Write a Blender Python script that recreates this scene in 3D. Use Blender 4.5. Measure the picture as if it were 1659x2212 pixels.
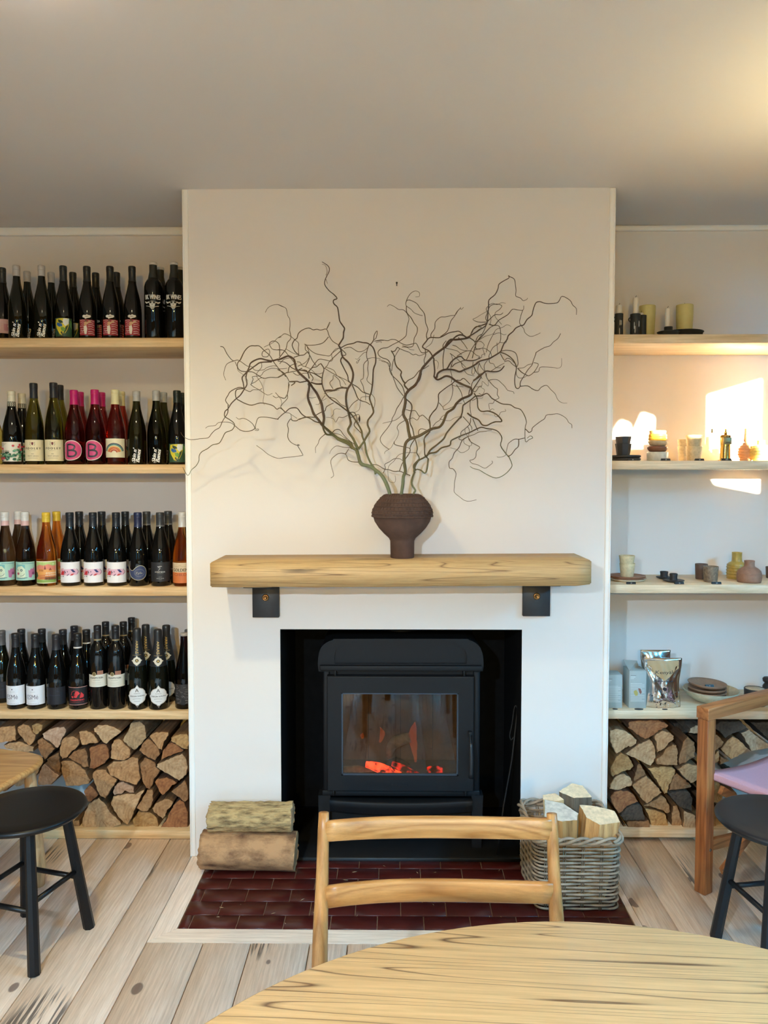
import bpy, bmesh, math, random
from mathutils import Vector, Matrix
from math import sin, cos, pi, radians
for o in list(bpy.data.objects): bpy.data.objects.remove(o)
SC = bpy.context.scene
COL = SC.collection
# ---------------------------------------------------------------- camera
W, H, FPX = 1659, 2212, 1661.0
EYE = Vector((0, 0, 1.53))
_y, _p = radians(0.62), radians(2.85)
CF = Vector((-sin(_y)*cos(_p), cos(_y)*cos(_p), -sin(_p)))
CR = Vector((cos(_y), sin(_y), 0)); CU = CR.cross(CF)
cd = bpy.data.cameras.new('camera'); cam = bpy.data.objects.new('camera', cd); COL.objects.link(cam)
cd.sensor_fit = 'HORIZONTAL'; cd.sensor_width = 36.0; cd.lens = FPX/W*36.0; cd.clip_start = 0.02
cam.matrix_world = Matrix(((CR.x, CU.x, -CF.x, EYE.x), (CR.y, CU.y, -CF.y, EYE.y), (CR.z, CU.z, -CF.z, EYE.z), (0, 0, 0, 1)))
SC.camera = cam
def P(px, py, Y):                      # point of the photograph on the vertical plane y = Y
    d = CF + CR*((px-W/2)/FPX) + CU*((H/2-py)/FPX)
    return EYE + d*(Y/d.y)
def PZ(px, py, z):                     # point of the photograph on the horizontal plane at height z
    d = CF + CR*((px-W/2)/FPX) + CU*((H/2-py)/FPX)
    return EYE + d*((z-EYE.z)/d.z)
# ---------------------------------------------------------------- world, sun, lamps, exposure
SKY = 86.0
wd = bpy.data.worlds.new('sky'); SC.world = wd; wd.use_nodes = True
_bg = wd.node_tree.nodes['Background']; _bg.inputs['Color'].default_value = (0.10, 0.54, 1.0, 1); _bg.inputs['Strength'].default_value = SKY
SC.cycles.sample_clamp_indirect = 80.0          # the sunlit patch must be able to glow on its surroundings
SC.view_settings.view_transform = 'Standard'; SC.view_settings.look = 'None'
SC.view_settings.exposure = 0.0; SC.view_settings.gamma = 1.0; SC.view_settings.use_curve_mapping = False
def add_light(name, kind, loc, energy, color, aim=None, **kw):
    l = bpy.data.lights.new(name, kind); l.energy = energy; l.color = color
    o = bpy.data.objects.new(name, l); COL.objects.link(o); o.location = loc
    if aim is not None: o.rotation_euler = (Vector(aim)).to_track_quat('-Z', 'Y').to_euler()
    for k, v in kw.items(): setattr(l, k, v)
    return o
SUN_DIR = Vector((-0.42, 1.0, -0.13))
add_light('low_sun', 'SUN', (6, -6, 4), 125.0, (1.0, 0.86, 0.58), SUN_DIR, angle=radians(0.6))
# the sky lights the room through the window openings: portals help the renderer find them
def portal(name, loc, aim, w, h):
    o = add_light(name, 'AREA', loc, 1.0, (1, 1, 1), aim, shape='RECTANGLE', size=w, size_y=h); o.data.cycles.is_portal = True; return o
portal('portal_rear_left', (-1.3, -2.66, 1.45), (0, 1, 0), 0.8, 1.3); portal('portal_rear_right', (1.3, -2.66, 1.45), (0, 1, 0), 0.8, 1.3)
portal('portal_side_front', (2.335, 1.68, 1.66), (-1, 0, 0), 0.7, 0.93); portal('portal_side_back', (2.335, 0.60, 1.70), (-1, 0, 0), 0.4, 1.0)
# ---------------------------------------------------------------- helpers: colours and materials
def lin(c):
    c = c/255.0
    return c/12.92 if c <= 0.04045 else ((c+0.055)/1.055)**2.4
def rgb(*c):
    if len(c) == 1 and isinstance(c[0], str): c = tuple(int(c[0][i:i+2], 16) for i in (0, 2, 4))
    elif len(c) == 1: c = c[0]
    return (lin(c[0]), lin(c[1]), lin(c[2]), 1.0)
MATS = {}
def new_mat(name):
    m = bpy.data.materials.new(name); m.use_nodes = True
    nt = m.node_tree; b = nt.nodes['Principled BSDF']
    return m, nt, b
def N(nt, t, **kw):
    n = nt.nodes.new(t)
    for k, v in kw.items():
        if k in n.inputs: n.inputs[k].default_value = v
        else: setattr(n, k, v)
    return n
def ramp(nt, stops):
    r = nt.nodes.new('ShaderNodeValToRGB'); e = r.color_ramp.elements
    while len(e) < len(stops): e.new(0.5)
    for i, (p, c) in enumerate(stops): e[i].position = p; e[i].color = c
    return r
def mapping(nt, scale, coord='Object', rot=(0, 0, 0)):
    tc = nt.nodes.new('ShaderNodeTexCoord'); mp = nt.nodes.new('ShaderNodeMapping')
    mp.inputs['Scale'].default_value = scale; mp.inputs['Rotation'].default_value = rot
    nt.links.new(tc.outputs[coord], mp.inputs['Vector'])
    return mp
def bump(nt, b, src, strength, dist=0.002):
    bp = N(nt, 'ShaderNodeBump'); bp.inputs['Strength'].default_value = strength; bp.inputs['Distance'].default_value = dist
    nt.links.new(src, bp.inputs['Height']); nt.links.new(bp.outputs['Normal'], b.inputs['Normal'])
def plain(key, col, rough=0.5, metal=0.0, spec=0.5, noise=0.0, nscale=40.0, bumpy=0.0, coat=0.0, emit=None, estr=0.0):
    if key in MATS: return MATS[key]
    m, nt, b = new_mat(key)
    b.inputs['Base Color'].default_value = rgb(col); b.inputs['Roughness'].default_value = rough
    b.inputs['Metallic'].default_value = metal; b.inputs['Specular IOR Level'].default_value = spec
    b.inputs['Coat Weight'].default_value = coat
    if noise or bumpy:
        mp = mapping(nt, (1, 1, 1)); nz = N(nt, 'ShaderNodeTexNoise', Scale=nscale, Detail=5.0, Roughness=0.6)
        nt.links.new(mp.outputs[0], nz.inputs['Vector'])
        if noise:
            c = rgb(col)
            lo = tuple(max(0, v*(1-noise)) for v in c[:3])+(1,); hi = tuple(min(1, v*(1+noise)) for v in c[:3])+(1,)
            r = ramp(nt, [(0.3, lo), (0.7, hi)]); nt.links.new(nz.outputs['Fac'], r.inputs[0]); nt.links.new(r.outputs[0], b.inputs['Base Color'])
        if bumpy: bump(nt, b, nz.outputs['Fac'], bumpy)
    if emit is not None:
        b.inputs['Emission Color'].default_value = rgb(emit); b.inputs['Emission Strength'].default_value = estr
    MATS[key] = m; return m
def glass(key, col, rough=0.02, ior=1.36):
    if key in MATS: return MATS[key]
    m, nt, b = new_mat(key)
    b.inputs['Base Color'].default_value = rgb(col); b.inputs['Roughness'].default_value = rough
    b.inputs['Transmission Weight'].default_value = 1.0; b.inputs['IOR'].default_value = ior
    MATS[key] = m; return m
def wood(key, light, dark, axis='X', rings=22.0, stretch=12.0, rough=0.45, line=0.25, knots=None, coat=0.0, vary=0.10, bumps=0.15, fine=1.0, streak=None, sharp=False):
    """sawn timber: long grain along AXIS of the object, growth-ring bands, fine pores, a little tone change from piece to piece"""
    if key in MATS: return MATS[key]
    m, nt, b = new_mat(key)
    s = [1.0, 1.0, 1.0]; s['XYZ'.index(axis)] = 1.0/stretch
    oi = N(nt, 'ShaderNodeObjectInfo'); ofs = N(nt, 'ShaderNodeVectorMath', operation='SCALE'); ofs.inputs[0].default_value = (7.3, 11.1, 5.7)
    nt.links.new(oi.outputs['Random'], ofs.inputs['Scale'])
    mp = mapping(nt, s); add = N(nt, 'ShaderNodeVectorMath', operation='ADD')
    nt.links.new(mp.outputs[0], add.inputs[0]); nt.links.new(ofs.outputs[0], add.inputs[1])
    n1 = N(nt, 'ShaderNodeTexNoise', Scale=rings*0.35, Detail=1.0 if sharp else 2.0, Distortion=0.05 if sharp else 0.4); nt.links.new(add.outputs[0], n1.inputs['Vector'])
    mul = N(nt, 'ShaderNodeMath', operation='MULTIPLY'); mul.inputs[1].default_value = 12.0 if sharp else 9.0; nt.links.new(n1.outputs['Fac'], mul.inputs[0])
    fr = N(nt, 'ShaderNodeMath', operation='PINGPONG'); fr.inputs[1].default_value = 0.5; nt.links.new(mul.outputs[0], fr.inputs[0])
    r1 = ramp(nt, [(0.0, rgb(dark)), (line, tuple(0.5*(a+c) for a, c in zip(rgb(light), rgb(dark)))), (0.5, rgb(light))]); nt.links.new(fr.outputs[0], r1.inputs[0])
    if sharp:
        e_ = r1.color_ramp.elements; e_[0].position = 0.0; e_[1].position = line; e_[1].color = tuple(0.75*a+0.25*c for a, c in zip(rgb(light), rgb(dark))); e_[2].position = line*2.2
    mp2 = mapping(nt, [90.0*fine if q == 1.0 else 90.0*fine/25.0 for q in s])
    n2 = N(nt, 'ShaderNodeTexNoise', Scale=1.6, Detail=6.0, Roughness=0.7); nt.links.new(mp2.outputs[0], n2.inputs['Vector'])
    r2 = ramp(nt, [(0.35, (0.80, 0.77, 0.72, 1)), (0.62, (1.06, 1.06, 1.06, 1))]); nt.links.new(n2.outputs['Fac'], r2.inputs[0])
    mx = N(nt, 'ShaderNodeMix', data_type='RGBA', blend_type='MULTIPLY'); mx.inputs[0].default_value = 1.0
    nt.links.new(r1.outputs[0], mx.inputs[6]); nt.links.new(r2.outputs[0], mx.inputs[7])
    out = mx.outputs[2]
    hs = N(nt, 'ShaderNodeHueSaturation'); mr = N(nt, 'ShaderNodeMapRange'); mr.inputs[3].default_value = 1.0-vary; mr.inputs[4].default_value = 1.0+vary
    nt.links.new(oi.outputs['Random'], mr.inputs[0]); nt.links.new(mr.outputs[0], hs.inputs['Value']); nt.links.new(out, hs.inputs['Color']); out = hs.outputs[0]
    if knots:
        kcol, kscale, ksize = knots
        mk = mapping(nt, [1.0 if q == 1.0 else 0.6 for q in s]); ad2 = N(nt, 'ShaderNodeVectorMath', operation='ADD')
        nt.links.new(mk.outputs[0], ad2.inputs[0]); nt.links.new(ofs.outputs[0], ad2.inputs[1])
        vo = N(nt, 'ShaderNodeTexVoronoi', Scale=kscale); nt.links.new(ad2.outputs[0], vo.inputs['Vector'])
        wn = N(nt, 'ShaderNodeMath', operation='GREATER_THAN'); wn.inputs[1].default_value = 0.45
        sp = N(nt, 'ShaderNodeSeparateColor'); nt.links.new(vo.outputs['Color'], sp.inputs[0]); nt.links.new(sp.outputs[0], wn.inputs[0])
        sz = N(nt, 'ShaderNodeMath', operation='MULTIPLY'); sz.inputs[1].default_value = ksize; nt.links.new(sp.outputs[1], sz.inputs[0])
        sb = N(nt, 'ShaderNodeMath', operation='SUBTRACT'); nt.links.new(sz.outputs[0], sb.inputs[0]); nt.links.new(vo.outputs['Distance'], sb.inputs[1])
        kk = N(nt, 'ShaderNodeMath', operation='MULTIPLY'); kk.inputs[1].default_value = 25.0; kk.use_clamp = True; nt.links.new(sb.outputs[0], kk.inputs[0])
        k2 = N(nt, 'ShaderNodeMath', operation='MULTIPLY'); nt.links.new(kk.outputs[0], k2.inputs[0]); nt.links.new(wn.outputs[0], k2.inputs[1])
        k3 = N(nt, 'ShaderNodeMath', operation='MULTIPLY'); k3.inputs[1].default_value = 0.75; nt.links.new(k2.outputs[0], k3.inputs[0])
        m2 = N(nt, 'ShaderNodeMix', data_type='RGBA'); m2.inputs[7].default_value = rgb(kcol)
        nt.links.new(k3.outputs[0], m2.inputs[0]); nt.links.new(out, m2.inputs[6]); out = m2.outputs[2]
    if streak:                         # worn remains of dark paint, broken into dashes along the grain
        ms = mapping(nt, [1.0 if q == 1.0 else 0.55 for q in s]); ad3 = N(nt, 'ShaderNodeVectorMath', operation='ADD')
        nt.links.new(ms.outputs[0], ad3.inputs[0]); nt.links.new(ofs.outputs[0], ad3.inputs[1])
        na = N(nt, 'ShaderNodeTexNoise', Scale=streak[1], Detail=1.0); nt.links.new(ad3.outputs[0], na.inputs['Vector'])
        nb = N(nt, 'ShaderNodeTexNoise', Scale=1.1, Detail=3.0); nt.links.new(mp2.outputs[0], nb.inputs['Vector'])
        ra = ramp(nt, [(streak[2], (0, 0, 0, 1)), (streak[2]+0.05, (1, 1, 1, 1))]); nt.links.new(na.outputs['Fac'], ra.inputs[0])
        rb = ramp(nt, [(0.50, (0, 0, 0, 1)), (0.56, (0.8, 0.8, 0.8, 1))]); nt.links.new(nb.outputs['Fac'], rb.inputs[0])
        mm = N(nt, 'ShaderNodeMath', operation='MULTIPLY'); nt.links.new(ra.outputs[0], mm.inputs[0]); nt.links.new(rb.outputs[0], mm.inputs[1])
        m3 = N(nt, 'ShaderNodeMix', data_type='RGBA'); m3.inputs[7].default_value = rgb(streak[0])
        nt.links.new(mm.outputs[0], m3.inputs[0]); nt.links.new(out, m3.inputs[6]); out = m3.outputs[2]
    nt.links.new(out, b.inputs['Base Color'])
    b.inputs['Roughness'].default_value = rough; b.inputs['Coat Weight'].default_value = coat; b.inputs['Coat Roughness'].default_value = 0.25
    if bumps: bump(nt, b, n2.outputs['Fac'], bumps, 0.001)
    MATS[key] = m; return m
# ---------------------------------------------------------------- helpers: mesh building
class MB:
    def __init__(s): s.v = []; s.f = []; s.m = []; s.sm = []
    def add(s, verts, faces, mi=0, smooth=False):
        n = len(s.v); s.v += [tuple(v) for v in verts]
        for f in faces: s.f.append([n+i for i in f]); s.m.append(mi); s.sm.append(smooth)
    def box(s, x0, x1, y0, y1, z0, z1, mi=0):
        s.add([(x0,y0,z0),(x1,y0,z0),(x1,y1,z0),(x0,y1,z0),(x0,y0,z1),(x1,y0,z1),(x1,y1,z1),(x0,y1,z1)],
              [(0,3,2,1),(4,5,6,7),(0,1,5,4),(1,2,6,5),(2,3,7,6),(3,0,4,7)], mi)
    def rbox(s, x0, x1, y0, y1, z0, z1, r=0.003, seg=2, mi=0, mat=None):
        bm = bmesh.new(); bmesh.ops.create_cube(bm, size=1.0)
        for v in bm.verts: v.co = Vector(((x0+x1)/2+v.co.x*(x1-x0), (y0+y1)/2+v.co.y*(y1-y0), (z0+z1)/2+v.co.z*(z1-z0)))
        bmesh.ops.bevel(bm, geom=list(bm.edges), offset=r, segments=seg, affect='EDGES', profile=0.5)
        s.frombm(bm, mi, True, mat)
    def frombm(s, bm, mi=0, smooth=False, mat=None):
        bm.verts.index_update()
        vs = [mat @ v.co if mat else v.co for v in bm.verts]
        s.add(vs, [[v.index for v in f.verts] for f in bm.faces], mi, smooth); bm.free()
    def lathe(s, prof, n=24, c=(0,0,0), mi=0, smooth=True, caps=True, phase=0.0, sx=1.0):
        k = len(prof); vs = []
        for r, z in prof:
            for i in range(n):
                a = 2*pi*i/n+phase; vs.append((c[0]+r*cos(a)*sx, c[1]+r*sin(a), c[2]+z))
        fs = []
        for j in range(k-1):
            for i in range(n): fs.append((j*n+i, j*n+(i+1) % n, (j+1)*n+(i+1) % n, (j+1)*n+i))
        if caps:
            if prof[0][0] > 1e-6: fs.append(tuple(range(n-1, -1, -1)))
            if prof[-1][0] > 1e-6: fs.append(tuple((k-1)*n+i for i in range(n)))
        s.add(vs, fs, mi, smooth)
    def tube(s, pts, radii, n=6, mi=0, smooth=True, closed=False):
        pts = [Vector(p) for p in pts]; k = len(pts)
        if not hasattr(radii, '__len__'): radii = [radii]*k
        t0 = (pts[1]-pts[0]).normalized(); up = Vector((0, 0, 1)) if abs(t0.z) < 0.9 else Vector((1, 0, 0))
        nrm = (up - t0*up.dot(t0)).normalized(); vs = []
        for i in range(k):
            a = pts[i-1] if i or closed else pts[i]; bb = pts[(i+1) % k] if i < k-1 or closed else pts[i]
            t = (bb-a); t = t.normalized() if t.length > 1e-9 else t0
            nrm = nrm - t*nrm.dot(t)
            nrm = nrm.normalized() if nrm.length > 1e-6 else t.orthogonal().normalized()
            bn = t.cross(nrm)
            for q in range(n):
                an = 2*pi*q/n; vs.append(pts[i]+(nrm*cos(an)+bn*sin(an))*radii[i])
        fs = []
        for i in range(k-1 if not closed else k):
            j = (i+1) % k
            for q in range(n): fs.append((i*n+q, i*n+(q+1) % n, j*n+(q+1) % n, j*n+q))
        if not closed: fs += [tuple(range(n-1, -1, -1)), tuple((k-1)*n+q for q in range(n))]
        s.add(vs, fs, mi, smooth)
    def mesh(s, name, mats):
        me = bpy.data.meshes.new(name); me.from_pydata(s.v, [], s.f)
        for m in (mats if isinstance(mats, (list, tuple)) else [mats]): me.materials.append(m)
        me.polygons.foreach_set('material_index', s.m); me.polygons.foreach_set('use_smooth', s.sm)
        me.update(); return me
    def obj(s, name, mats, parent=None, loc=None, rot=None):
        return link(name, s.mesh(name, mats), parent, loc, rot)
def link(name, me, parent=None, loc=None, rot=None):
    o = bpy.data.objects.new(name, me); COL.objects.link(o)
    if parent: o.parent = parent
    if loc is not None: o.location = loc
    if rot is not None: o.rotation_euler = rot
    return o
def center(mb, c):                     # move the mesh data so that the object's origin sits at C
    mb.v = [(v[0]-c[0], v[1]-c[1], v[2]-c[2]) for v in mb.v]; return mb
def tag(o, label, cat, group=None, kind=None):
    o['label'] = label; o['category'] = cat
    if group: o['group'] = group
    if kind: o['kind'] = kind
    return o
def empty(name, loc, rz=0.0):
    o = bpy.data.objects.new(name, None); COL.objects.link(o); o.location = loc; o.rotation_euler = (0, 0, rz); o.empty_display_size = 0.05; return o
KIDS = {}
def copy_tree(o, parent=None):
    c = o.copy(); COL.objects.link(c)
    if parent: c.parent = parent
    for ch in [x for x in o.children]: copy_tree(ch, c)
    return c
def struct(o): o['kind'] = 'structure'; return o
def smoothline(pts, k=3):
    """Catmull-Rom through the points"""
    p = [Vector(q) for q in pts]
    if len(p) < 3: return p
    out = []
    for i in range(len(p)-1):
        a = p[i-1] if i else p[0]*2-p[1]; b, c = p[i], p[i+1]; d = p[i+2] if i+2 < len(p) else p[-1]*2-p[-2]
        for j in range(k):
            t = j/k
            out.append(0.5*((2*b)+(c-a)*t+(2*a-5*b+4*c-d)*t*t+(3*b-a-3*c+d)*t**3))
    out.append(p[-1]); return out
# ---------------------------------------------------------------- helpers: flat print (letters and drawings on labels)
def ink(c): return plain('ink_'+c, c, rough=0.55)
_TXT = {}
def text_tris(body):
    if body not in _TXT:
        cu = bpy.data.curves.new('lettering', 'FONT'); cu.body = body; cu.size = 1.0; cu.resolution_u = 2; cu.align_x = 'LEFT'; cu.fill_mode = 'FRONT'
        o = bpy.data.objects.new('lettering', cu); me = bpy.data.meshes.new_from_object(o)
        _TXT[body] = ([(v.co.x, v.co.y) for v in me.vertices], [list(p.vertices) for p in me.polygons])
        bpy.data.meshes.remove(me); bpy.data.objects.remove(o); bpy.data.curves.remove(cu)
    return _TXT[body]
class Art:
    """a drawing in millimetres; every call lies on a thin layer of its own above the last"""
    def __init__(s): s.it = []; s.layer = 0
    def poly(s, pts, c): s.it.append(([tuple(p) for p in pts], [list(range(len(pts)))], c, s.layer)); s.layer += 1; return s
    def rect(s, x0, x1, y0, y1, c): return s.poly([(x0,y0),(x1,y0),(x1,y1),(x0,y1)], c)
    def disc(s, x, y, r, c, ry=None, n=20): return s.poly([(x+r*cos(2*pi*i/n), y+(ry or r)*sin(2*pi*i/n)) for i in range(n)], c)
    def stroke(s, pts, w, c, closed=False, k=0):
        p = [Vector(q).to_2d() if len(q) == 3 else Vector(q) for q in pts]
        if k: p = [v.to_2d() for v in smoothline([(q.x, q.y, 0) for q in p], k)]
        n = len(p); vs = []
        for i in range(n):
            a = p[i-1] if (i or closed) else p[i]; b = p[(i+1) % n] if (i < n-1 or closed) else p[i]
            d = b-a; d = d.normalized() if d.length > 1e-9 else Vector((1, 0)); q = Vector((-d.y, d.x))*w/2
            vs += [tuple(p[i]+q), tuple(p[i]-q)]
        fs = [[2*i, 2*i+1, 2*((i+1) % n)+1, 2*((i+1) % n)] for i in range(n if closed else n-1)]
        s.it.append((vs, fs, c, s.layer)); s.layer += 1; return s
    def text(s, body, x, y, h, c, rot=0.0, width=None, shear=0.0, bold=0.0, arc=None):
        vs, fs = text_tris(body)
        if not vs: return s
        x0, x1 = min(v[0] for v in vs), max(v[0] for v in vs); y0, y1 = min(v[1] for v in vs), max(v[1] for v in vs)
        sy = h/(y1-y0); sx = width/(x1-x0) if width else sy
        for dx in ([0.0] if not bold else [-bold/2, bold/2]):
            out = []
            for v in vs:
                a, b = (v[0]-(x0+x1)/2)*sx+dx, (v[1]-(y0+y1)/2)*sy
                a += shear*b
                out.append((x+a*cos(rot)-b*sin(rot), y+a*sin(rot)+b*cos(rot)))
            s.it.append((out, fs, c, s.layer))
        s.layer += 1; return s
    def build(s, name, parent, R=None, z0=0.0, face=0.0, step=7.0, lift=0.0005, dl=0.00012, cone=None, xf=None):
        """wrap round a cylinder of radius R (metres) whose front looks along -y, or lie on the plane y = FACE; cone = function v -> radius"""
        mats = []; mb = MB()
        for vs, fs, c, ly in s.it:
            if c not in mats: mats.append(c)
            bm = bmesh.new(); bv = [bm.verts.new((v[0], 0.0, v[1])) for v in vs]
            for f in fs:
                try: bm.faces.new([bv[i] for i in f])
                except ValueError: pass
            bmesh.ops.triangulate(bm, faces=[f for f in bm.faces if len(f.verts) > 4])
            if R:
                xs = [v[0] for v in vs]; t = math.floor(min(xs)/step)*step
                while t < max(xs):
                    bmesh.ops.bisect_plane(bm, geom=bm.verts[:]+bm.edges[:]+bm.faces[:], plane_co=(t, 0, 0), plane_no=(1, 0, 0)); t += step
            if xf:
                for ax in (0, 2):
                    xs = [v.co[ax] for v in bm.verts]; t = math.floor(min(xs)/4.0)*4.0; no = (1, 0, 0) if ax == 0 else (0, 0, 1)
                    while t < max(xs):
                        bmesh.ops.bisect_plane(bm, geom=bm.verts[:]+bm.edges[:]+bm.faces[:], plane_co=(t, 0, t), plane_no=no); t += 4.0
            for v in bm.verts:
                u, w = v.co.x*0.001, v.co.z*0.001
                if xf: v.co = xf(u, w, lift+ly*dl)
                elif R:
                    rr = (cone(z0+w) if cone else R)+lift+ly*dl; a = u/R
                    v.co = Vector((rr*sin(a), -rr*cos(a), z0+w))
                else: v.co = Vector((u, face-lift-ly*dl, z0+w))
            bmesh.ops.recalc_face_normals(bm, faces=bm.faces)
            mb.frombm(bm, mats.index(c))
        return mb.obj(name, [ink(c) for c in mats], parent)
# ================================================================ the room
M_WALL = plain('wall_paint', (224, 215, 207), rough=0.7, spec=0.25, nscale=9.0, bumpy=0.05)
M_CEIL = plain('ceiling_paint', (217, 207, 198), rough=0.8, spec=0.2)
M_TRIM = plain('trim_paint', (240, 234, 226), rough=0.42, spec=0.4)
M_TAUPE = plain('wall_taupe', (104, 92, 80), rough=0.8, spec=0.2)
M_PLANK = wood('limed_pine', (254, 232, 214), (247, 221, 200), 'Y', rings=26, stretch=16, rough=0.5, line=0.15, knots=((104, 78, 74), 13.0, 0.26), vary=0.03, streak=((62, 56, 58), 3.2, 0.63))
M_DARK = plain('dark_gap', (40, 33, 28), rough=0.9)
M_SOOT = plain('soot_black', (8, 8, 9), rough=0.85, spec=0.15, noise=0.5, nscale=30, bumpy=0.3)
YB, YC, YS = 3.46, 3.00, 3.14          # alcove back wall, chimney breast front, shelf front
XL, XR, YR, ZC = -2.40, 2.30, -2.60, 2.62
CX0, CX1 = -0.805, 0.849               # chimney breast sides
FX0, FX1, FZ = -0.442, 0.510, 0.918    # fireplace opening
def sbox(name, m, *boxes):
    mb = MB()
    for b in boxes: mb.box(*b)
    return struct(mb.obj(name, m))
sbox('wall_back', M_WALL, (XL-.1, XR+.1, YB, YB+.1, 0, ZC+.1))
sbox('ceiling', M_CEIL, (XL-.1, XR+.1, YR-.1, YB+.1, ZC, ZC+.1))
sbox('wall_left', M_TAUPE, (XL-.1, XL, YR, YB, 0, ZC))
ch = sbox('wall_chimney', M_WALL, (CX0, FX0, YC, YB, 0, ZC), (FX1, CX1, YC, YB, 0, ZC), (FX0, FX1, YC, YB, FZ, ZC))
e = 0.004
lining = MB()
lining.box(FX0, FX0+e, YC+.002, YB-.02, 0.014, FZ); lining.box(FX1-e, FX1, YC+.002, YB-.02, 0.014, FZ)
lining.box(FX0+e, FX1-e, YC+.002, YB-.02, FZ-e, FZ); lining.box(FX0, FX1, YB-.02, YB-.002, -0.02, FZ)
struct(lining.obj('wall_fireplace', M_SOOT))
# rear wall with two windows, side wall with two windows: daylight and the low sun come in here
def wall_y(name, y0, y1, xs, zs, holes):
    b = []; cur = xs[0]
    for hx0, hx1, hz0, hz1 in sorted(holes):
        b += [(cur, hx0, y0, y1, zs[0], zs[1]), (hx0, hx1, y0, y1, zs[0], hz0), (hx0, hx1, y0, y1, hz1, zs[1])]; cur = hx1
    b.append((cur, xs[1], y0, y1, zs[0], zs[1])); return sbox(name, M_TAUPE, *b)
wall_y('wall_rear', YR-.1, YR, (XL-.1, XR+.1), (0, ZC), [(-1.7, -0.9, 0.8, 2.1), (0.9, 1.7, 0.8, 2.1)])
W3 = (1.24, 1.89, 1.15, 2.165); W4 = (0.18, 0.752, 1.15, 2.20)
b = []; cur = YR
for y0, y1, z0, z1 in (W4, W3):
    b += [(XR, XR+.04, cur, y0, 0, ZC), (XR, XR+.04, y0, y1, 0, z0), (XR, XR+.04, y0, y1, z1, ZC)]; cur = y1
b.append((XR, XR+.04, cur, YB, 0, ZC))
sbox('wall_right', M_TAUPE, *b)
for n, (x0, x1, z0, z1) in enumerate(((-1.7, -0.9, 0.8, 2.1), (0.9, 1.7, 0.8, 2.1))):
    fr = MB(); t = 0.045; yy0, yy1 = YR-.08, YR-.03
    fr.box(x0, x1, yy0, yy1, z0, z0+t); fr.box(x0, x1, yy0, yy1, z1-t, z1); fr.box(x0, x0+t, yy0, yy1, z0+t, z1-t); fr.box(x1-t, x1, yy0, yy1, z0+t, z1-t)
    fr.box((x0+x1)/2-.02, (x0+x1)/2+.02, yy0, yy1, z0+t, z1-t)
    struct(fr.obj('window_%d' % (n+1), M_TRIM))
sbox('wall_blocker_rear', plain('blocker_brick', (62, 54, 48), rough=0.9, noise=0.2, nscale=3.0), (-12, 5.5, -9.4, -9.0, -0.1, 3.2))   # unseen houses added to block sun and low sky at the rear windows
sbox('ground', plain('street_paving', (58, 56, 54), rough=0.9), (-14, 14, -12, YR-.12, -0.12, -0.07))
sbox('wall_blocker_side', MATS['blocker_brick'], (3.25, 3.6, 0.1, 8.0, -0.1, 2.35))          # unseen wall added to shut off the side sky, all but the sun's gap
sbox('wall_blocker_arch', MATS['blocker_brick'], (2.9, 3.68, -3.2, -3.0, -0.1, 3.05), (3.68, 4.46, -3.2, -3.0, 2.95, 3.05), (4.46, 10, -3.2, -3.0, -0.1, 3.05))   # unseen wall added to cut the low sky, its opening shaped for the sun
# unseen sloping sheet added outside to shape the low sun in the side windows
rp = [(-.4, 0), (2.9, 0), (2.9, 1.40), (1.05, 1.80), (0.80, 2.0), (0.48, 2.042), (-.4, 2.15)]; nb = MB()
nb.add([(2.42, y, z) for y, z in rp]+[(2.46, y, z) for y, z in rp], [tuple(range(7)), tuple(range(13, 6, -1))]+[(i, i+7, (i+1) % 7+7, (i+1) % 7) for i in range(7)])
struct(nb.obj('sun_blocker', plain('blocker_slate', (58, 55, 52), rough=0.9)))
def to_window(px, py):                  # where the sunbeam that lights this pixel of the back wall crosses the side wall
    q = P(px, py, YB); k = (XR-.01-q.x)/SUN_DIR.x
    return Vector((XR-.01, q.y+SUN_DIR.y*k, q.z+SUN_DIR.z*k))
low = [to_window(*p) for p in ((1316, 952), (1326, 938), (1343, 911), (1360, 917), (1368, 940), (1376, 925), (1390, 894), (1412, 902))]
vb = MB(); vs = []  # unseen jagged cloth added to shape the sun patches on the back wall
low.append(low[-1]+Vector((0, .04, .02)))
n = len(low)
for q in low: vs += [(q.x-.006, q.y, q.z), (q.x-.002, q.y, q.z), (q.x-.006, q.y, 2.26), (q.x-.002, q.y, 2.26)]
fs = []
for i in range(n-1):
    a, c = 4*i, 4*i+4; fs += [(a, c, c+2, a+2), (a+1, a+3, c+3, c+1), (a, a+1, c+1, c), (a+2, c+2, c+3, a+3)]
fs += [(0, 2, 3, 1), (4*n-4, 4*n-3, 4*n-1, 4*n-2)]
vb.add(vs, fs)
tag(vb.obj('window_valance', plain('gobo_linen', (170, 150, 125), rough=0.9)), 'linen valance with jagged lower edge added unseen to shape the sun patches', 'valance')
# trims: strip under the ceiling in the alcoves, beads on the chimney corners
def trim(n, *bx):
    mb = MB()
    for q in bx: mb.rbox(*q, r=0.003, seg=1)
    return struct(mb.obj('trim_%d' % n, M_TRIM))
zt = P(200, 510, YB).z
trim(1, (XL, CX0-.001, YB-.018, YB+.002, zt, ZC-.001)); trim(2, (CX1+.001, XR, YB-.018, YB+.002, zt+.012, ZC-.001))
for n, (xa, s_) in enumerate(((CX0, 1), (CX1, -1))):
    mb = MB(); mb.rbox(min(xa, xa+s_*.020), max(xa, xa+s_*.020), YC-.005, YC+.01, 0.0, ZC-.001, r=0.0045, seg=3)
    mb.rbox(min(xa-s_*.003, xa+s_*.006), max(xa-s_*.003, xa+s_*.006), YC-.007, YC+.012, 0.0, ZC-.001, r=0.004, seg=2)
    struct(mb.obj('trim_%d' % (n+3), M_TRIM))
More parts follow.
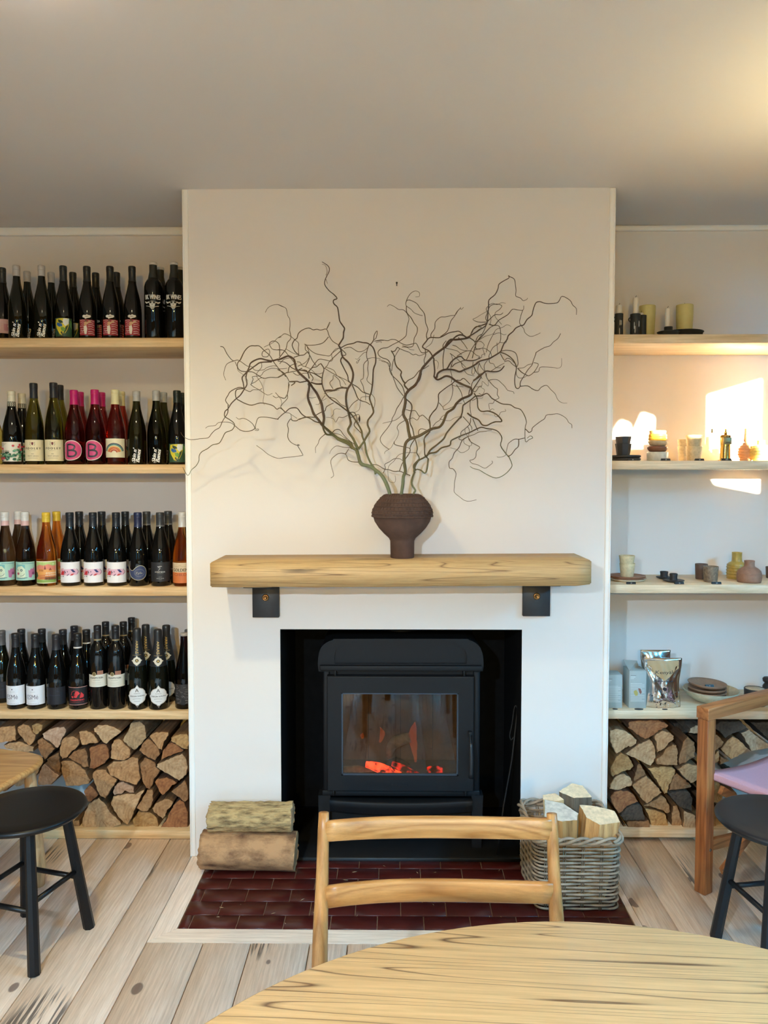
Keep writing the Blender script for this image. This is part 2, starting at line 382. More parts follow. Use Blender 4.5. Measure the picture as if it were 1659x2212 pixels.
# ---------------------------------------------------------------- floor boards
fl = sbox('floor', M_DARK, (XL-.1, XR+.1, YR-.1, YB+.1, -0.06, -0.022))
def board(x0, x1, y0, y1, g=0.0016):
    mb = MB(); mb.rbox(x0+g-(x0+x1)/2, x1-g-(x0+x1)/2, y0+.0008-(y0+y1)/2, y1-.0008-(y0+y1)/2, -0.022, 0, r=0.0012, seg=1)
    return mb.obj('plank', M_PLANK, fl, ((x0+x1)/2, (y0+y1)/2, 0))
HX0, HX1, HY0 = -0.722, 0.822, 2.510
sl = [XL, -2.205, -2.045, -1.885, -1.725, -1.563, -1.402, -1.241, -1.097, -0.930, -0.803]
for a, c in zip(sl, sl[1:]): board(a, c, YR, YB-.001)
sm = [-0.803, -0.774, -0.616, -0.460, -0.268, -0.145, 0.02, 0.18, 0.34, 0.50, 0.66, 0.848]
for a, c in zip(sm[1:], sm[2:]): board(a if a > -0.77 else -0.803, c, YR, 2.432)
sr = [0.848, 0.961, 1.121, 1.264, 1.430, 1.59, 1.75, 1.91, 2.07, XR]
for a, c in zip(sr, sr[1:]): board(a, c, YR, YB-.001)
def quadboard(p):                      # mitred hearth surround
    cx = sum(q[0] for q in p)/4; cy = sum(q[1] for q in p)/4; mb = MB()
    mb.add([(q[0]-cx, q[1]-cy, -0.022) for q in p]+[(q[0]-cx, q[1]-cy, 0.0) for q in p], [(3, 2, 1, 0), (4, 5, 6, 7), (0, 1, 5, 4), (1, 2, 6, 5), (2, 3, 7, 6), (3, 0, 4, 7)])
    return mb
wf = wood('limed_pine_x', (246, 224, 204), (234, 208, 186), 'X', rings=26, stretch=16, rough=0.5, line=0.15, knots=((104, 78, 74), 13.0, 0.26), vary=0.03)
p = [(-0.802, 2.434), (0.847, 2.434), (HX1+.003, HY0-.002), (HX0-.003, HY0-.002)]
quadboard(p).obj('plank', wf, fl, (sum(q[0] for q in p)/4, sum(q[1] for q in p)/4, 0))
p = [(-0.802, 2.4355), (HX0-.003, HY0), (HX0-.003, 2.998), (-0.802, 2.998)]
quadboard(p).obj('plank', M_PLANK, fl, (sum(q[0] for q in p)/4, sum(q[1] for q in p)/4, 0))
p = [(HX1+.003, HY0), (0.847, 2.4355), (0.847, 2.998), (HX1+.003, 2.998)]
quadboard(p).obj('plank', M_PLANK, fl, (sum(q[0] for q in p)/4, sum(q[1] for q in p)/4, 0))
# ---------------------------------------------------------------- hearth of red quarry tiles, black slab under the stove
M_GROUT = plain('grout', (128, 104, 88), rough=0.9, noise=0.3, nscale=60)
M_TILE = plain('quarry_tile', (72, 22, 18), rough=0.3, spec=0.5, noise=0.22, nscale=14, bumpy=0.03)
he = MB(); he.box(HX0, HX1, HY0, 2.985, -0.022, -0.002)
he = tag(he.obj('hearth', M_GROUT), 'hearth of glazed dark red tiles in front of the stove', 'hearth')
rows = [2.510, 2.589, 2.674, 2.754, 2.830, 2.909, 2.967]
rt = random.Random(4); TM = {}
for r in range(6):
    y0, y1 = rows[r], rows[r+1]; ph = (-0.528 if r % 2 == 0 else -0.447); x = ph-0.159*3
    while x < HX1:
        a, c = max(x, HX0), min(x+0.159, HX1); x += 0.159
        if c-a < 0.012: continue
        key = (round(c-a, 4), round(y1-y0, 4))
        if key not in TM:
            mb = MB(); w_, d_ = (c-a)/2-.0016, (y1-y0)/2-.0016; mb.rbox(-w_, w_, -d_, d_, -0.008, 0.0015, r=0.001, seg=1); TM[key] = mb.mesh('tile', M_TILE)
        link('tile', TM[key], he, ((a+c)/2, (y0+y1)/2, rt.uniform(-.0004, .0004)))
sb = MB(); sb.rbox(FX0+.001, FX1-.001, 2.968, YB-.0195, -0.02, 0.013, r=0.003, seg=1)
tag(sb.obj('hearth_slab', plain('slab_black', (15, 15, 17), rough=0.5, noise=0.4, nscale=12, bumpy=0.1)), 'black slab the stove stands on inside the fireplace', 'slab')
# ---------------------------------------------------------------- shelves
M_SHELF = wood('shelf_oak', (232, 198, 150), (212, 172, 122), 'X', rings=20, stretch=16, rough=0.5, line=0.15, vary=0.04, knots=((120, 84, 60), 3.0, 0.10))
M_SHELFP = wood('shelf_pale', (230, 208, 176), (214, 188, 152), 'X', rings=20, stretch=16, rough=0.5, line=0.15, vary=0.04, knots=((130, 100, 80), 3.0, 0.10))
ZL = [2.081, 1.568, 1.063, 0.546, 0.038]; ZRT = [2.091, 1.583, 1.0766, 0.554, 0.054]
SLB = ['top wooden shelf of the wine alcove, red and skull labels on it', 'wooden shelf of the wine alcove holding the pink capped bottles', 'wooden shelf of the wine alcove holding the orange and white labelled bottles', 'lowest wine shelf, directly over the stacked firewood', 'bottom board under the firewood beside the black stool and bench']
SRB = ['top shelf of the pottery alcove, candles standing on it', 'pottery alcove shelf with bowls, cups and brass grinder in sunlight', 'pottery alcove shelf with brown cups and the two bottle vases', 'pottery alcove shelf with foil bags, boxes and plates', 'bottom board under the firewood behind the wicker basket']
for i, z in enumerate(ZL):
    mb = MB(); mb.rbox(XL+.002, CX0-.004, YS, YB-.002, z-.037, z, r=0.002, seg=1); tag(center(mb, (-1.6, 3.3, z)).obj('shelf', M_SHELF, None, (-1.6, 3.3, z)), SLB[i], 'shelf', 'shelves of the wine alcove')
for i, z in enumerate(ZRT):
    mb = MB(); mb.rbox(CX1+.004, XR-.002, YS, YB-.002, z-.036, z, r=0.002, seg=1); tag(center(mb, (1.6, 3.3, z)).obj('shelf', M_SHELFP, None, (1.6, 3.3, z)), SRB[i], 'shelf', 'shelves of the pottery alcove')
# small feet under the right bottom board
mb = MB()
for x in (0.95, 1.55, 2.15): mb.box(x-.03, x+.03, 3.2, 3.4, 0, 0.0185)
tag(mb.obj('shelf_batten', M_DARK), 'dark battens in the gap under the right bottom board', 'batten')
# ---------------------------------------------------------------- mantel beam on two steel brackets
M_BEAM = wood('beam_oak', (196, 160, 110), (132, 98, 64), 'X', rings=50, stretch=30, rough=0.55, line=0.05, vary=0.0, sharp=True, knots=((92, 66, 48), 5.0, 0.05), streak=((70, 50, 36), 4.0, 0.62), bumps=0.4)
bm_ = bmesh.new(); bmesh.ops.create_cube(bm_, size=1.0)
for v in bm_.verts: v.co = Vector((v.co.x*1.370, v.co.y*0.252, v.co.z*0.092))
bmesh.ops.subdivide_edges(bm_, edges=[ed for ed in bm_.edges if abs(ed.verts[0].co.x-ed.verts[1].co.x) > .5], cuts=24, use_grid_fill=True)
rq = random.Random(2)
for v in bm_.verts:
    if v.co.y < 0: v.co.z += rq.uniform(-.0016, .0016)*(1 if v.co.z < 0 else .5); v.co.y += rq.uniform(-.0008, .0008)
    if v.co.x > .68 and v.co.z < 0 and v.co.y < 0: v.co.z += .005
bmesh.ops.bevel(bm_, geom=[ed for ed in bm_.edges if len(ed.link_faces) == 2 and ed.calc_face_angle() > 0.8], offset=0.004, segments=2, affect='EDGES')
mb = MB(); mb.frombm(bm_, 0, True)
ZM = 1.216
o = tag(mb.obj('mantel_beam', M_BEAM, None, (0.0285, 2.8725, ZM-.046), (0, radians(-0.35), 0)), 'thick oak mantel beam across the chimney breast', 'mantel')
M_STEEL = plain('bracket_steel', (58, 58, 60), rough=0.5, metal=0.3, noise=0.1, nscale=25)
M_BRASS = plain('brass', (150, 106, 62), rough=0.35, metal=1.0)
for x0, x1, z0, z1, nm in ((-0.547, -0.443, 0.968, ZM-.098, 'left dark steel bracket plate under the mantel beam'), (0.509, 0.615, 0.975, ZM-.090, 'right dark steel bracket plate under the mantel beam')):
    xc = (x0+x1)/2; r = empty('mantel_bracket', (xc, YC, z0)); tag(r, nm, 'bracket', 'mantel brackets')
    mb = MB(); mb.rbox(-(x1-x0)/2, (x1-x0)/2, -0.021, -0.0006, 0, z1-z0, r=0.0015, seg=1); mb.box(-(x1-x0)/2+.002, (x1-x0)/2-.002, -0.21, -0.0205, z1-z0-.006, z1-z0); mb.obj('plate', M_STEEL, r)
    mb = MB(); mb.lathe([(0.0, .0), (.013, .0), (.0135, .003), (.0125, .006), (.008, .0065), (.007, .005), (0, .005)], n=18); bo = mb.obj('bolt', M_BRASS, r, (0, -0.021, 0.079), (radians(90), 0, 0)); bo['label'] = 'domed brass bolt'
# nail left in the plaster
mb = MB(); mb.lathe([(0, 0), (.0018, 0), (.0018, .02), (.004, .021), (.004, .0225), (0, .0225)], n=8)
q = P(857, 617, YC); tag(mb.obj('nail', plain('nail_steel', (70, 62, 58), rough=0.5, metal=0.7), None, q, (radians(75), 0, 0)), 'small dark nail in the wall above the branches', 'nail')
# ================================================================ the stove
M_IRON = plain('cast_iron', (15, 16, 19), rough=0.6, spec=0.3, nscale=220, bumpy=0.08)
M_IRON2 = plain('cast_iron_dark', (9, 9, 10), rough=0.6, spec=0.35)
M_VERM = plain('fire_brick', (104, 82, 62), rough=0.9, noise=0.35, nscale=14, bumpy=0.2)
st = empty('stove', (0.036, 3.22, 0.013)); tag(st, 'black cast iron wood stove burning in the fireplace', 'stove')
SO = Vector((0.036, 3.22, 0.013))
def sp(px, py, Y): return P(px, py, Y)-SO
def srel(mb): return mb
YD, YF, YK = 3.030, 3.065, 3.375       # door face, body front, body back
a, c = sp(697, 1448, YF), sp(1036, 1718, YF)
X0, X1, Zt, Zb = a.x, c.x, a.z, c.z; yf, yk, yd = YF-3.22, YK-3.22, YD-3.22
mb = MB(); t = 0.03
mb.rbox(X0, X0+t, yf, yk, Zb, Zt, r=.008); mb.rbox(X1-t, X1, yf, yk, Zb, Zt, r=.008); mb.box(X0+t, X1-t, yf, yk, Zt-t, Zt); mb.box(X0+t, X1-t, yf, yk, Zb, Zb+t); mb.box(X0+t, X1-t, yk-.01, yk, Zb+t, Zt-t)
mb.obj('body', M_IRON, st)
hp = [(689, 1449), (687, 1432), (690, 1408), (700, 1391), (720, 1381), (745, 1379), (985, 1379), (1012, 1381), (1031, 1391), (1041, 1408), (1044, 1432), (1042, 1449)]
def extr(mb, pts, y0, y1, mi=0, smooth=False):
    n = len(pts); vs = [(q.x, y0, q.z) for q in pts]+[(q.x, y1, q.z) for q in pts]
    mb.add(vs, [tuple(range(n)), tuple(range(2*n-1, n-1, -1))]+[(i, i+n, (i+1) % n+n, (i+1) % n) for i in range(n)], mi, smooth)
hpt = smoothline([sp(x, y, YF-.01) for x, y in hp], 3)
mb = MB(); extr(mb, hpt, yf-.012, yk); h = mb.obj('hood', M_IRON, st)
hc = Vector((sum(q.x for q in hpt)/len(hpt), 0, sum(q.z for q in hpt)/len(hpt)))
mb = MB(); fr_ = [hc+(q-hc)*1.0 for q in hpt]; inn = [Vector((hc.x+(q.x-hc.x)*.80, 0, hc.z+(q.z-hc.z)*.62)) for q in hpt]; n = len(hpt)
mb.add([(q.x, yf-.020, q.z) for q in fr_]+[(q.x, yf-.020, q.z) for q in inn]+[(q.x, yf-.012, q.z) for q in inn]+[(q.x, yf-.012, q.z) for q in fr_],
    [(i, (i+1) % n, n+(i+1) % n, n+i) for i in range(n)]+[(n+i, n+(i+1) % n, 2*n+(i+1) % n, 2*n+i) for i in range(n)]+[(3*n+i, 3*n+(i+1) % n, (i+1) % n, i) for i in range(n)])
mb.obj('hood_rim', M_IRON, st)
q0, q1 = sp(691, 1437, YF-.03), sp(1041, 1449, YF-.03)
mb = MB(); mb.rbox(q0.x, q1.x, yf-.038, yf+.02, q1.z, q0.z, r=.003); mb.obj('top_moulding', M_IRON, st)
# door: frame with the opening, pane, hinges, handle
d0, d1 = sp(706, 1461, YD), sp(1023, 1711, YD); g0, g1 = sp(737, 1497, YD), sp(990, 1677, YD)
dr = MB(); yb = yf-.002
O4 = [(d0.x, d1.z), (d1.x, d1.z), (d1.x, d0.z), (d0.x, d0.z)]; I4 = [(g0.x, g1.z), (g1.x, g1.z), (g1.x, g0.z), (g0.x, g0.z)]; ins = lambda L, d: [(x+(d if x == d0.x else -d), z+(d if z == d1.z else -d)) for x, z in L]
lay = [(yb, O4), (yd+.004, O4), (yd+.001, ins(O4, .0015)), (yd, ins(O4, .004)), (yd, I4), (yb, I4)]
dr.add([(x, y_, z) for y_, L in lay for x, z in L], [(4*r+i, 4*r+(i+1) % 4, 4*r+4+(i+1) % 4, 4*r+4+i) for r in range(5) for i in range(4)])
door = dr.obj('door', M_IRON, st)
mb = MB(); w = .006
for (x0, x1, z0, z1) in ((g0.x, g1.x, g0.z-w, g0.z), (g0.x, g1.x, g1.z, g1.z+w), (g0.x, g0.x+w, g1.z, g0.z), (g1.x-w, g1.x, g1.z, g0.z)): mb.box(x0, x1, yd+.006, yd+.02, z0, z1)
mb.obj('pane_bezel', plain('bezel_steel', (70, 80, 92), rough=0.35, metal=0.6), door)
gm, nt, b_ = new_mat('stove_glass'); out = nt.nodes['Material Output']; nt.nodes.remove(b_)
tr = N(nt, 'ShaderNodeBsdfTransparent'); tr.inputs[0].default_value = (0.80, 0.70, 0.58, 1); gl = N(nt, 'ShaderNodeBsdfGlossy'); gl.inputs['Roughness'].default_value = 0.03
fz = N(nt, 'ShaderNodeFresnel'); fz.inputs[0].default_value = 1.6; ms = N(nt, 'ShaderNodeMixShader')
nt.links.new(fz.outputs[0], ms.inputs[0]); nt.links.new(tr.outputs[0], ms.inputs[1]); nt.links.new(gl.outputs[0], ms.inputs[2]); nt.links.new(ms.outputs[0], out.inputs[0])
mb = MB(); mb.box(g0.x+.002, g1.x-.002, yd+.014, yd+.018, g1.z+.002, g0.z-.002); mb.obj('pane', gm, door)
for px, py in ((724, 1455), (1003, 1455), (720, 1714), (1006, 1714)):
    q = sp(px, py, YD); mb = MB(); mb.rbox(q.x-.004, q.x+.004, yd+.004, yf+.01, q.z-.012, q.z+.012, r=.001, seg=1); mb.obj('hinge_pin', M_IRON2, st)
k = [sp(1015, 1582, YD-.01), sp(1016, 1600, YD-.035), sp(1017, 1612, YD-.045)]
mb = MB(); mb.rbox(k[0].x-.007, k[0].x+.009, yd-.02, yd+.006, k[0].z-.012, k[0].z+.004, r=.003); mb.tube(smoothline(k, 3), .0055, 8)
han = mb.obj('handle', M_IRON, door)
mb = MB(); g_ = [sp(1017, 1605, YD-.045), sp(1018, 1640, YD-.05), sp(1017, 1681, YD-.05)]; mb.tube(smoothline(g_, 4), [.006, .0075, .0085, .009, .0095, .0095, .009, .009, .0085], 10)
mb.obj('handle_grip', plain('grip_steel', (60, 62, 66), rough=0.4, metal=0.7), han)
A = Art(); A.text('bergom', 0, 0, 9, '26282d', width=58, bold=0.6)
q = sp(862, 1696, YD); A.build('lettering', door, face=yd, z0=q.z).location = (q.x, 0, 0)
# ash lip and base
mb = MB(); L = [sp(712, 1729, 3.03), sp(1021, 1729, 3.03)]; z1, z0 = L[0].z, sp(866, 1757, 3.03).z; n = 16; vs = []; fs = []
prof = [(0.0, z1), (-.012, z1+.002), (-.018, z1-.004), (-.010, (z0+z1)/2), (-.004, z0+.006), (0.0, z0), (.05, z0), (.05, z1)]
for i in range(n+1):
    u = i/n; x = L[0].x+(L[1].x-L[0].x)*u; bow = .022*(1-(2*u-1)**2)
    for dy, z in prof: vs.append((x, yf-.02-bow+dy if dy < .04 else yf+.02, z-.007*(1-(2*u-1)**2)*(1 if z < (z0+z1)/2 else .3)))
kq = len(prof)
for i in range(n):
    for j in range(kq): fs.append((i*kq+j, i*kq+(j+1) % kq, (i+1)*kq+(j+1) % kq, (i+1)*kq+j))
fs += [tuple(range(kq)), tuple(n*kq+j for j in range(kq-1, -1, -1))]
mb.add(vs, fs, 0, True); mb.obj('ash_lip', M_IRON, st)
mb = MB(); mb.box(X0+.02, X1-.02, yf+.03, yk-.03, sp(866, 1790, 3.1).z, Zb); mb.obj('ash_pan_housing', M_IRON2, st)
for px0, px1 in ((688, 714), (1018, 1043)):
    for ya, yb2 in ((YF-.01, YF+.05), (YK-.06, YK)):
        q0, q1 = sp(px0, 1716, YF), sp(px1, 1716, YF); mb = MB()
        mb.add([(q0.x, ya-3.22, q0.z), (q1.x, ya-3.22, q0.z), (q1.x, yb2-3.22, q0.z), (q0.x, yb2-3.22, q0.z), (q0.x+.003, ya-3.22, 0), (q1.x-.006, ya-3.22, 0), (q1.x-.006, yb2-3.22, 0), (q0.x+.003, yb2-3.22, 0)],
            [(0, 1, 2, 3), (7, 6, 5, 4), (0, 4, 5, 1), (1, 5, 6, 2), (2, 6, 7, 3), (3, 7, 4, 0)]); mb.obj('leg', M_IRON, st)
mb = MB(); q0, q1 = sp(700, 1700, YF), sp(1032, 1720, YF); mb.rbox(q0.x-.008, q1.x+.008, yf-.006, yf+.03, Zb-.004, Zb+.02, r=.004); mb.obj('base_moulding', M_IRON, st)
mb = MB(); mb.lathe([(.075, Zt+.10), (.075, FZ-.018)], n=28, c=(0.0, 0.03, 0)); mb.obj('flue_pipe', M_IRON2, st)
# fire chamber lining: brown ribbed fire bricks
def brick(x0, x1, y0, y1, z0, z1): m_ = MB(); m_.rbox(x0, x1, y0, y1, z0, z1, r=.003, seg=1); return m_.obj('fire_brick', M_VERM, st)
bx0, bx1, bz0, bz1 = X0+t+.004, X1-t-.004, Zb+t, Zt-t
nb_ = 4
for i in range(nb_):
    x0 = bx0+(bx1-bx0)*i/nb_; x1 = bx0+(bx1-bx0)*(i+1)/nb_; m_ = MB(); m_.box(x0+.001, x1-.001, yk-.024, yk-.012, bz0, bz1)
    for j in range(9): xx = x0+(x1-x0)*(j+.5)/9; m_.box(xx-.004, xx+.004, yk-.030, yk-.024, bz0+.18, bz1-.02)
    m_.obj('fire_brick', M_VERM, st)
for s_ in (0, 1):
    for i in range(2):
        ya = yf+.03+(yk-.03-yf-.03)*i/2; yb3 = yf+.03+(yk-.03-yf-.03)*(i+1)/2
        brick(bx0 if s_ == 0 else bx1-.02, bx0+.02 if s_ == 0 else bx1, ya+.001, yb3-.001, bz0, bz1)
brick(bx0+.02, bx1-.02, yf+.012, yk-.032, bz0, bz0+.012)
# the fire itself
FZ0 = SO.z+bz0+.012
def blob(pts, radii, seed, n=9, amp=.25):
    mb = MB(); pp = smoothline(pts, 3); rr = []
    for i in range(len(pp)): u = i/(len(pp)-1)*(len(radii)-1); j = min(int(u), len(radii)-2); rr.append(radii[j]+(radii[j+1]-radii[j])*(u-j))
    mb.tube(pp, rr, n); rg = random.Random(seed)
    mb.v = [tuple(c_+rg.uniform(-amp, amp)*.008 for c_ in v) for v in mb.v]; return mb
def fire_mat(key, hot, base, strength, thr):
    m, nt, b = new_mat(key); mp = mapping(nt, (1, 1, 1)); nz = N(nt, 'ShaderNodeTexNoise', Scale=34.0, Detail=4.0); nt.links.new(mp.outputs[0], nz.inputs['Vector'])
    r = ramp(nt, [(thr, (0, 0, 0, 1)), (thr+.16, (1, 1, 1, 1))]); nt.links.new(nz.outputs['Fac'], r.inputs[0])
    mu = N(nt, 'ShaderNodeMath', operation='MULTIPLY'); mu.inputs[1].default_value = strength; nt.links.new(r.outputs[0], mu.inputs[0])
    b.inputs['Base Color'].default_value = rgb(base); b.inputs['Roughness'].default_value = .9; b.inputs['Emission Color'].default_value = rgb(hot); nt.links.new(mu.outputs[0], b.inputs['Emission Strength'])
    return m
M_EMB = fire_mat('ember_bright', (255, 74, 44), (110, 34, 26), 4.2, .38); M_EMB2 = fire_mat('ember_dull', (235, 52, 36), (70, 26, 22), 1.6, .44)
M_CHAR = plain('charred_wood', (126, 116, 102), rough=0.95, noise=0.75, nscale=26, bumpy=0.8)
M_ASH = plain('ash_log', (150, 136, 110), rough=0.95, noise=0.45, nscale=40, bumpy=0.5)
def fp(x, y, Y): return P(580+x/2.91, 1340+y/2.91, Y)
def fire(name, pts, rad, m, label, cat, seed, n=9):
    mb = blob([fp(*q) for q in pts], rad, seed, n); lo = min(v[2] for v in mb.v); c_ = Vector((sum(v[0] for v in mb.v)/len(mb.v), sum(v[1] for v in mb.v)/len(mb.v), lo))
    return tag(center(mb, c_).obj(name, m, None, c_), label, cat)
fire('glowing_log', [(612, 905, 3.14), (690, 925, 3.15), (760, 950, 3.16), (830, 968, 3.17)], [.012, .022, .020, .010], M_EMB, 'brightly glowing red log at the front of the fire', 'burning log', 1)
fire('glowing_log', [(775, 900, 3.19), (850, 935, 3.19), (940, 975, 3.18)], [.010, .018, .012], M_EMB2, 'dull red glowing log right of the bright one', 'burning log', 2)
fire('ember', [(1000, 950, 3.20), (1045, 945, 3.21), (1092, 948, 3.21)], [.020, .022, .018], M_EMB2, 'small red ember block at the right of the fire', 'ember', 3, 5)
fire('ash_log', [(465, 945, 3.2), (560, 945, 3.21), (665, 955, 3.22)], [.020, .023, .016], M_ASH, 'pale ashy log at the left of the fire', 'burning log', 4)
fire('charred_log', [(755, 860, 3.23), (775, 790, 3.24), (820, 755, 3.25), (890, 738, 3.26)], [.010, .022, .027, .022], M_CHAR, 'charred cracked log standing at the middle of the fire', 'burning log', 5, 10)
fire('charred_log', [(690, 955, 3.27), (800, 900, 3.28), (900, 950, 3.29)], [.02, .028, .02], plain('char_black', (26, 22, 20), rough=0.95), 'black burnt log lying behind the glowing ones', 'burning log', 6)
M_FLAME, nt, b = new_mat('flame'); out = nt.nodes['Material Output']; nt.nodes.remove(b)
em = N(nt, 'ShaderNodeEmission'); em.inputs[0].default_value = rgb(240, 120, 56); em.inputs[1].default_value = 0.42; tr = N(nt, 'ShaderNodeBsdfTransparent'); ad = N(nt, 'ShaderNodeMixShader'); ad.inputs[0].default_value = .38
nt.links.new(tr.outputs[0], ad.inputs[1]); nt.links.new(em.outputs[0], ad.inputs[2]); nt.links.new(ad.outputs[0], out.inputs[0])
for (pts, rad, lb, sd) in (([(700, 765, 3.24), (712, 735, 3.24), (715, 705, 3.24), (700, 672, 3.24)], [.004, .010, .011, .001], 'orange flame left of the charred log', 7),
        ([(925, 890, 3.25), (915, 800, 3.25), (905, 730, 3.25), (912, 680, 3.25), (920, 640, 3.25)], [.004, .014, .018, .014, .001], 'tall orange flame right of the charred log', 8), ([(590, 742, 3.26), (590, 725, 3.26), (592, 708, 3.26)], [.004, .009, .001], 'small faint flame at the left of the fire', 9)):
    o = fire('flame', pts, rad, M_FLAME, lb, 'flame', sd)
# poker leaning in the right corner of the fireplace
mb = MB(); kp = [(1118, 1532, 3.09), (1114, 1524, 3.09), (1110, 1534, 3.09), (1106, 1565, 3.09), (1101, 1588, 3.09), (1104, 1598, 3.09), (1110, 1592, 3.09)]
mb.tube(smoothline([P(*q) for q in kp], 3), .003, 6); mb.tube([P(1118, 1532, 3.09), P(1106, 1640, 3.08), P(1088, 1740, 3.06), PZ(1074, 1846, .016)], .004, 6)
o = tag(mb.obj('poker', plain('poker_iron', (34, 32, 32), rough=0.6, metal=0.5)), 'long iron poker with hooked end leaning right of the stove', 'poker')
# ================================================================ wine bottles
G_BLACK = plain('bottle_black', (9, 9, 9), rough=0.035, spec=0.5)
G_GREEN = plain('bottle_dark_green', (13, 15, 8), rough=0.035, spec=0.5)
G_OLIVE = glass('bottle_olive', (122, 116, 44)); G_PINK = glass('bottle_rose', (150, 46, 50)); G_ROSE2 = glass('bottle_rose_orange', (176, 58, 44))
G_ORANGE = glass('bottle_orange', (232, 140, 52)); G_AMBER = glass('bottle_amber', (226, 160, 84)); G_TEALB = glass('bottle_brown', (84, 62, 40)); G_CLEAR = glass('bottle_red_clear', (70, 30, 34))
def prof(kind, h, R):
    k = h/0.30
    if kind == 'burg': z = [(0, 0), (.9, 0), (1, .004), (1, .112*k), (.975, .132*k), (.90, .155*k), (.76, .180*k), (.59, .205*k), (.455, .228*k), (.395, .248*k), (.375, .270*k), (.37, h-.004), (.33, h), (0, h)]
    elif kind == 'bord': z = [(0, 0), (.92, 0), (1, .004), (1, .195*k), (.985, .205*k), (.90, .218*k), (.70, .230*k), (.50, .238*k), (.42, .248*k), (.39, .262*k), (.385, h-.004), (.34, h), (0, h)]
    elif kind == 'ries': z = [(0, 0), (.92, 0), (1, .004), (1, .112*k), (.97, .135*k), (.88, .165*k), (.72, .195*k), (.53, .222*k), (.43, .240*k), (.395, .258*k), (.385, h-.004), (.34, h), (0, h)]
    else: z = [(0, 0), (.92, 0), (1, .005), (1, .105*k), (.98, .125*k), (.90, .150*k), (.75, .180*k), (.57, .212*k), (.43, .242*k), (.38, .262*k), (.37, h-.004), (.33, h), (0, h)]
    return [(r*R, zz) for r, zz in z]
def radius_at(pr, z):
    for (r0, z0), (r1, z1) in zip(pr, pr[1:]):
        if z0 <= z <= z1 and z1 > z0: return r0+(r1-r0)*(z-z0)/(z1-z0)
    return pr[-2][0]
def paper(A, x0, x1, y0, y1, c): return A.rect(x0, x1, y0, y1, c)
def a_script(A):                        # white brush lettering read upwards
    A.text("Skin n'", -8, 38, 15, 'f4f0e8', rot=radians(82), width=54, shear=.28, bold=1.5)
    A.text("B\u00f8nes", 9, 36, 16, 'f4f0e8', rot=radians(82), width=50, shear=.28, bold=1.6)
    A.stroke([(-13, 9), (-6, 6), (2, 9)], 1.2, 'b8b4ac')
def a_green(A):
    paper(A, -38, 38, 9, 84, '33503a'); A.poly([(-30, 80), (-10, 82), (18, 84), (24, 60), (10, 50), (0, 20), (-12, 16), (-26, 40), (-33, 60)], 'd8c634')
    A.poly([(2, 82), (24, 83), (22, 62), (8, 52), (-2, 66)], 'e4e6de'); A.poly([(-24, 66), (-4, 60), (-2, 50), (-16, 48), (-26, 56)], '2f64a8'); A.poly([(-20, 78), (-6, 74), (2, 66), (-10, 62), (-18, 68)], '1f3a2c')
    A.poly([(-10, 46), (2, 48), (10, 40), (4, 30), (-6, 32)], '6f9a3c'); A.poly([(-12, 26), (-4, 30), (2, 12), (-6, 8)], '3c3a28'); A.poly([(8, 46), (18, 50), (12, 30)], '3a4430'); A.poly([(24, 80), (36, 70), (36, 40), (28, 50)], '5f8a4c')
    A.stroke([(-30, 60), (-24, 40), (-10, 24), (-4, 14)], 2.2, 'e8d23c', k=3); A.stroke([(6, 22), (14, 36), (22, 58)], 1.6, 'e8d23c', k=3)
def a_red(A):
    A.poly([(-14, 86), (-16, 92), (-10, 97), (-4, 95), (2, 99), (9, 96), (16, 96), (18, 90), (13, 86), (4, 84), (-4, 80), (-8, 85)], 'd8d2c6'); A.text('2022', 1, 90.5, 4.2, '3a3430', bold=.4)
    paper(A, -30, 34, 14, 78, '9c2430')
    for i, y in enumerate((74, 66, 58, 50, 40, 30, 22)): A.stroke([(-29 + (i % 3)*4, y), (-14, y+1.6), (-4, y-1)], 1.9, 'd8b8b0'); A.stroke([(6, y-1.5), (18, y+.6), (32 - (i % 2)*5, y-2.6)], 2.2, 'd8b8b0')
    A.poly([(-10, 50), (0, 54), (3, 40), (0, 18), (-7, 18), (-10, 34)], 'e0d6c8'); A.poly([(-8, 66), (0, 70), (4, 60), (0, 54), (-9, 52)], 'c89a70'); A.poly([(-2, 64), (14, 74), (18, 70), (2, 58)], 'c8a078'); A.disc(-2, 72, 4, '6a4a34')
    A.stroke([(-24, 30), (-18, 36), (-16, 28), (-10, 34)], 1.6, 'e0c8c0')
def a_skull(A):
    A.text('BK WINES', -2, 168, 19, 'd8d6d0', width=66, bold=1.6)
    c = 'd2d0ca'; A.disc(-4, 146, 15, c, ry=6); A.poly([(-38, 152), (-26, 147), (-14, 151), (-16, 146), (-28, 141), (-36, 146)], c); A.poly([(30, 152), (18, 147), (6, 151), (8, 146), (20, 141), (28, 146)], c)
    A.poly([(-16, 144), (8, 144), (6, 132), (0, 122), (-8, 122), (-14, 132)], c); A.disc(-11, 146, 4.6, '181818'); A.disc(3, 146, 4.6, '181818'); A.stroke([(-18, 149), (10, 149)], 1.5, '181818'); A.poly([(-6, 140), (-2, 140), (-4, 135)], '181818')
    for x in (-9, -5, -1): A.rect(x-.5, x+.5, 122, 129, '181818')
    A.stroke([(-30, 132), (-14, 128), (-4, 118), (6, 128), (22, 132)], 1.6, c, k=3)
def a_pinkpart(A): paper(A, -30, 44, 34, 88, 'd8b0b0'); A.rect(10, 44, 44, 70, 'c88c94'); A.disc(30, 62, 6, 'e8dcd6')
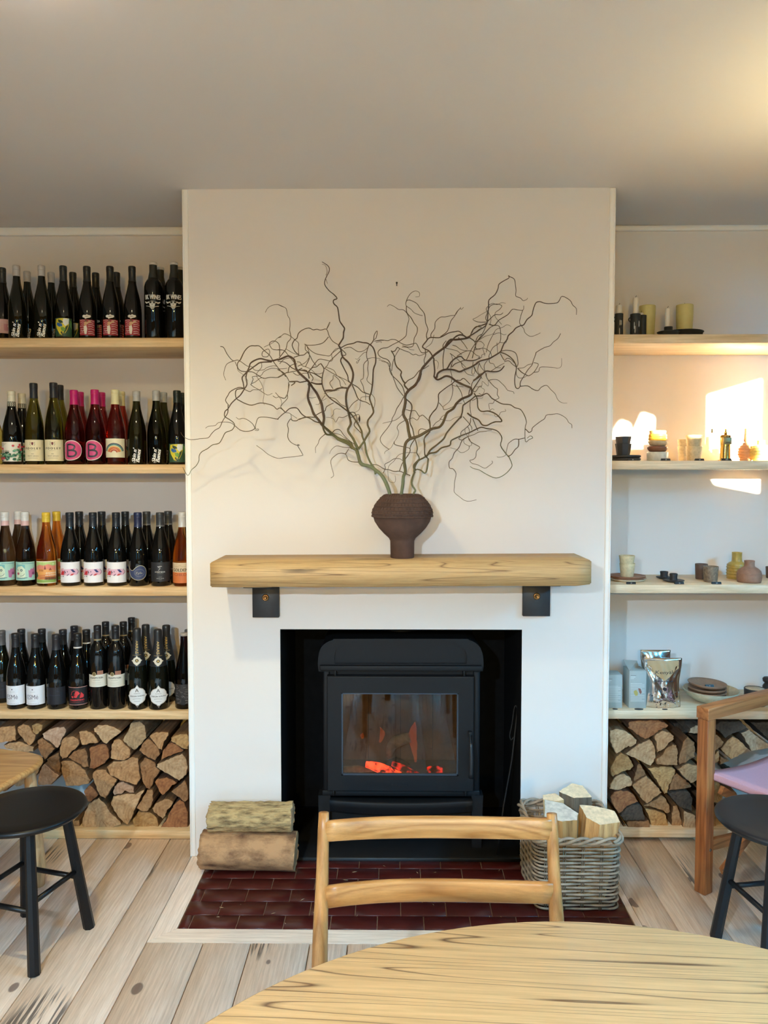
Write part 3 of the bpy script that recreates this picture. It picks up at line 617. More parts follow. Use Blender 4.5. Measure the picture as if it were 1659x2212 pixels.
def a_floral(A):
    paper(A, -48, 48, 12, 92, 'ece6da'); rg = random.Random(3)
    for i in range(62):
        x = rg.uniform(-42, 46); y = rg.uniform(16, 44+.5*(x+42)*.55); A.disc(x, y, rg.uniform(3.5, 7.5), rg.choice(['3f7a5a', '5c9a78', '2f5c48', '7ab090']), ry=rg.uniform(2.5, 5), n=9)
    for x, y in ((-36, 70), (-24, 64), (12, 76), (34, 80), (42, 72), (30, 72), (-18, 26), (38, 60)): A.disc(x, y, 4.5, 'c43a48', n=7)
    for x, y in ((4, 58), (20, 44), (-30, 40), (26, 30)): A.disc(x, y, 2.6, 'f0ead0', n=7)
    for k in range(7): A.stroke([(-44+k*6, 44), (-42+k*6, 58), (-38+k*6, 46), (-37+k*6, 57)], 1.5, '2a2622')
    for y in (84, 80, 76): A.stroke([(-34+(84-y), y), (-8-(84-y), y)], 1.0, '6a645c')
    for r in (6, 3): A.stroke([(-24+r*cos(q*.785), 24+r*sin(q*.785)) for q in range(8)], 1.4, 'c43a48', closed=True)
    A.stroke([(-32, 24), (-16, 24)], 1.3, 'c43a48'); A.stroke([(-24, 16), (-24, 32)], 1.3, 'c43a48')
def a_crest(A):
    paper(A, -46, 46, 14, 100, 'e6d9b4'); A.poly([(-7, 90), (1, 90), (1, 82), (-3, 77), (-7, 82)], '7a2c34'); A.stroke([(-3, 90), (-3, 77)], 1, '3a3448')
    for s in (-1, 1): A.stroke([(-3+s*6, 76), (-3+s*10, 82), (-3+s*7, 88), (-3+s*11, 91)], 1.5, '8a8068', k=2)
    A.text('P O O L E Y', -2, 65, 8.2, '3a3226', width=62, bold=.9); A.stroke([(-18, 56), (8, 56)], .9, '9a8e70'); A.text('2022', -3, 43, 3.6, '5a5040'); A.text('PINOT GRIGIO', -2, 34, 4.0, '4a4234', width=42); A.stroke([(-20, 26), (16, 26)], 1.1, '9a8e70')
def a_bigb(A):
    o = [(-40, 84), (-28, 94), (-6, 98), (14, 92), (30, 76), (34, 56), (28, 36), (12, 22), (-10, 16), (-30, 18), (-40, 28), (-43, 56)]
    A.poly([tuple(q.to_2d()) for q in smoothline([(x, y, 0) for x, y in o+[o[0]]], 3)][:-1], 'e6cfc6'); A.poly([(-5+(q.x+5)*.93, 57+(q.y-57)*.92) for q in smoothline([(x, y, 0) for x, y in o+[o[0]]], 3)][:-1], 'd04a7c')
    A.stroke([(-24, 34), (-24, 80)], 7, '35303c'); A.stroke([(-26, 80), (-10, 81), (4, 75), (2, 64), (-8, 58), (-20, 57)], 7, '35303c', k=3); A.stroke([(-10, 58), (6, 54), (10, 44), (2, 34), (-12, 32), (-26, 34)], 7.4, '35303c', k=3); A.stroke([(-6, 61), (4, 66), (2, 72)], 1.4, '7a7684', k=2)
def a_rainbow(A):
    paper(A, -46, 46, 28, 104, 'e2d8b8')
    for r, c in ((40, '3a4660'), (35, '4a8a7c'), (30, 'e2d8b8'), (27, 'd8a04c'), (22, 'c85a3c'), (17, 'd88a50'), (12, 'b04434')):
        A.stroke([(-2+r*cos(t), 46+r*.95*sin(t)-(8 if t < .5 else 0)*0) for t in [pi*i/14 for i in range(1, 14)]], 4.4, c)
def a_teal(A):
    paper(A, -46, 46, 24, 100, 'a8d2c4'); A.rect(-40, 4, 30, 88, '78b8b8'); A.poly([(-34, 36), (-36, 62), (-26, 80), (-8, 84), (4, 70), (6, 40), (-4, 32), (-22, 32)], 'd4e2c8'); A.disc(-10, 66, 5, '3a5a60'); A.disc(-10, 66, 2.2, 'd4e2c8'); A.stroke([(-30, 66), (-26, 70), (-24, 62)], 2, '3a5a60')
    A.disc(-24, 52, 5.5, 'b0606c'); A.stroke([(-16, 42), (-4, 44), (2, 52)], 1.6, '3a5a60', k=2); A.poly([(18, 36), (16, 66), (22, 64), (26, 72), (34, 70), (40, 78), (44, 60), (42, 44), (34, 50), (28, 34)], 'b8749c'); A.disc(36, 52, 6, '8a5078')
    A.stroke([(-30, 34), (-10, 33), (12, 35)], 3, '6a8a86'); A.rect(-40, -22, 90, 93, '8ab8b4'); A.rect(-8, 40, 92, 95, '7aa8a8')
def a_land(A):
    paper(A, -46, 48, 12, 104, 'f0ead0'); A.rect(-43, 45, 15, 101, 'b4cc80'); A.poly([(-43, 80), (-24, 90), (-6, 86), (12, 92), (30, 84), (45, 86), (45, 56), (-43, 56)], 'e08a74'); A.poly([(-43, 66), (-20, 72), (0, 66), (24, 70), (45, 62), (45, 44), (-43, 44)], 'e8a45c'); A.poly([(-43, 46), (10, 50), (45, 44), (45, 28), (-43, 28)], 'd88a50'); A.poly([(-43, 30), (0, 24), (45, 30), (45, 15), (-43, 15)], '8fae5c')
    A.poly([(-4, 70), (0, 88), (4, 70)], '8a3c30'); A.poly([(14, 66), (20, 78), (26, 66)], 'a04a38'); A.poly([(-43, 60), (-34, 56), (-30, 42), (-43, 32)], '3a5a34'); A.disc(32, 92, 4, 'cfe0a4')
    for x in range(-24, -6, 5): A.rect(x, x+2, 62, 70, '8a3c30')
    A.stroke([(-20, 34), (-4, 36), (8, 33)], 2, 'b4503c', k=2)
    for k in range(7): A.stroke([(4+k*5.6, 52), (7+k*5.6, 58)], 2.2, 'f4ecd8'); A.stroke([(2+k*6, 44), (6+k*6, 48)], 2.2, 'f4ecd8')
    for k in range(8): A.stroke([(0+k*5.4, 26), (1+k*5.4, 40), (4+k*5.4, 28), (4.4+k*5.4, 38)], 1.8, '342428')
def a_dragon(A):
    paper(A, -50, 50, 15, 100, 'eeebee'); c = 'e4b8cc'
    A.poly([(-34, 46), (-36, 70), (20, 72), (34, 66), (40, 56), (30, 46)], c); A.poly([(-46, 44), (-50, 58), (-40, 70), (-28, 72), (-24, 50)], 'd8a4b4'); A.poly([(-44, 48), (-30, 64), (-20, 62), (-24, 46)], 'c4303c'); A.poly([(-24, 44), (-14, 58), (-22, 68), (-18, 56)], '2c2c44'); A.poly([(4, 70), (14, 70), (24, 58), (14, 57)], '343c74'); A.poly([(2, 44), (8, 52), (20, 53), (12, 45)], 'c8484c'); A.poly([(-12, 44), (-4, 52), (0, 52), (-6, 44)], '8a7088')
    A.poly([(-10, 60), (-6, 64), (-6, 58)], '2c2c44'); A.stroke([(28, 72), (38, 60), (30, 50)], 1.6, '2c2c44'); A.poly([(-30, 40), (-26, 44), (-22, 40)], '222222'); A.poly([(-40, 40), (-37, 43), (-34, 39)], '222222'); A.disc(-42, 52, 3.2, 'eeebee'); A.stroke([(-36, 73), (-22, 73)], 1.2, 'b03440')
def a_blue(A):
    o = [(-46, 92), (-36, 72), (-22, 66), (-8, 78), (8, 86), (26, 80), (36, 64), (34, 44), (20, 30), (-2, 26), (-22, 34), (-36, 50)]
    q = [(v.x, v.y) for v in smoothline([(x, y, 0) for x, y in o+[o[0]]], 3)][:-1]
    A.poly(q, '3a4466'); A.stroke(q, 2.2, 'b8ae90', closed=True); A.stroke([(20*cos(t*.4)+6, 56+15*sin(t*.4)) for t in range(16)], 1.1, '8a8a94', closed=True); A.text('Zyfe', 4, 54, 12, '9a9486', width=28, bold=.5)
def a_rock(A):
    paper(A, -48, 48, 20, 100, '26262a'); A.stroke([(-12, 82), (-2, 84), (-2, 74), (-8, 66)], 1.6, 'c8c8c8'); A.stroke([(-2, 84), (6, 83)], 1.6, 'c8c8c8'); A.text('ST', -4, 80, 7, 'c8c8c8', bold=.4)
    A.text('STONY ROCK', -2, 60, 5, 'c0c0c0', width=42, bold=.6); A.stroke([(-14, 54), (12, 54)], .9, '8a8a8a'); A.text('PINOT NOIR', -1, 33, 3.6, 'b0b0b0', width=30); A.stroke([(-8, 39), (6, 39)], .9, '8a8a8a'); A.stroke([(-6, 28), (4, 28)], .9, '8a8a8a')
def a_gold(A):
    paper(A, -50, 50, 14, 98, 'd8c2a0'); A.rect(-50, 50, 14, 58, 'd2743c'); A.text('GOLDEN', -2, 68, 13, '4a4032', width=66, bold=1.0); A.text('CHILD', -2, 49, 11, 'a4502c', width=52, bold=1.0); A.stroke([(-26, 82), (22, 82)], .9, '9a866a'); A.stroke([(-8, 88), (4, 88)], 1.2, '9a866a')
def a_esme(A):
    paper(A, -46, 44, 20, 101, 'e6e8ee'); A.disc(-9, 86, 3, '6a6070', n=6); A.stroke([(-20, 76), (2, 76)], .9, '9a9aa4'); A.text('ESM\u00e9', -10, 54, 19, '6a6474', width=46); A.stroke([(-18, 38), (2, 38)], .8, 'b8b4bc')
    for x in range(-30, 14, 6): A.rect(x, x+2.6, 25, 27.5, '9a96a2')
def a_black(A): paper(A, -46, 46, 22, 96, '1b1c24'); A.stroke([(-36, 62), (-20, 64), (-4, 61), (10, 63), (20, 62)], 1.4, '33384e', k=2); A.stroke([(6, 78), (16, 78)], 1.4, '33384e')
def a_valen(A):
    paper(A, -46, 46, 20, 98, '1e1c1e'); A.rect(-46, 46, 95, 97.5, 'b8847c'); A.rect(-46, 46, 20.5, 23, 'b8847c'); c = 'd83c40'
    A.stroke([(-26, 62), (-22, 76), (-10, 82), (2, 78), (6, 70)], 1.6, c, k=2); A.poly([(-8, 78), (2, 80), (10, 70), (2, 62), (-4, 52), (-16, 54), (-6, 64)], c); A.poly([(14, 76), (26, 62), (24, 52), (8, 50), (14, 60)], c); A.poly([(-26, 58), (-18, 60), (-16, 54), (-20, 50)], c)
    A.text('VALENTINO', -2, 42, 6.5, c, width=58, bold=1.0); A.stroke([(-34, 33), (26, 33)], 1.6, '7a2c30')
def a_knap(A):
    paper(A, -46, 46, 95, 146, 'ded8c8'); A.disc(-12, 149, 8.5, '9a8458'); A.disc(-12, 149, 5, '6f5f40'); A.rect(0, 24, 146, 162, 'a4705a'); A.stroke([(2, 154), (22, 154)], 1, '7a4a3c')
    A.text('KNAPPSTEIN', -4, 133, 7, '4a463c', width=54, bold=.6); A.stroke([(-18, 123), (10, 123)], 1, '8a867a'); A.stroke([(-22, 112), (14, 112)], .9, 'a09c90'); A.stroke([(-22, 104), (14, 104)], .9, 'a09c90'); A.rect(36, 44, 100, 140, 'b4b8a4')
def a_arras(A):
    o = [(0, 104), (8, 92), (24, 86), (34, 74), (36, 64), (46, 58), (36, 50), (33, 38), (22, 30), (8, 24), (0, 12), (-8, 24), (-22, 30), (-33, 38), (-36, 50), (-42, 58), (-36, 64), (-34, 74), (-24, 86), (-8, 92)]
    A.poly(o, 'd8d4cc'); A.stroke(o, 1.4, 'a89c94', closed=True); A.poly([(x*.9, 58+(y-58)*.9) for x, y in o], 'e2e2e2')
    A.text('A', -1, 82, 14, '5a5450', bold=.8); A.text('ARRAS', -1, 69, 4.4, '8a8480', width=26); A.text('ORIGIN SOUTH', -1, 58, 5.6, '4c4a4c', width=62, bold=.5); A.stroke([(-18, 46), (-4, 48), (14, 46)], 1.3, '7a7674', k=2); A.text('TASMANIA', -1, 37, 3.4, '7a7674', width=24); A.poly([(-7, 20), (7, 20), (0, 14)], '6a5a4c')
def a_lines(A):
    paper(A, -46, 46, 22, 104, '2c2826'); rg = random.Random(9)
    for k in range(60):
        x, y = rg.uniform(-44, 44), rg.uniform(26, 100); A.stroke([(x-5, y+rg.uniform(-3, 3)), (x, y+rg.uniform(-2, 2)), (x+5, y+rg.uniform(-3, 3))], .8, '8a8480')
    A.poly([(-12, 22), (-12, 40), (-6, 50), (2, 40), (2, 22)], '141211')
BK = {  # kind: profile, height, radius, glass, cap colour, cap length, collar colour (or None), art
 'script': ('burg', .300, .0355, G_GREEN, 'b4aeaa', .044, None, a_script), 'script2': ('burg', .300, .0385, glass('bottle_deep_olive', (64, 66, 34)), 'a9a6a2', .042, None, a_script),
 'green': ('burg', .300, .0360, G_BLACK, '242626', .064, None, a_green), 'green2': ('burg', .304, .0380, G_BLACK, '232a24', .050, None, a_green), 'red': ('burg', .300, .0360, G_BLACK, '242424', .064, None, a_red), 'skull': ('bord', .316, .0375, G_BLACK, 'c6bfb6', .012, '2b2c28', a_skull),
 'pinkpart': ('burg', .290, .0385, G_BLACK, '2a2c2e', .060, None, a_pinkpart), 'floral': ('burg', .302, .0395, G_BLACK, 'd9d2bc', .044, '5c584c', a_floral), 'crest': ('ries', .332, .0375, G_OLIVE, '26272c', .062, None, a_crest),
 'bigb': ('burg', .304, .0405, G_PINK, 'bf1f6c', .060, None, a_bigb), 'rainbow': ('burg', .304, .0405, G_ROSE2, 'ddd2a4', .060, None, a_rainbow), 'pale': ('burg', .300, .0385, glass('bottle_pale', (206, 190, 100)), 'd8d0a8', .05, None, None),
 'teal': ('burg', .304, .0395, G_TEALB, 'd8d8d8', .036, 'd8b4b4', a_teal), 'land': ('burg', .304, .0415, G_ORANGE, 'dcb93c', .040, None, a_land), 'dragon': ('burg', .304, .0400, G_BLACK, '20242c', .058, None, a_dragon),
 'blue': ('burg', .304, .0400, G_BLACK, '262c4c', .060, None, a_blue), 'rock': ('burg', .304, .0405, G_BLACK, '3a3c40', .052, '6a6a6c', a_rock), 'gold': ('burg', .306, .0405, G_AMBER, 'cfccc8', .062, None, a_gold),
 'esme': ('burg', .318, .0390, G_BLACK, '24252a', .058, None, a_esme), 'blackl': ('burg', .318, .0400, G_BLACK, '2a2a30', .066, None, a_black), 'grey': ('burg', .318, .0390, G_GREEN, '56565a', .064, None, a_black), 'valen': ('burg', .320, .0400, G_BLACK, '202022', .056, 'd0d0d0', a_valen),
 'knap': ('bord', .345, .0360, G_BLACK, '202024', .055, '8a7c5c', a_knap), 'arras': ('champ', .330, .0420, G_GREEN, '26272a', .150, None, a_arras), 'lines': ('champ', .310, .0405, G_CLEAR, 'a8a098', .012, None, a_lines)}
PROTO = {}; USED = set()
def bottle(kind):
    if kind in PROTO: return PROTO[kind]
    pk, h, R, gm, cc, cl, col, art = BK[kind]; pr = prof(pk, h, R)
    mb = MB(); mb.lathe(pr[:-2]+[(pr[-2][0]*.98, h-.002), (0, h-.002)], n=28); root = mb.obj('wine_bottle', gm)
    mc = plain('cap_'+cc, cc, rough=0.38, spec=0.5)
    mb = MB(); z0 = h-cl
    if kind == 'arras':
        cp = [(radius_at(pr, z0+cl*i/10)+.0009, z0+cl*i/10) for i in range(11)]; cp = cp[:-3]+[(.0165, h-.034), (.0172, h-.012), (.0165, h-.003), (.013, h), (0, h)]
        mb.lathe(cp, n=24, caps=False)
    else:
        r = radius_at(pr, h-.02)+.0010; r0 = radius_at(pr, z0)+.0008
        q = [(r0, z0)]
        if cl > .03: q += [(r, z0+.012), (r, h-.022), (r+.0006, h-.021), (r+.0006, h-.018), (r-.0002, h-.017), (r+.0006, h-.016), (r+.0006, h-.003)]
        else: q += [(r+.0012, z0+.001), (r+.0012, h-.003)]
        mb.lathe(q+[(r-.001, h), (0, h)], n=24, caps=False)
    cap = mb.obj('cap', mc, root)
    if col:
        mb = MB()
        if kind == 'knap' or kind == 'valen' or kind == 'rock': za, zb_ = z0-.006, z0
        elif kind == 'skull': za, zb_ = z0-.055, z0
        else: za, zb_ = z0-.020, z0
        mb.lathe([(radius_at(pr, za)+.0009, za), (radius_at(pr, (za+zb_)/2)+.0009, (za+zb_)/2), (radius_at(pr, zb_)+.0009, zb_)], n=24, caps=False); c2 = mb.obj('neck_band', plain('cap_'+col, col, rough=.4), root)
        if kind == 'floral':
            A = Art()
            for k in range(-5, 6): A.stroke([(k*7, 2), (k*7+3, 9), (k*7+1, 12), (k*7+4, 18)], 1.8, 'e8e0c8')
            A.build('neck_print', c2, R=.0165, z0=za, cone=lambda z: radius_at(pr, z)+.001)
    if art:
        A = Art(); art(A)
        if not kind.startswith('script') and kind != 'skull' and kind not in ('bigb', 'blue', 'arras'):   # the paper itself, then its print
            Pp = Art(); Pp.it = A.it[:1]; Pr = Art(); Pr.it = A.it[1:]
            if kind == 'red': Pp.it = [A.it[0], A.it[2]]; Pr.it = [A.it[1]]+A.it[3:]
            lab = Pp.build('label', root, R=R); Pr.build('label_print', lab, R=R)
        else: A.build('label', root, R=R)
    if kind == 'arras':
        A = Art(); A.poly([(0, 34), (5, 27), (12, 24), (16, 17), (22, 14), (16, 11), (12, 4), (5, 1), (0, -6), (-5, 1), (-12, 4), (-16, 11), (-22, 14), (-16, 17), (-12, 24), (-5, 27)], 'd9d2c2'); A.disc(0, 14, 7, '4a3c28'); A.text('A', 0, 14, 9, 'e0c070', bold=.6)
        A.build('neck_medal', root, R=.030, z0=.188, cone=lambda z: radius_at(pr, z)+.0014, step=4)
        A = Art(); A.text('ARRAS', 0, 34, 9, 'c8a860', rot=radians(-90), width=52, bold=.5); A.stroke([(-12, 2), (12, 2)], 1, 'b89a5c'); A.build('neck_letters', cap, R=.018, z0=.222, cone=lambda z: radius_at(pr, z)+.0012, step=4)
    PROTO[kind] = root; return root
def put_bottle(kind, px, ytop, row, zs, label, group, rz=None):
    rz = (1 if kind == 'gold' else 11+((px*7+ytop) % 5)) if rz is None else rz
    Y = {1: 3.196, 2: 3.296, 3: 3.384, 0: 3.186, 4: 3.272}[row]; q = P(px, ytop, Y); m = P(px, ytop+70, Y)
    o = bottle(kind)
    if kind in USED: o = copy_tree(o)
    USED.add(kind)
    h = max(.25, q.z-zs); o.location = ((q.x+m.x)/2, Y, zs+.0003); o.scale = (1, 1, h/BK[kind][1]); o.rotation_euler = (0, 0, radians(rz))
    tag(o, label, 'bottle', group); return o
g = 'bottles on the top wine shelf'; z = ZL[0]
for a in [('pinkpart', 5, 579, 4, 'dark bottle with pink label cut by the picture edge, top shelf'),
    ('script', 36, 574, 1, 'left of two silver capped bottles with white script, top shelf'), ('script', 90, 574, 1, 'right of two silver capped bottles with white script, top shelf'),
    ('green', 137, 575, 1, 'black capped bottle with green and yellow painted label, top shelf'), ('red', 188, 576, 1, 'red striped label bottle with cloud tag, leftmost of three'),
    ('red', 238, 576, 1, 'red striped label bottle with cloud tag, middle of three'), ('red', 285.6, 576, 1, 'red striped label bottle with cloud tag, rightmost of three'),
    ('skull', 331, 567, 1, 'white skull bottle, left of the two by the chimney breast'), ('skull', 376, 567, 1, 'white skull bottle touching the chimney breast edge'),
    ('script', 59, 587, 2, 'silver capped bottle in back row between the two script bottles'), ('script', 111, 589, 2, 'silver capped bottle in back row right of both script bottles'),
    ('green', 158, 589, 2, 'black capped bottle behind and right of the green painted label'), ('red', 207, 590, 2, 'black capped bottle behind the leftmost and middle red labels'), ('red', 252, 589, 2, 'black capped bottle behind the middle and rightmost red labels'),
    ('skull', 346.5, 578, 2, 'pale capped bottle in back row between the two skull bottles'), ('skull', 389, 578, 2, 'pale capped bottle in back row half hidden by the chimney breast')]: put_bottle(*a[:4], z, a[4], g)
g = 'bottles on the second wine shelf'; z = ZL[1]
for a in [('pale', -15, 868, 1, 'pale yellow bottle mostly outside the left picture edge, second shelf'), ('floral', 25, 845, 1, 'cream capped dark bottle with red and green floral label'),
    ('crest', 73, 828, 1, 'tall olive bottle with cream crest label, left of two'), ('crest', 116, 827, 1, 'tall olive bottle with cream crest label, right of two'),
    ('bigb', 160, 843, 1, 'pink capped bottle with large letter on pink oval, left of two'), ('bigb', 205, 842, 1, 'pink capped bottle with large letter on pink oval, right of two'),
    ('rainbow', 249, 842, 1, 'cream capped bottle with a rainbow label'), ('script2', 295, 845, 1, 'silver capped bottle with white script beside the rainbow label'),
    ('script2', 337.5, 844, 1, 'silver capped bottle with white script next to the last green label'), ('green2', 382.5, 844, 1, 'black bottle with green painted label at the end of the second shelf'),
    ('floral', 47.5, 850, 2, 'cream capped bottle with patterned neck band behind the floral label'), ('crest', 129.5, 832, 2, 'dark capped olive bottle behind the two crest labels'),
    ('bigb', 173, 847, 2, 'pink capped bottle behind the left pink oval label'), ('bigb', 219.5, 848, 2, 'pink capped bottle behind the right pink oval label'),
    ('rainbow', 262, 846, 2, 'cream capped bottle behind the rainbow label'), ('script2', 353.5, 848, 2, 'silver capped bottle in back row behind the white script pair'), ('green2', 395.5, 849, 2, 'black capped bottle behind the last green label, cut by chimney breast')]: put_bottle(*a[:4], z, a[4], g)
g = 'bottles on the third wine shelf'; z = ZL[2]
for a in [('teal', 11, 1106, 1, 'white capped bottle with teal label at the left picture edge'), ('teal', 54.5, 1106, 1, 'white capped bottle with teal face label beside the orange bottle'),
    ('land', 100, 1107, 1, 'orange bottle with yellow cap and hill town label'), ('dragon', 151, 1107, 1, 'dark bottle with white label of pink shapes, leftmost of three'),
    ('dragon', 201, 1107, 1, 'dark bottle with white label of pink shapes, middle of three'), ('dragon', 251, 1107, 1, 'dark bottle with white label of pink shapes, rightmost of three'),
    ('blue', 298, 1107, 1, 'dark bottle with blue drop shaped label'), ('rock', 346, 1107, 1, 'dark bottle with black label and small silver lettering'), ('gold', 394, 1106, 1, 'amber bottle with beige and orange label beside the chimney breast'),
    ('teal', 39.5, 1104, 2, 'white capped bottle behind the two teal labels'), ('land', 122.5, 1105, 2, 'yellow capped orange bottle in the back row'), ('dragon', 171.5, 1105, 2, 'dark capped bottle behind the leftmost and middle white labels'),
    ('dragon', 220, 1105, 2, 'dark capped bottle behind the middle and rightmost white labels'), ('dragon', 271, 1105, 2, 'dark capped bottle behind the rightmost white label and blue drop'), ('rock', 317, 1105, 2, 'grey capped bottle behind the blue drop label'),
    ('rock', 363.5, 1104, 2, 'grey capped bottle behind the black silver lettered label'), ('gold', 404, 1106, 2, 'amber bottle mostly hidden behind the beige and orange label')]: put_bottle(*a[:4], z, a[4], g)
g = 'bottles on the lowest wine shelf'; z = ZL[3]
for a in [('grey', 4, 1362, 4, 'grey capped bottle with black label at the left picture edge, lowest shelf'), ('esme', 34, 1368, 0, 'white label bottle with thin grey lettering, left of two'), ('esme', 76.5, 1369, 0, 'white label bottle with thin grey lettering, right of two'),
    ('blackl', 121.5, 1370, 0, 'dark bottle with plain black label between white and red labels'), ('valen', 168, 1368, 0, 'dark bottle with red figure on black label'),
    ('knap', 211, 1351, 0, 'tall square shouldered bottle with cream label and medal, left of two'), ('knap', 250, 1351.5, 0, 'tall square shouldered bottle with cream label and medal, right of two'),
    ('arras', 296, 1357, 0, 'sparkling wine bottle with pointed white label, left of two'), ('arras', 341.5, 1359, 0, 'sparkling wine bottle with pointed white label, right of two'), ('lines', 398, 1367, 1, 'clear necked dark bottle with scribbled black label beside the chimney breast'),
    ('esme', 46.7, 1359, 2, 'black capped bottle behind the left thin lettered white label'), ('esme', 91, 1358.5, 2, 'black capped bottle behind the right thin lettered white label'), ('blackl', 136.5, 1360, 2, 'black capped bottle behind the plain black label'),
    ('blackl', 161, 1352, 3, 'taller black capped bottle in third row behind the red figure label'), ('valen', 187, 1360, 2, 'black bottle with pale neck ring behind the red figure label'), ('knap', 228.5, 1343, 2, 'gold banded neck bottle behind the left cream medal label'),
    ('knap', 267, 1343, 2, 'gold banded neck bottle behind the right cream medal label'), ('knap', 284.5, 1334, 3, 'gold banded neck bottle in third row, tallest of the lowest shelf'), ('arras', 315, 1349, 2, 'sparkling wine bottle behind the left pointed label'),
    ('arras', 359.5, 1350, 2, 'sparkling wine bottle behind the right pointed label'), ('grey', 407, 1360, 2, 'grey capped bottle mostly hidden behind the scribbled label')]: put_bottle(*a[:4], z, a[4], g)
# ================================================================ firewood
def log_mats(key, end_l, end_d, side, bark=None):
    """sawn end (growth rings about a pith outside the middle, saw marks) and split side"""
    k = 'logend_'+key
    if k not in MATS:
        m, nt, b = new_mat(k); oi = N(nt, 'ShaderNodeObjectInfo')
        mp = mapping(nt, (1, 0.15, 1)); cx = N(nt, 'ShaderNodeVectorMath', operation='SUBTRACT')
        sc = N(nt, 'ShaderNodeVectorMath', operation='SCALE'); sc.inputs[0].default_value = (.06, 0, -.05); nt.links.new(oi.outputs['Random'], sc.inputs['Scale'])
        nt.links.new(mp.outputs[0], cx.inputs[0]); nt.links.new(sc.outputs[0], cx.inputs[1])
        ln = N(nt, 'ShaderNodeVectorMath', operation='LENGTH'); nt.links.new(cx.outputs[0], ln.inputs[0])
        nz = N(nt, 'ShaderNodeTexNoise', Scale=22.0, Detail=3.0); nt.links.new(mp.outputs[0], nz.inputs['Vector'])
        ma = N(nt, 'ShaderNodeMath', operation='MULTIPLY_ADD'); nt.links.new(nz.outputs['Fac'], ma.inputs[0]); ma.inputs[1].default_value = .035; nt.links.new(ln.outputs['Value'], ma.inputs[2])
        mu = N(nt, 'ShaderNodeMath', operation='MULTIPLY'); mu.inputs[1].default_value = 75.0; nt.links.new(ma.outputs[0], mu.inputs[0])
        pg = N(nt, 'ShaderNodeMath', operation='PINGPONG'); pg.inputs[1].default_value = .5; nt.links.new(mu.outputs[0], pg.inputs[0])
        n2 = N(nt, 'ShaderNodeTexNoise', Scale=34.0, Detail=8.0, Roughness=.72); nt.links.new(cx.outputs[0], n2.inputs['Vector'])
        mixf = N(nt, 'ShaderNodeMath', operation='MULTIPLY_ADD'); nt.links.new(pg.outputs[0], mixf.inputs[0]); mixf.inputs[1].default_value = .16; nt.links.new(n2.outputs['Fac'], mixf.inputs[2])
        r = ramp(nt, [(.28, tuple(v*.38 for v in rgb(end_d)[:3])+(1,)), (.38, rgb(end_d)), (.52, tuple((a+c)/2 for a, c in zip(rgb(end_d), rgb(end_l)))), (.68, rgb(end_l))]); nt.links.new(mixf.outputs[0], r.inputs[0])
        hs = N(nt, 'ShaderNodeHueSaturation'); mr = N(nt, 'ShaderNodeMapRange'); mr.inputs[3].default_value = .86; mr.inputs[4].default_value = 1.14
        nt.links.new(oi.outputs['Random'], mr.inputs[0]); nt.links.new(mr.outputs[0], hs.inputs['Value']); nt.links.new(r.outputs[0], hs.inputs['Color']); nt.links.new(hs.outputs[0], b.inputs['Base Color'])
        b.inputs['Roughness'].default_value = .9; bump(nt, b, mixf.outputs[0], .9, .004); MATS[k] = m
    k2 = 'logside_'+key
    if k2 not in MATS:
        m, nt, b = new_mat(k2); mp = mapping(nt, (1, .07, 1) if bark is None else (1, .45, 1)); nz = N(nt, 'ShaderNodeTexNoise', Scale=70.0 if bark is None else 45.0, Detail=6.0, Roughness=.7); nt.links.new(mp.outputs[0], nz.inputs['Vector'])
        c = rgb(side); r = ramp(nt, [(.32, tuple(v*.42 for v in c[:3])+(1,)), (.68, c)]); nt.links.new(nz.outputs['Fac'], r.inputs[0]); nt.links.new(r.outputs[0], b.inputs['Base Color'])
        b.inputs['Roughness'].default_value = .92; bump(nt, b, nz.outputs['Fac'], .8, .004); MATS[k2] = m
    return [MATS[k], MATS[k2]]
LM = {'pale': log_mats('pale', (206, 172, 132), (160, 122, 84), (150, 112, 76)), 'tan': log_mats('tan', (190, 148, 104), (138, 98, 62), (134, 96, 60)), 'brown': log_mats('brown', (164, 120, 80), (112, 76, 46), (110, 76, 48)),
      'red': log_mats('red', (166, 112, 70), (112, 66, 38), (104, 68, 44)), 'pink': log_mats('pink', (202, 168, 140), (160, 122, 94), (140, 100, 70)), 'yellow': log_mats('yellow', (194, 156, 104), (140, 100, 58), (160, 118, 70)),
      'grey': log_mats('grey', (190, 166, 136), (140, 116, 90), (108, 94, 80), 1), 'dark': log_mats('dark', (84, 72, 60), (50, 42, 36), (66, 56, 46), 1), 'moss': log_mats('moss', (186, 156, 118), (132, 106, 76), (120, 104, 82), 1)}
CROPS = {'A': (0, 1550, 7.541), 'B': (200, 1550, 7.541), 'C': (200, 1660, 7.541), 'D': (0, 1540, 3.858), 'E': (1310, 1550, 8.295), 'F': (1300, 1540, 4.621), 'G': (1310, 1670, 8.295)}
lr = random.Random(11)
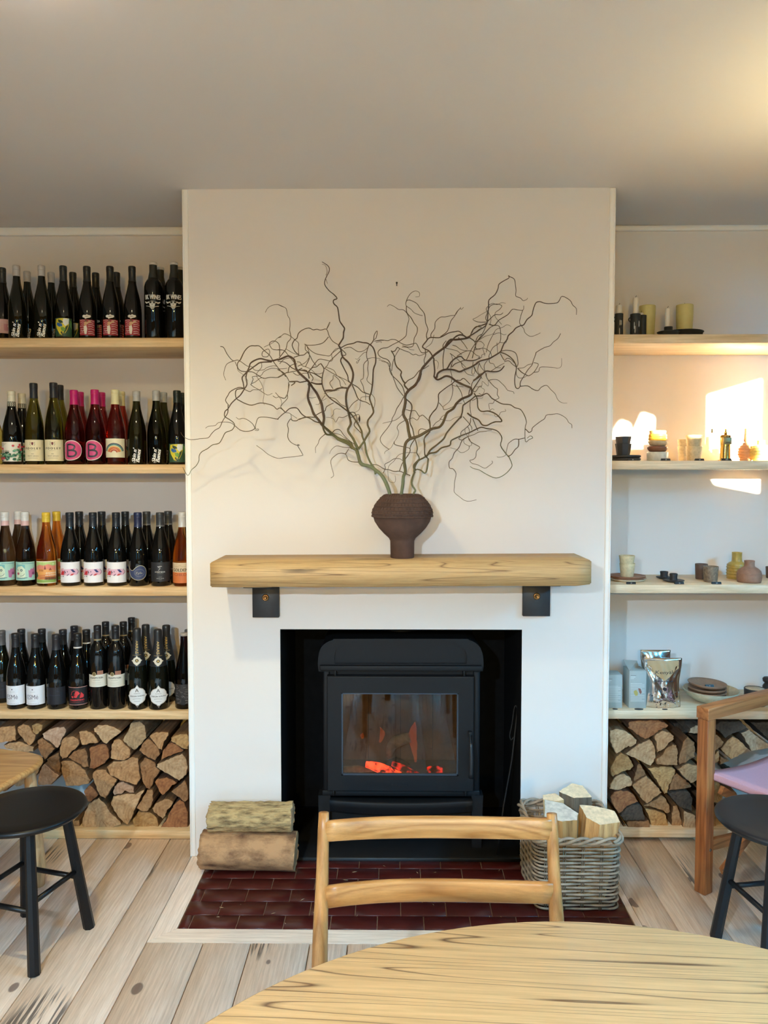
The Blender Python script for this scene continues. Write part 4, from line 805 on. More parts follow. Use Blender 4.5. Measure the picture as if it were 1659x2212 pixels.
def put_log(crop, pts, tone, label, grp, Y=None, back=3.452):
    """a split log lying front to back: sawn outline, rough splits, slight taper and slant"""
    ox, oy, s = CROPS[crop]; Y = Y or 3.155+lr.uniform(0, .022)
    p = [P(ox+x/s, oy+y/s, Y) for x, y in pts]; n = len(p); c = Vector((sum(q.x for q in p)/n, 0, sum(q.z for q in p)/n))
    p = [Vector((c.x+(q.x-c.x)*.978, 0, c.z+(q.z-c.z)*.978)) for q in p]
    ring = []
    for i in range(n):                    # ragged outline: one or two extra points along every edge
        a, b2 = p[i], p[(i+1) % n]; L = (b2-a).length; k = 1+int(L/.011); nn = Vector((-(b2-a).z, 0, (b2-a).x)); nn = nn.normalized() if nn.length > 0 else nn
        for j in range(k): ring.append(a.lerp(b2, j/k)+(nn*lr.uniform(-.0024, .0024) if j else Vector()))
    n = len(ring); lo = min(q.z for q in ring); zc = c.z; mb = MB(); vs = []; D = back-Y
    for d, sc_ in ((0.0, .965), (.003, 1.0), (D*.33, 1.0), (D*.66, .985), (D, .96)):
        for i, q in enumerate(ring):
            jj = lr.uniform(-.0018, .0018) if d > .004 else 0
            vs.append(((q.x-c.x)*sc_+jj, d+(lr.uniform(-.0015, .0015) if d == 0 else 0), (q.z-zc)*sc_+jj))
    cf = len(vs); vs.append((0, -.001, 0)); cb = len(vs); vs.append((0, D, 0)); fs = []; mi = []
    for r in range(4):
        for i in range(n): fs.append((r*n+i, r*n+(i+1) % n, (r+1)*n+(i+1) % n, (r+1)*n+i)); mi.append(0 if r == 0 else 1)
    for i in range(n): fs.append((cf, (i+1) % n, i)); mi.append(0); fs.append((cb, 4*n+i, 4*n+(i+1) % n)); mi.append(0)
    mb.v = vs; mb.f = fs; mb.m = mi; mb.sm = [False]*len(fs)
    me = mb.mesh('log', LM[tone]); bm = bmesh.new(); bm.from_mesh(me); bmesh.ops.recalc_face_normals(bm, faces=bm.faces); bm.to_mesh(me); bm.free()
    return tag(link('split_log', me, None, (c.x, Y, zc)), label, 'log', grp)
g = 'split logs stacked under the wine shelves'
for a in [
 ('A', [(-60,170),(0,160),(240,130),(255,250),(255,380),(60,405),(-60,410)], 'tan', 'blocky tan log at the left picture edge, top row under the wine shelf'),
 ('A', [(285,150),(370,100),(460,130),(505,190),(530,250),(575,290),(545,400),(480,465),(400,400),(330,300),(280,210)], 'tan', 'wedge log with curved crack, top row above the bench corner'),
 ('A', [(510,130),(600,95),(690,120),(670,220),(585,280),(530,225)], 'yellow', 'small yellowish log wedged against the cracked wedge, top row'),
 ('A', [(680,270),(770,210),(900,160),(1040,150),(1075,200),(1060,260),(1005,355),(985,440),(930,505),(830,415),(700,325)], 'pink', 'pinkish tan log with pale corner, long side visible, top row'),
 ('A', [(605,375),(680,335),(825,435),(890,515),(800,610),(730,690),(660,590),(620,480)], 'brown', 'smooth dark brown log below the pinkish tan one'),
 ('A', [(1005,372),(1060,322),(1200,312),(1270,352),(1290,420),(1250,490),(1160,560),(1100,645),(1010,685),(972,620),(968,520)], 'tan', 'teardrop shaped tan log left of the centre'),
 ('A', [(1280,235),(1400,212),(1500,262),(1570,342),(1600,410),(1330,450),(1300,350)], 'tan', 'small quarter log with dark checks, top row'),
 ('B', [(10,180),(80,125),(200,120),(330,150),(400,190),(470,230),(390,300),(330,340),(225,435),(150,385),(90,290),(20,230)], 'pale', 'palest fan shaped log, top row of the left woodpile'),
 ('A', [(50,450),(150,410),(300,392),(450,442),(555,485),(540,560),(300,560),(100,510)], 'pale', 'flat pale log just over the bench top'),
 ('A', [(1105,652),(1200,545),(1385,495),(1420,620),(1445,808),(1380,818),(1250,730)], 'brown', 'brown triangular log left of the rough reddish one'),
 ('B', [(-62,505),(0,472),(140,432),(228,445),(265,540),(272,655),(200,748),(110,798),(20,845),(-60,835),(-40,720)], 'red', 'rough ridged reddish brown log in the second row'),
 ('B', [(340,375),(420,345),(475,378),(535,455),(612,532),(620,600),(600,655),(480,705),(380,695),(285,665),(292,560),(300,480)], 'tan', 'squarish tan log with a small knot, under the mossy bark'),
 ('B', [(482,372),(580,200),(620,90),(760,60),(850,130),(868,300),(878,338),(700,525),(652,525),(562,448)], 'moss', 'log with lichened bark face, top row, tilted'),
 ('B', [(922,302),(1000,252),(1120,232),(1230,242),(1240,290),(1170,380),(1130,535),(1050,498),(1000,410)], 'tan', 'funnel shaped log right of the lichened bark log'),
 ('B', [(1272,332),(1350,292),(1530,262),(1568,330),(1553,520),(1500,517),(1400,458),(1270,380)], 'yellow', 'angular log in the top right corner by the chimney breast'),
 ('B', [(752,540),(812,422),(870,362),(918,355),(1018,444),(1085,540),(1098,600),(1050,648),(1018,705),(900,656),(832,608)], 'brown', 'splintered log with dark grooves below the funnel shaped one'),
 ('B', [(1112,676),(1132,562),(1222,434),(1290,404),(1400,465),(1485,532),(1478,548),(1300,606),(1105,698)], 'red', 'dark reddish triangular log right of the splintered one'),
 ('B', [(1042,764),(1130,724),(1300,656),(1458,588),(1530,695),(1552,800),(1528,938),(1410,1038),(1250,936),(1100,856),(1034,810)], 'pale', 'largest pale wedge log at the right end, knot at its tip'),
 ('B', [(222,810),(330,715),(450,714),(560,686),(640,646),(738,655),(758,830),(782,1000),(720,1104),(620,1075),(470,1036),(272,936)], 'tan', 'striped log turned sideways in the middle of the pile'),
 ('B', [(772,744),(840,655),(930,685),(1015,734),(1026,812),(1100,870),(1056,938),(998,1008),(978,1096),(930,1174),(872,1156),(802,1018),(778,880)], 'brown', 'narrow waisted reddish log left of the largest pale wedge'),
 ('C', [(4,64),(60,26),(160,16),(215,26),(262,98),(394,184),(386,220),(308,328),(205,500),(112,445),(22,236),(-8,120)], 'tan', 'big downward pointing triangular log above the black stool'),
 ('C', [(322,392),(352,294),(422,234),(500,212),(580,256),(668,294),(678,398),(640,398),(560,363),(510,373),(470,416),(350,436)], 'pink', 'pink half moon log with a branching crack'),
 ('D', [(697,658),(745,604),(788,643),(817,685),(760,738),(735,743)], 'red', 'small orange brown log touching the black stool seat'),
 ('D', [(682,900),(702,822),(742,750),(820,706),(878,764),(918,832),(996,902),(1010,930),(930,958),(700,968),(684,940)], 'pale', 'big pale half round log on the bottom board, left side'),
 ('C', [(288,560),(332,454),(480,426),(640,416),(700,425),(845,346),(768,500),(706,640),(598,876),(560,925),(442,828),(342,698)], 'pale', 'large kite shaped pale log right of the half round one'),
 ('C', [(712,655),(835,444),(885,354),(976,346),(986,520),(946,638),(880,704),(790,696),(744,666)], 'tan', 'tall narrow log split in two by a crack'),
 ('C', [(644,850),(742,694),(790,706),(925,716),(1006,764),(1056,832),(1076,955),(940,942),(860,966),(702,966),(664,928)], 'yellow', 'mottled yellow brown log on the bottom board'),
 ('C', [(1009,222),(1062,164),(1200,144),(1308,184),(1370,238),(1300,268),(1278,298),(1208,378),(1138,440),(1082,378),(1044,290)], 'red', 'bright orange heart shaped log near the right end'),
 ('C', [(1276,380),(1404,274),(1498,186),(1538,280),(1562,410),(1548,516),(1500,552),(1422,476),(1332,418)], 'brown', 'brown log with a pale chipped corner at the right end'),
 ('C', [(964,650),(1034,564),(1200,496),(1314,542),(1298,588),(1208,688),(1188,776),(1140,824),(1064,766),(984,698)], 'tan', 'leaning tan log above the large brown corner log'),
 ('C', [(1096,972),(1204,832),(1226,764),(1286,656),(1310,605),(1422,506),(1496,566),(1556,720),(1558,956),(1450,966),(1280,966)], 'red', 'large brown log in the bottom right corner, fine rings'),
 ('A', [(612,1080),(624,960),(674,804),(720,754),(778,802),(866,880),(964,950),(868,1056),(838,1098),(622,1108)], 'pink', 'greyish pink quarter log over the stool, speckled bark'),
 ('A', [(758,682),(830,636),(956,576),(970,660),(980,790),(974,905),(880,866),(772,778)], 'brown', 'brown log under the teardrop shaped one'),
 ('A', [(984,722),(1062,702),(1188,714),(1286,782),(1396,872),(1426,960),(1474,1030),(1446,1084),(1280,1124),(1062,1114),(1004,900)], 'tan', 'broad oval log with long grain, left of centre'),
 ('A', [(544,824),(600,774),(652,764),(616,900),(580,956)], 'pale', 'thin sliver log behind the bench leg'),
 ('A', [(180,1060),(290,960),(388,905),(398,1088),(270,1126)], 'grey', 'grey log seen between the bench top and the stool'),
 ('A', [(-40,1134),(165,1084),(118,1188),(-40,1226)], 'tan', 'tan log in the gap above the stool at the picture edge'),
 ('D', [(612,902),(658,894),(668,958),(616,968)], 'tan', 'narrow log partly hidden behind the right stool leg'),
 ('A', [(-90,70),(60,60),(250,70),(280,120),(60,150),(-90,160)], 'dark', 'dark log added to darken the gap behind the top row, left picture edge', 3.30),  # added log, its dark tone standing in for the shaded gap
 ]: put_log(*a[:4], g, *a[4:])
g = 'split logs stacked under the pottery shelves'
for a in [
 ('E', [(62,232),(200,204),(330,234),(448,304),(550,402),(540,466),(430,534),(400,510),(270,596),(182,656),(122,558),(62,440)], 'pale', 'pale ringed log at the top left of the right woodpile'),
 ('E', [(402,82),(600,54),(900,52),(1046,84),(1118,140),(1076,188),(946,228),(866,316),(690,392),(602,345),(484,258),(384,190)], 'red', 'reddish barked log with rough torn end, top row'),
 ('E', [(334,650),(550,494),(778,386),(826,432),(876,560),(886,680),(856,798),(798,872),(640,796),(484,718)], 'pale', 'smooth pale fan shaped log below the reddish bark'),
 ('E', [(864,352),(904,294),(1010,236),(1118,266),(1214,332),(1214,388),(1156,428),(1096,496),(998,586),(912,634),(902,480)], 'pale', 'small pale log with wavy edge, top row'),
 ('E', [(890,828),(904,742),(1012,664),(1092,546),(1198,478),(1256,494),(1284,600),(1274,750),(1284,856),(1180,860),(922,850)], 'tan', 'triangular log with golden grain left of the chair post'),
 ('E', [(1294,800),(1324,622),(1374,440),(1462,336),(1586,446),(1590,706),(1540,726),(1450,794),(1302,856)], 'brown', 'upright brown log touching the chair post from the left'),
 ('F', [(868,200),(882,158),(940,124),(1060,144),(1126,190),(1080,203),(940,205)], 'grey', 'small pale log at the back behind the chair post'),
 ('E', [(74,910),(132,784),(182,696),(280,638),(378,686),(456,782),(490,880),(438,936),(370,946),(242,994),(112,1064),(78,1018)], 'yellow', 'log with brown and yellow stripes at the left edge'),
 ('E', [(484,1118),(534,952),(574,826),(628,856),(686,952),(724,1038),(600,1124),(532,1164)], 'brown', 'thin triangular log with bark strip'),
 ('G', [(54,288),(64,202),(134,96),(212,38),(330,18),(446,96),(474,162),(456,228),(330,266),(250,300),(112,296)], 'pale', 'pinkish pale half round log at the left edge'),
 ('E', [(740,918),(850,894),(1050,876),(1178,886),(1240,932),(1234,1000),(1186,1096),(1118,1236),(1090,1362),(1042,1382),(1014,1330),(926,1178),(838,1048)], 'yellow', 'yellow splintered wedge in the middle of the right woodpile'),
 ('G', [(466,230),(484,196),(720,48),(796,114),(896,224),(1002,350),(866,446),(740,554),(654,496),(566,368)], 'tan', 'fibrous block log lying aslant'),
 ('G', [(668,588),(832,504),(988,398),(1076,474),(1124,562),(1148,694),(1100,728),(962,654),(802,606)], 'tan', 'flat tan log with torn lower edge under the fibrous block'),
 ('G', [(1116,316),(1144,202),(1194,66),(1262,-4),(1398,104),(1530,240),(1478,266),(1300,296)], 'brown', 'grey brown triangular log right of the yellow wedge'),
 ('E', [(1266,930),(1404,856),(1480,826),(1640,862),(1640,1120),(1512,1184),(1402,1076)], 'tan', 'tan log behind the chair post at half height'),
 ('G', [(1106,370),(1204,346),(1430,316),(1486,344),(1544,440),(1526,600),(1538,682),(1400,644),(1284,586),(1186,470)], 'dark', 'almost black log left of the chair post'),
 ('G', [(64,440),(134,344),(262,310),(420,336),(516,412),(572,516),(518,536),(400,584),(310,654),(222,732),(154,638),(94,530)], 'red', 'orange brown domed log at the left, above the basket logs'),
 ('G', [(244,770),(334,656),(432,586),(558,556),(634,592),(654,680),(692,768),(692,844),(480,848),(312,854)], 'dark', 'dark topped log in the second row from the bottom'),
 ('G', [(374,872),(480,866),(720,856),(756,838),(784,986),(600,1006),(374,996)], 'brown', 'low flat log on the right bottom board'),
 ('G', [(696,644),(870,666),(1056,734),(1094,860),(1134,996),(960,990),(822,976),(784,850)], 'yellow', 'streaked square log on the right bottom board'),
 ('G', [(1166,938),(1170,722),(1194,596),(1266,576),(1304,680),(1358,898),(1336,946),(1210,984)], 'tan', 'tall narrow log standing on the right bottom board'),
 ('G', [(1380,1006),(1384,722),(1402,676),(1520,724),(1596,764),(1596,1004)], 'pale', 'plain pale block on the bottom board beside the chair post'),
 ('G', [(294,998),(304,904),(348,942),(362,994)], 'brown', 'small brown corner log next to the basket'),
 ('F', [(1082,218),(1150,218),(1221,290),(1198,338),(1082,406)], 'brown', 'brown log right of the chair post, second row'),
 ('F', [(1104,132),(1200,84),(1400,84),(1451,150),(1398,178),(1300,207),(1230,256),(1184,200)], 'dark', 'grey barked round log right of the chair post, top row'),
 ('F', [(1189,360),(1242,294),(1310,235),(1378,273),(1460,355),(1398,416),(1290,466),(1232,418)], 'tan', 'squarish yellow brown log over the pink seat'),
 ('F', [(1389,202),(1470,164),(1558,234),(1655,302),(1700,350),(1492,386),(1454,310)], 'grey', 'long pale grey log at the right picture edge'),
 ('F', [(1084,452),(1168,376),(1172,478),(1092,540)], 'tan', 'small wedge log beside the chair post above the seat corner'),
 ('F', [(1184,434),(1276,480),(1182,516)], 'brown', 'tiny brown wedge just above the pink seat'),
 ('F', [(1084,740),(1112,684),(1178,704),(1211,830),(1178,906),(1087,896)], 'yellow', 'yellow brown log under the pink seat by the post'),
 ('F', [(1235,792),(1330,783),(1376,850),(1252,868)], 'brown', 'brown log behind the chair leg above the black stool'),
 ('F', [(1442,752),(1530,773),(1606,832),(1598,858),(1500,848)], 'grey', 'white barked log under the pink seat at the right'),
 ('F', [(1087,942),(1168,933),(1138,1030),(1148,1148),(1087,1156)], 'tan', 'bottom log between the chair post and the black stool'),
 ('F', [(1480,95),(1660,90),(1860,100),(1900,330),(1720,330),(1600,200)], 'dark', 'dark log added to darken the gap behind the top row, right picture edge', 3.26),  # added to keep the gap behind the pile dark
 ('F', [(700,100),(850,95),(905,130),(870,160),(860,200),(760,180)], 'dark', 'dark log added to darken the gap left of the chair post, top row', 3.30),  # added behind the front logs to darken the gap
 ]: put_log(*a[:4], g, *a[4:])
# ---------------------------------------------------------------- two logs on the hearth
from mathutils import noise as mnoise
def round_log(name, x0, x1, y, zc, ry, rz, m, label, seed, n=22, seg=14, rough=.004, tilt=0.0, flat=0.0, ridge=(6, 3, .5)):
    rg = random.Random(seed); mb = MB(); ph = [rg.uniform(0, 6.28) for _ in range(4)]; vs = []; fs = []; mi = []
    base = [1+.05*sin(2*(2*pi*i/n)+ph[0])+.04*sin(3*(2*pi*i/n)+ph[1])+.02*sin(5*(2*pi*i/n)+ph[2]) for i in range(n)]
    L = x1-x0
    for s_ in range(seg+1):
        for i in range(n):
            a = 2*pi*i/n; k = base[i]*(1+rough*ridge[2]*10*mnoise.fractal(Vector((L*s_/seg*ridge[0]*6, cos(a)*ridge[1], sin(a)*ridge[1]+seed)), 1.0, 2.0, 4)); zz = rz*k*sin(a)
            if flat: zz = max(zz, -rz*flat)
            vs.append((-L/2+L*s_/seg+(rg.uniform(-.004, .004) if s_ in (0, seg) else 0), ry*k*cos(a), zz))
    for s_ in range(seg):
        for i in range(n): fs.append((s_*n+i, s_*n+(i+1) % n, (s_+1)*n+(i+1) % n, (s_+1)*n+i)); mi.append(1)
    fs += [tuple(range(n-1, -1, -1)), tuple(seg*n+i for i in range(n))]; mi += [0, 0]
    mb.v = vs; mb.f = fs; mb.m = mi; mb.sm = [q == 1 for q in mi]
    return tag(mb.obj(name, m, None, ((x0+x1)/2, y, zc), (0, tilt, 0)), label, 'log')
def bark(key, a, bcol, sc, scale, dist):
    m, nt, b = new_mat(key); mp = mapping(nt, sc); nz = N(nt, 'ShaderNodeTexNoise', Scale=scale, Detail=7.0, Roughness=.7); nt.links.new(mp.outputs[0], nz.inputs['Vector'])
    vo = N(nt, 'ShaderNodeTexVoronoi', Scale=scale*.9); nt.links.new(mp.outputs[0], vo.inputs['Vector']); ad = N(nt, 'ShaderNodeMath', operation='MULTIPLY_ADD'); ad.inputs[1].default_value = .35; nt.links.new(vo.outputs['Distance'], ad.inputs[0]); nt.links.new(nz.outputs['Fac'], ad.inputs[2])
    r = ramp(nt, [(.40, rgb(a)), (.78, rgb(bcol))]); nt.links.new(ad.outputs[0], r.inputs[0]); nt.links.new(r.outputs[0], b.inputs['Base Color']); b.inputs['Roughness'].default_value = .9; bump(nt, b, ad.outputs[0], .9, dist); return m
M_BARK1 = bark('bark_furrowed', (84, 62, 38), (206, 176, 124), (.35, 1, 1.2), 60, .010)
M_BARK2 = bark('bark_smooth', (84, 50, 32), (186, 142, 100), (.6, 1, 1), 22, .004)
xa, xb = P(427, 1860, 2.83).x, P(634, 1860, 2.83).x
round_log('firewood_log', xa, xb, 2.905, .0722, .078, .071, [LM['tan'][0], M_BARK2], 'thick smooth barked log lying on the hearth tiles', 5, n=40, seg=30, rough=.006, tilt=radians(1.2), flat=.96, ridge=(1.2, 2.5, .9))
xa, xb = P(447, 1790, 2.87).x, P(628, 1790, 2.87).x
round_log('firewood_log', xa, xb, 2.925, .197, .060, .0545, [LM['pale'][0], M_BARK1], 'furrowed pale barked log lying on the smooth barked one', 8, n=72, seg=60, rough=.014, tilt=radians(-.6), ridge=(3.2, 9, .75))
# ---------------------------------------------------------------- wicker basket and its four logs
M_WICK = plain('wicker', (158, 140, 120), rough=0.6, noise=0.28, nscale=30, bumpy=0.1)
M_WICK2 = plain('wicker_dark', (120, 104, 86), rough=0.7, noise=0.3, nscale=30)
BX0, BX1, BY0, BY1, BH = 0.497, 0.800, 2.625, 2.945, 0.262
bk = empty('log_basket', ((BX0+BX1)/2, (BY0+BY1)/2, 0.0018)); tag(bk, 'grey wicker basket of firewood on the right end of the hearth', 'basket')
def bring(z, nper=9, grow=0.0):
    """rounded rectangle path round the basket, flaring outward to the rim"""
    k = 1-.03*(1-z/BH)+grow; hx, hy, r = (BX1-BX0)/2*k, (BY1-BY0)/2*k, .035; pts = []
    for cx, cy, a0 in ((hx-r, -hy+r, -pi/2), (hx-r, hy-r, 0), (-hx+r, hy-r, pi/2), (-hx+r, -hy+r, pi)):
        for i in range(4): a = a0+pi/2*i/3; pts.append((cx+r*cos(a), cy+r*sin(a)))
    per = []; n = len(pts)
    for i in range(n):
        a, b2 = pts[i], pts[(i+1) % n]; per.append(((b2[0]-a[0])**2+(b2[1]-a[1])**2)**.5)
    return pts, per
def on_ring(z, t, grow=0.0):
    pts, per = bring(z, grow=grow); L = sum(per)*(t % 1.0); i = 0
    while i < len(per)-1 and L > per[i]: L -= per[i]; i += 1
    a, b2 = pts[i], pts[(i+1) % len(pts)]; u = L/per[i] if per[i] else 0
    x, y = a[0]+(b2[0]-a[0])*u, a[1]+(b2[1]-a[1])*u; d = Vector((b2[0]-a[0], b2[1]-a[1])).normalized(); return Vector((x, y, z)), Vector((d.y, -d.x, 0))
NS = 18; nrow = 19; NM = NS*8
mb = MB()
for j in range(NS):                       # uprights, in pairs
    for dd in (-.0035, .0035):
        mb.tube([on_ring(BH*q, (j+.5)/NS+dd*.9)[0] for q in (.0, .5, .97)], .0022, 5)
o = mb.obj('stake', M_WICK2, bk); o['kind'] = 'stuff'
for r in range(nrow):                     # every weaver is a strand of its own, in front of and behind the stakes by turns
    z = .006+(BH-.034)*r/(nrow-1); mb = MB(); pp = []
    for i in range(NM):
        t = i/NM; q, nn = on_ring(z, t); ph = (t*NS+r) * pi; pp.append(q+nn*(.0048*sin(ph+pi/2*0))+Vector((0, 0, .0016*sin(ph*1.0))))
    mb.tube(pp, .0044, 6, closed=True); mb.obj('weaver', M_WICK, bk)
for s_ in range(3):                       # plaited rim
    mb = MB(); pp = []
    for i in range(NM*2):
        t = i/(NM*2); a = t*16*pi+s_*2*pi/3; q, nn = on_ring(BH-.012, t, .015); pp.append(q+nn*(.0085*cos(a))+Vector((0, 0, .0095*sin(a))))
    mb.tube(pp, .0056, 7, closed=True); mb.obj('rim_strand', M_WICK, bk)
mb = MB(); mb.box(-.12, .12, -.13, .13, .001, .006); mb.obj('bottom', M_WICK2, bk)
def stand_log(foot, top, z0, z1, tones, label, seed):
    """split log standing on end: outline of its top, leaning foot"""
    rg = random.Random(seed); ring = []
    for i in range(len(top)):
        a, b2 = Vector(top[i]), Vector(top[(i+1) % len(top)]); k = max(1, int((b2-a).length/.012))
        for j in range(k): ring.append(a.lerp(b2, j/k)+Vector((rg.uniform(-.0015, .0015), rg.uniform(-.0015, .0015), 0)))
    n = len(ring); c = sum(ring, Vector())/n; vs = []; fs = []; mi = []; lv = 7
    for s_ in range(lv+1):
        u = s_/lv; off = Vector((foot[0], foot[1], 0))*(1-u)
        for q in ring: vs.append(((q.x-c.x)*(1-.16*(1-u))+off.x+rg.uniform(-.0012, .0012), (q.y-c.y)*(1-.04*(1-u))+off.y+rg.uniform(-.0012, .0012), z0+(q.z-z0)*u))
    for s_ in range(lv):
        for i in range(n): fs.append((s_*n+i, s_*n+(i+1) % n, (s_+1)*n+(i+1) % n, (s_+1)*n+i)); mi.append(1)
    fs += [tuple(range(n-1, -1, -1)), tuple(lv*n+i for i in range(n))]; mi += [0, 0]
    mb = MB(); mb.v = [(v[0], v[1], v[2]-z0) for v in vs]; mb.f = fs; mb.m = mi; mb.sm = [False]*len(fs)
    me = mb.mesh('log', tones); bm = bmesh.new(); bm.from_mesh(me); bmesh.ops.recalc_face_normals(bm, faces=bm.faces); bm.to_mesh(me); bm.free()
    return tag(link('basket_log', me, None, (c.x, c.y, z0)), label, 'log', 'logs standing in the basket')
def side(key, a, bcol): return bark(key, a, bcol, (1, 1, .06), 60, .004)
ME = [plain('log_top_pale', (226, 198, 160), rough=.9, noise=.2, nscale=60, bumpy=.4), plain('log_top_grey', (206, 196, 180), rough=.9, noise=.25, nscale=50, bumpy=.5)]
def tp(px, py, z): return tuple(PZ(px, py, z))
stand_log((.012, .01), [tp(1177, 1727, .331), tp(1215, 1735, .329), tp(1249, 1757, .322), tp(1246, 1772, .314), tp(1214, 1774, .312), tp(1176, 1764, .318)], .012, .34, [ME[1], side('split_a', (96, 68, 36), (176, 136, 84))], 'grey topped log standing at the front left in the basket', 3)
stand_log((-.040, .008), [tp(1252, 1738, .326), tp(1290, 1742, .324), tp(1328, 1752, .320), tp(1340, 1776, .301), tp(1296, 1782, .298), tp(1268, 1766, .308)], .012, .33, [ME[0], side('split_b', (150, 98, 50), (222, 178, 120))], 'broad golden split log standing at the front right in the basket', 4)
stand_log((.0, -.006), [tp(1207, 1710, .340), tp(1236, 1692, .350), tp(1258, 1697, .348), tp(1279, 1722, .330), tp(1240, 1724, .326)], .012, .36, [ME[0], side('split_c', (58, 50, 42), (112, 100, 84))], 'dark barked log standing tallest at the back of the basket', 6)
stand_log((.012, .0), [tp(1173, 1717, .325), tp(1200, 1713, .327), tp(1218, 1727, .318), tp(1206, 1731, .314), tp(1174, 1727, .316)], .012, .345, [ME[0], side('split_d', (150, 110, 66), (214, 178, 128))], 'small pale log standing at the back left in the basket', 7)
# ================================================================ vase with corkscrew willow
VX, VY, VZ = P(869, 1150, 2.865).x, 2.865, ZM+.0005
M_VASE = plain('vase_clay', (86, 66, 58), rough=0.85, spec=0.25, noise=0.22, nscale=16, bumpy=0.25)
vz = lambda y: P(869, y, VY).z-VZ
vr = lambda px: abs(P(px, 1110, VY).x-P(869, 1110, VY).x)
zr = [vz(y) for y in (1199, 1168, 1162, 1152, 1140, 1126, 1117)]
low = [(0, 0), (vr(845), 0), (vr(843.5), .002), (vr(843), zr[1]), (vr(840), zr[2]), (vr(829), zr[3]), (vr(818), zr[4]), (vr(809), zr[5]), (vr(806.5), zr[6])]
zt_ = vz(1067); za = zr[6]
pr = low+[(vr(806), za+.001), (vr(804), za+.004), (vr(804.5), za+(zt_-za)*.28), (vr(811), za+(zt_-za)*.55), (vr(821), za+(zt_-za)*.80), (vr(831.5), zt_-.001), (vr(833), zt_), (vr(836), zt_-.001), (vr(828), zt_-.02), (vr(815), zt_-.06), (vr(815), zr[5]), (vr(840), zr[3]), (0, zr[3])]
mb = MB(); mb.lathe(pr, n=48, caps=False); vase = tag(mb.obj('vase', M_VASE, None, (VX, VY, VZ)), 'dark brown clay vase with pinched upper half on the mantel beam', 'vase')
# raised grid of pinched ridges round the upper half: rings and short ribs
mb = MB(); sh = pr[9:15]
def rsh(u):
    z = za+.004+(zt_-za-.006)*u
    for (r0, z0), (r1, z1) in zip(sh, sh[1:]):
        if z0 <= z <= z1 and z1 > z0: return r0+(r1-r0)*(z-z0)/(z1-z0), z
    return sh[-1][0], z
rv = random.Random(8); ru = [0, .15, .31, .48, .66, .84]
for u in ru:
    r, z = rsh(u); k = 60; mb.tube([((r+.0012+.0006*sin(i*2.1+u*9))*Vector((cos(2*pi*i/k), sin(2*pi*i/k), 0))+Vector((0, 0, z+.0005*sin(i*1.7)))) for i in range(k)], .0026, 6, closed=True)
for a, c in zip(ru, ru[1:]+[.99]):
    k = 46; ofs = rv.random()
    for i in range(k):
        an = 2*pi*(i+ofs)/k+rv.uniform(-.02, .02); pts = []
        for q in (0, .5, 1): r, z = rsh(a+(c-a)*q); pts.append(Vector(((r+.0006)*cos(an), (r+.0006)*sin(an), z)))
        mb.tube(pts, [.0024, .0019, .0016], 5)
o = mb.obj('pinched_ridges', M_VASE, vase); o['kind'] = 'stuff'
def mb_mat():
    m, nt, b = new_mat('willow_bark'); tc = N(nt, 'ShaderNodeNewGeometry'); sp_ = N(nt, 'ShaderNodeSeparateXYZ'); nt.links.new(tc.outputs['Position'], sp_.inputs[0])
    nz = N(nt, 'ShaderNodeTexNoise', Scale=7.0, Detail=3.0); nt.links.new(tc.outputs['Position'], nz.inputs['Vector'])
    md = N(nt, 'ShaderNodeMath', operation='MULTIPLY_ADD'); md.inputs[1].default_value = .5; nt.links.new(nz.outputs['Fac'], md.inputs[0]); nt.links.new(sp_.outputs[2], md.inputs[2])
    mr = N(nt, 'ShaderNodeMapRange'); mr.inputs[1].default_value = 1.66; mr.inputs[2].default_value = 2.10; nt.links.new(md.outputs[0], mr.inputs[0])
    r = ramp(nt, [(0.0, rgb(118, 128, 100)), (.35, rgb(104, 100, 64)), (.65, rgb(92, 76, 48)), (1.0, rgb(80, 60, 46))]); nt.links.new(mr.outputs[0], r.inputs[0]); nt.links.new(r.outputs[0], b.inputs['Base Color'])
    b.inputs['Roughness'].default_value = .6; bump(nt, b, nz.outputs['Fac'], .3, .002); return m
M_WIL = mb_mat(); M_TWIG = plain('willow_twig', (88, 70, 46), rough=.65, noise=.3, nscale=9)
TILE = {'1': (390, 650, 7.213), '2': (390, 850, 7.213), '3': (600, 560, 7.213), '4': (600, 740, 7.213), '5': (680, 880, 7.213), '6': (810, 600, 7.213), '7': (810, 780, 7.213), '8': (1020, 580, 6.9125), '9': (1020, 760, 6.9125), '0': (860, 900, 6.9125), 'U': (390, 560, 3.687), 'V': (800, 560, 3.318)}
def depth(px, py, stem):                # how far each branch stands out from the wall: a smooth field, so that joints meet
    d = ((px-869)**2+(py-1067)**2)**.5; k = min(1, d/220.0)
    base = {1: -.045, 2: .018, 3: .030}[stem]
    f = .050*sin(px*.017+stem*1.3)+.040*sin(py*.021+px*.006+stem*2.1)+.02*sin(px*.05+py*.043)
    return max(2.66, min(2.972, VY+k*(base+f)))
def pixels(spec):
    out = []
    for seg in spec.split('|'):
        ox, oy, s = TILE[seg[0]]; v = [float(q) for q in seg[1:].replace(',', ' ').split()]
        out += [(ox+v[i]/s, oy+v[i+1]/s) for i in range(0, len(v), 2)]
    return out
rb_ = random.Random(21)
def branch(spec, stem, r0, r1, n, sub=3):
    px = pixels(spec); pts = smoothline([P(x, y, depth(x, y, stem)) for x, y in px], sub); k = len(pts); R0, R1 = r0*.00174, r1*.00174
    mb = MB(); mb.tube(pts, [(R0+(R1-R0)*(i/(k-1))**.8)*(1+rb_.uniform(-.06, .10)) for i in range(k)], n); return mb
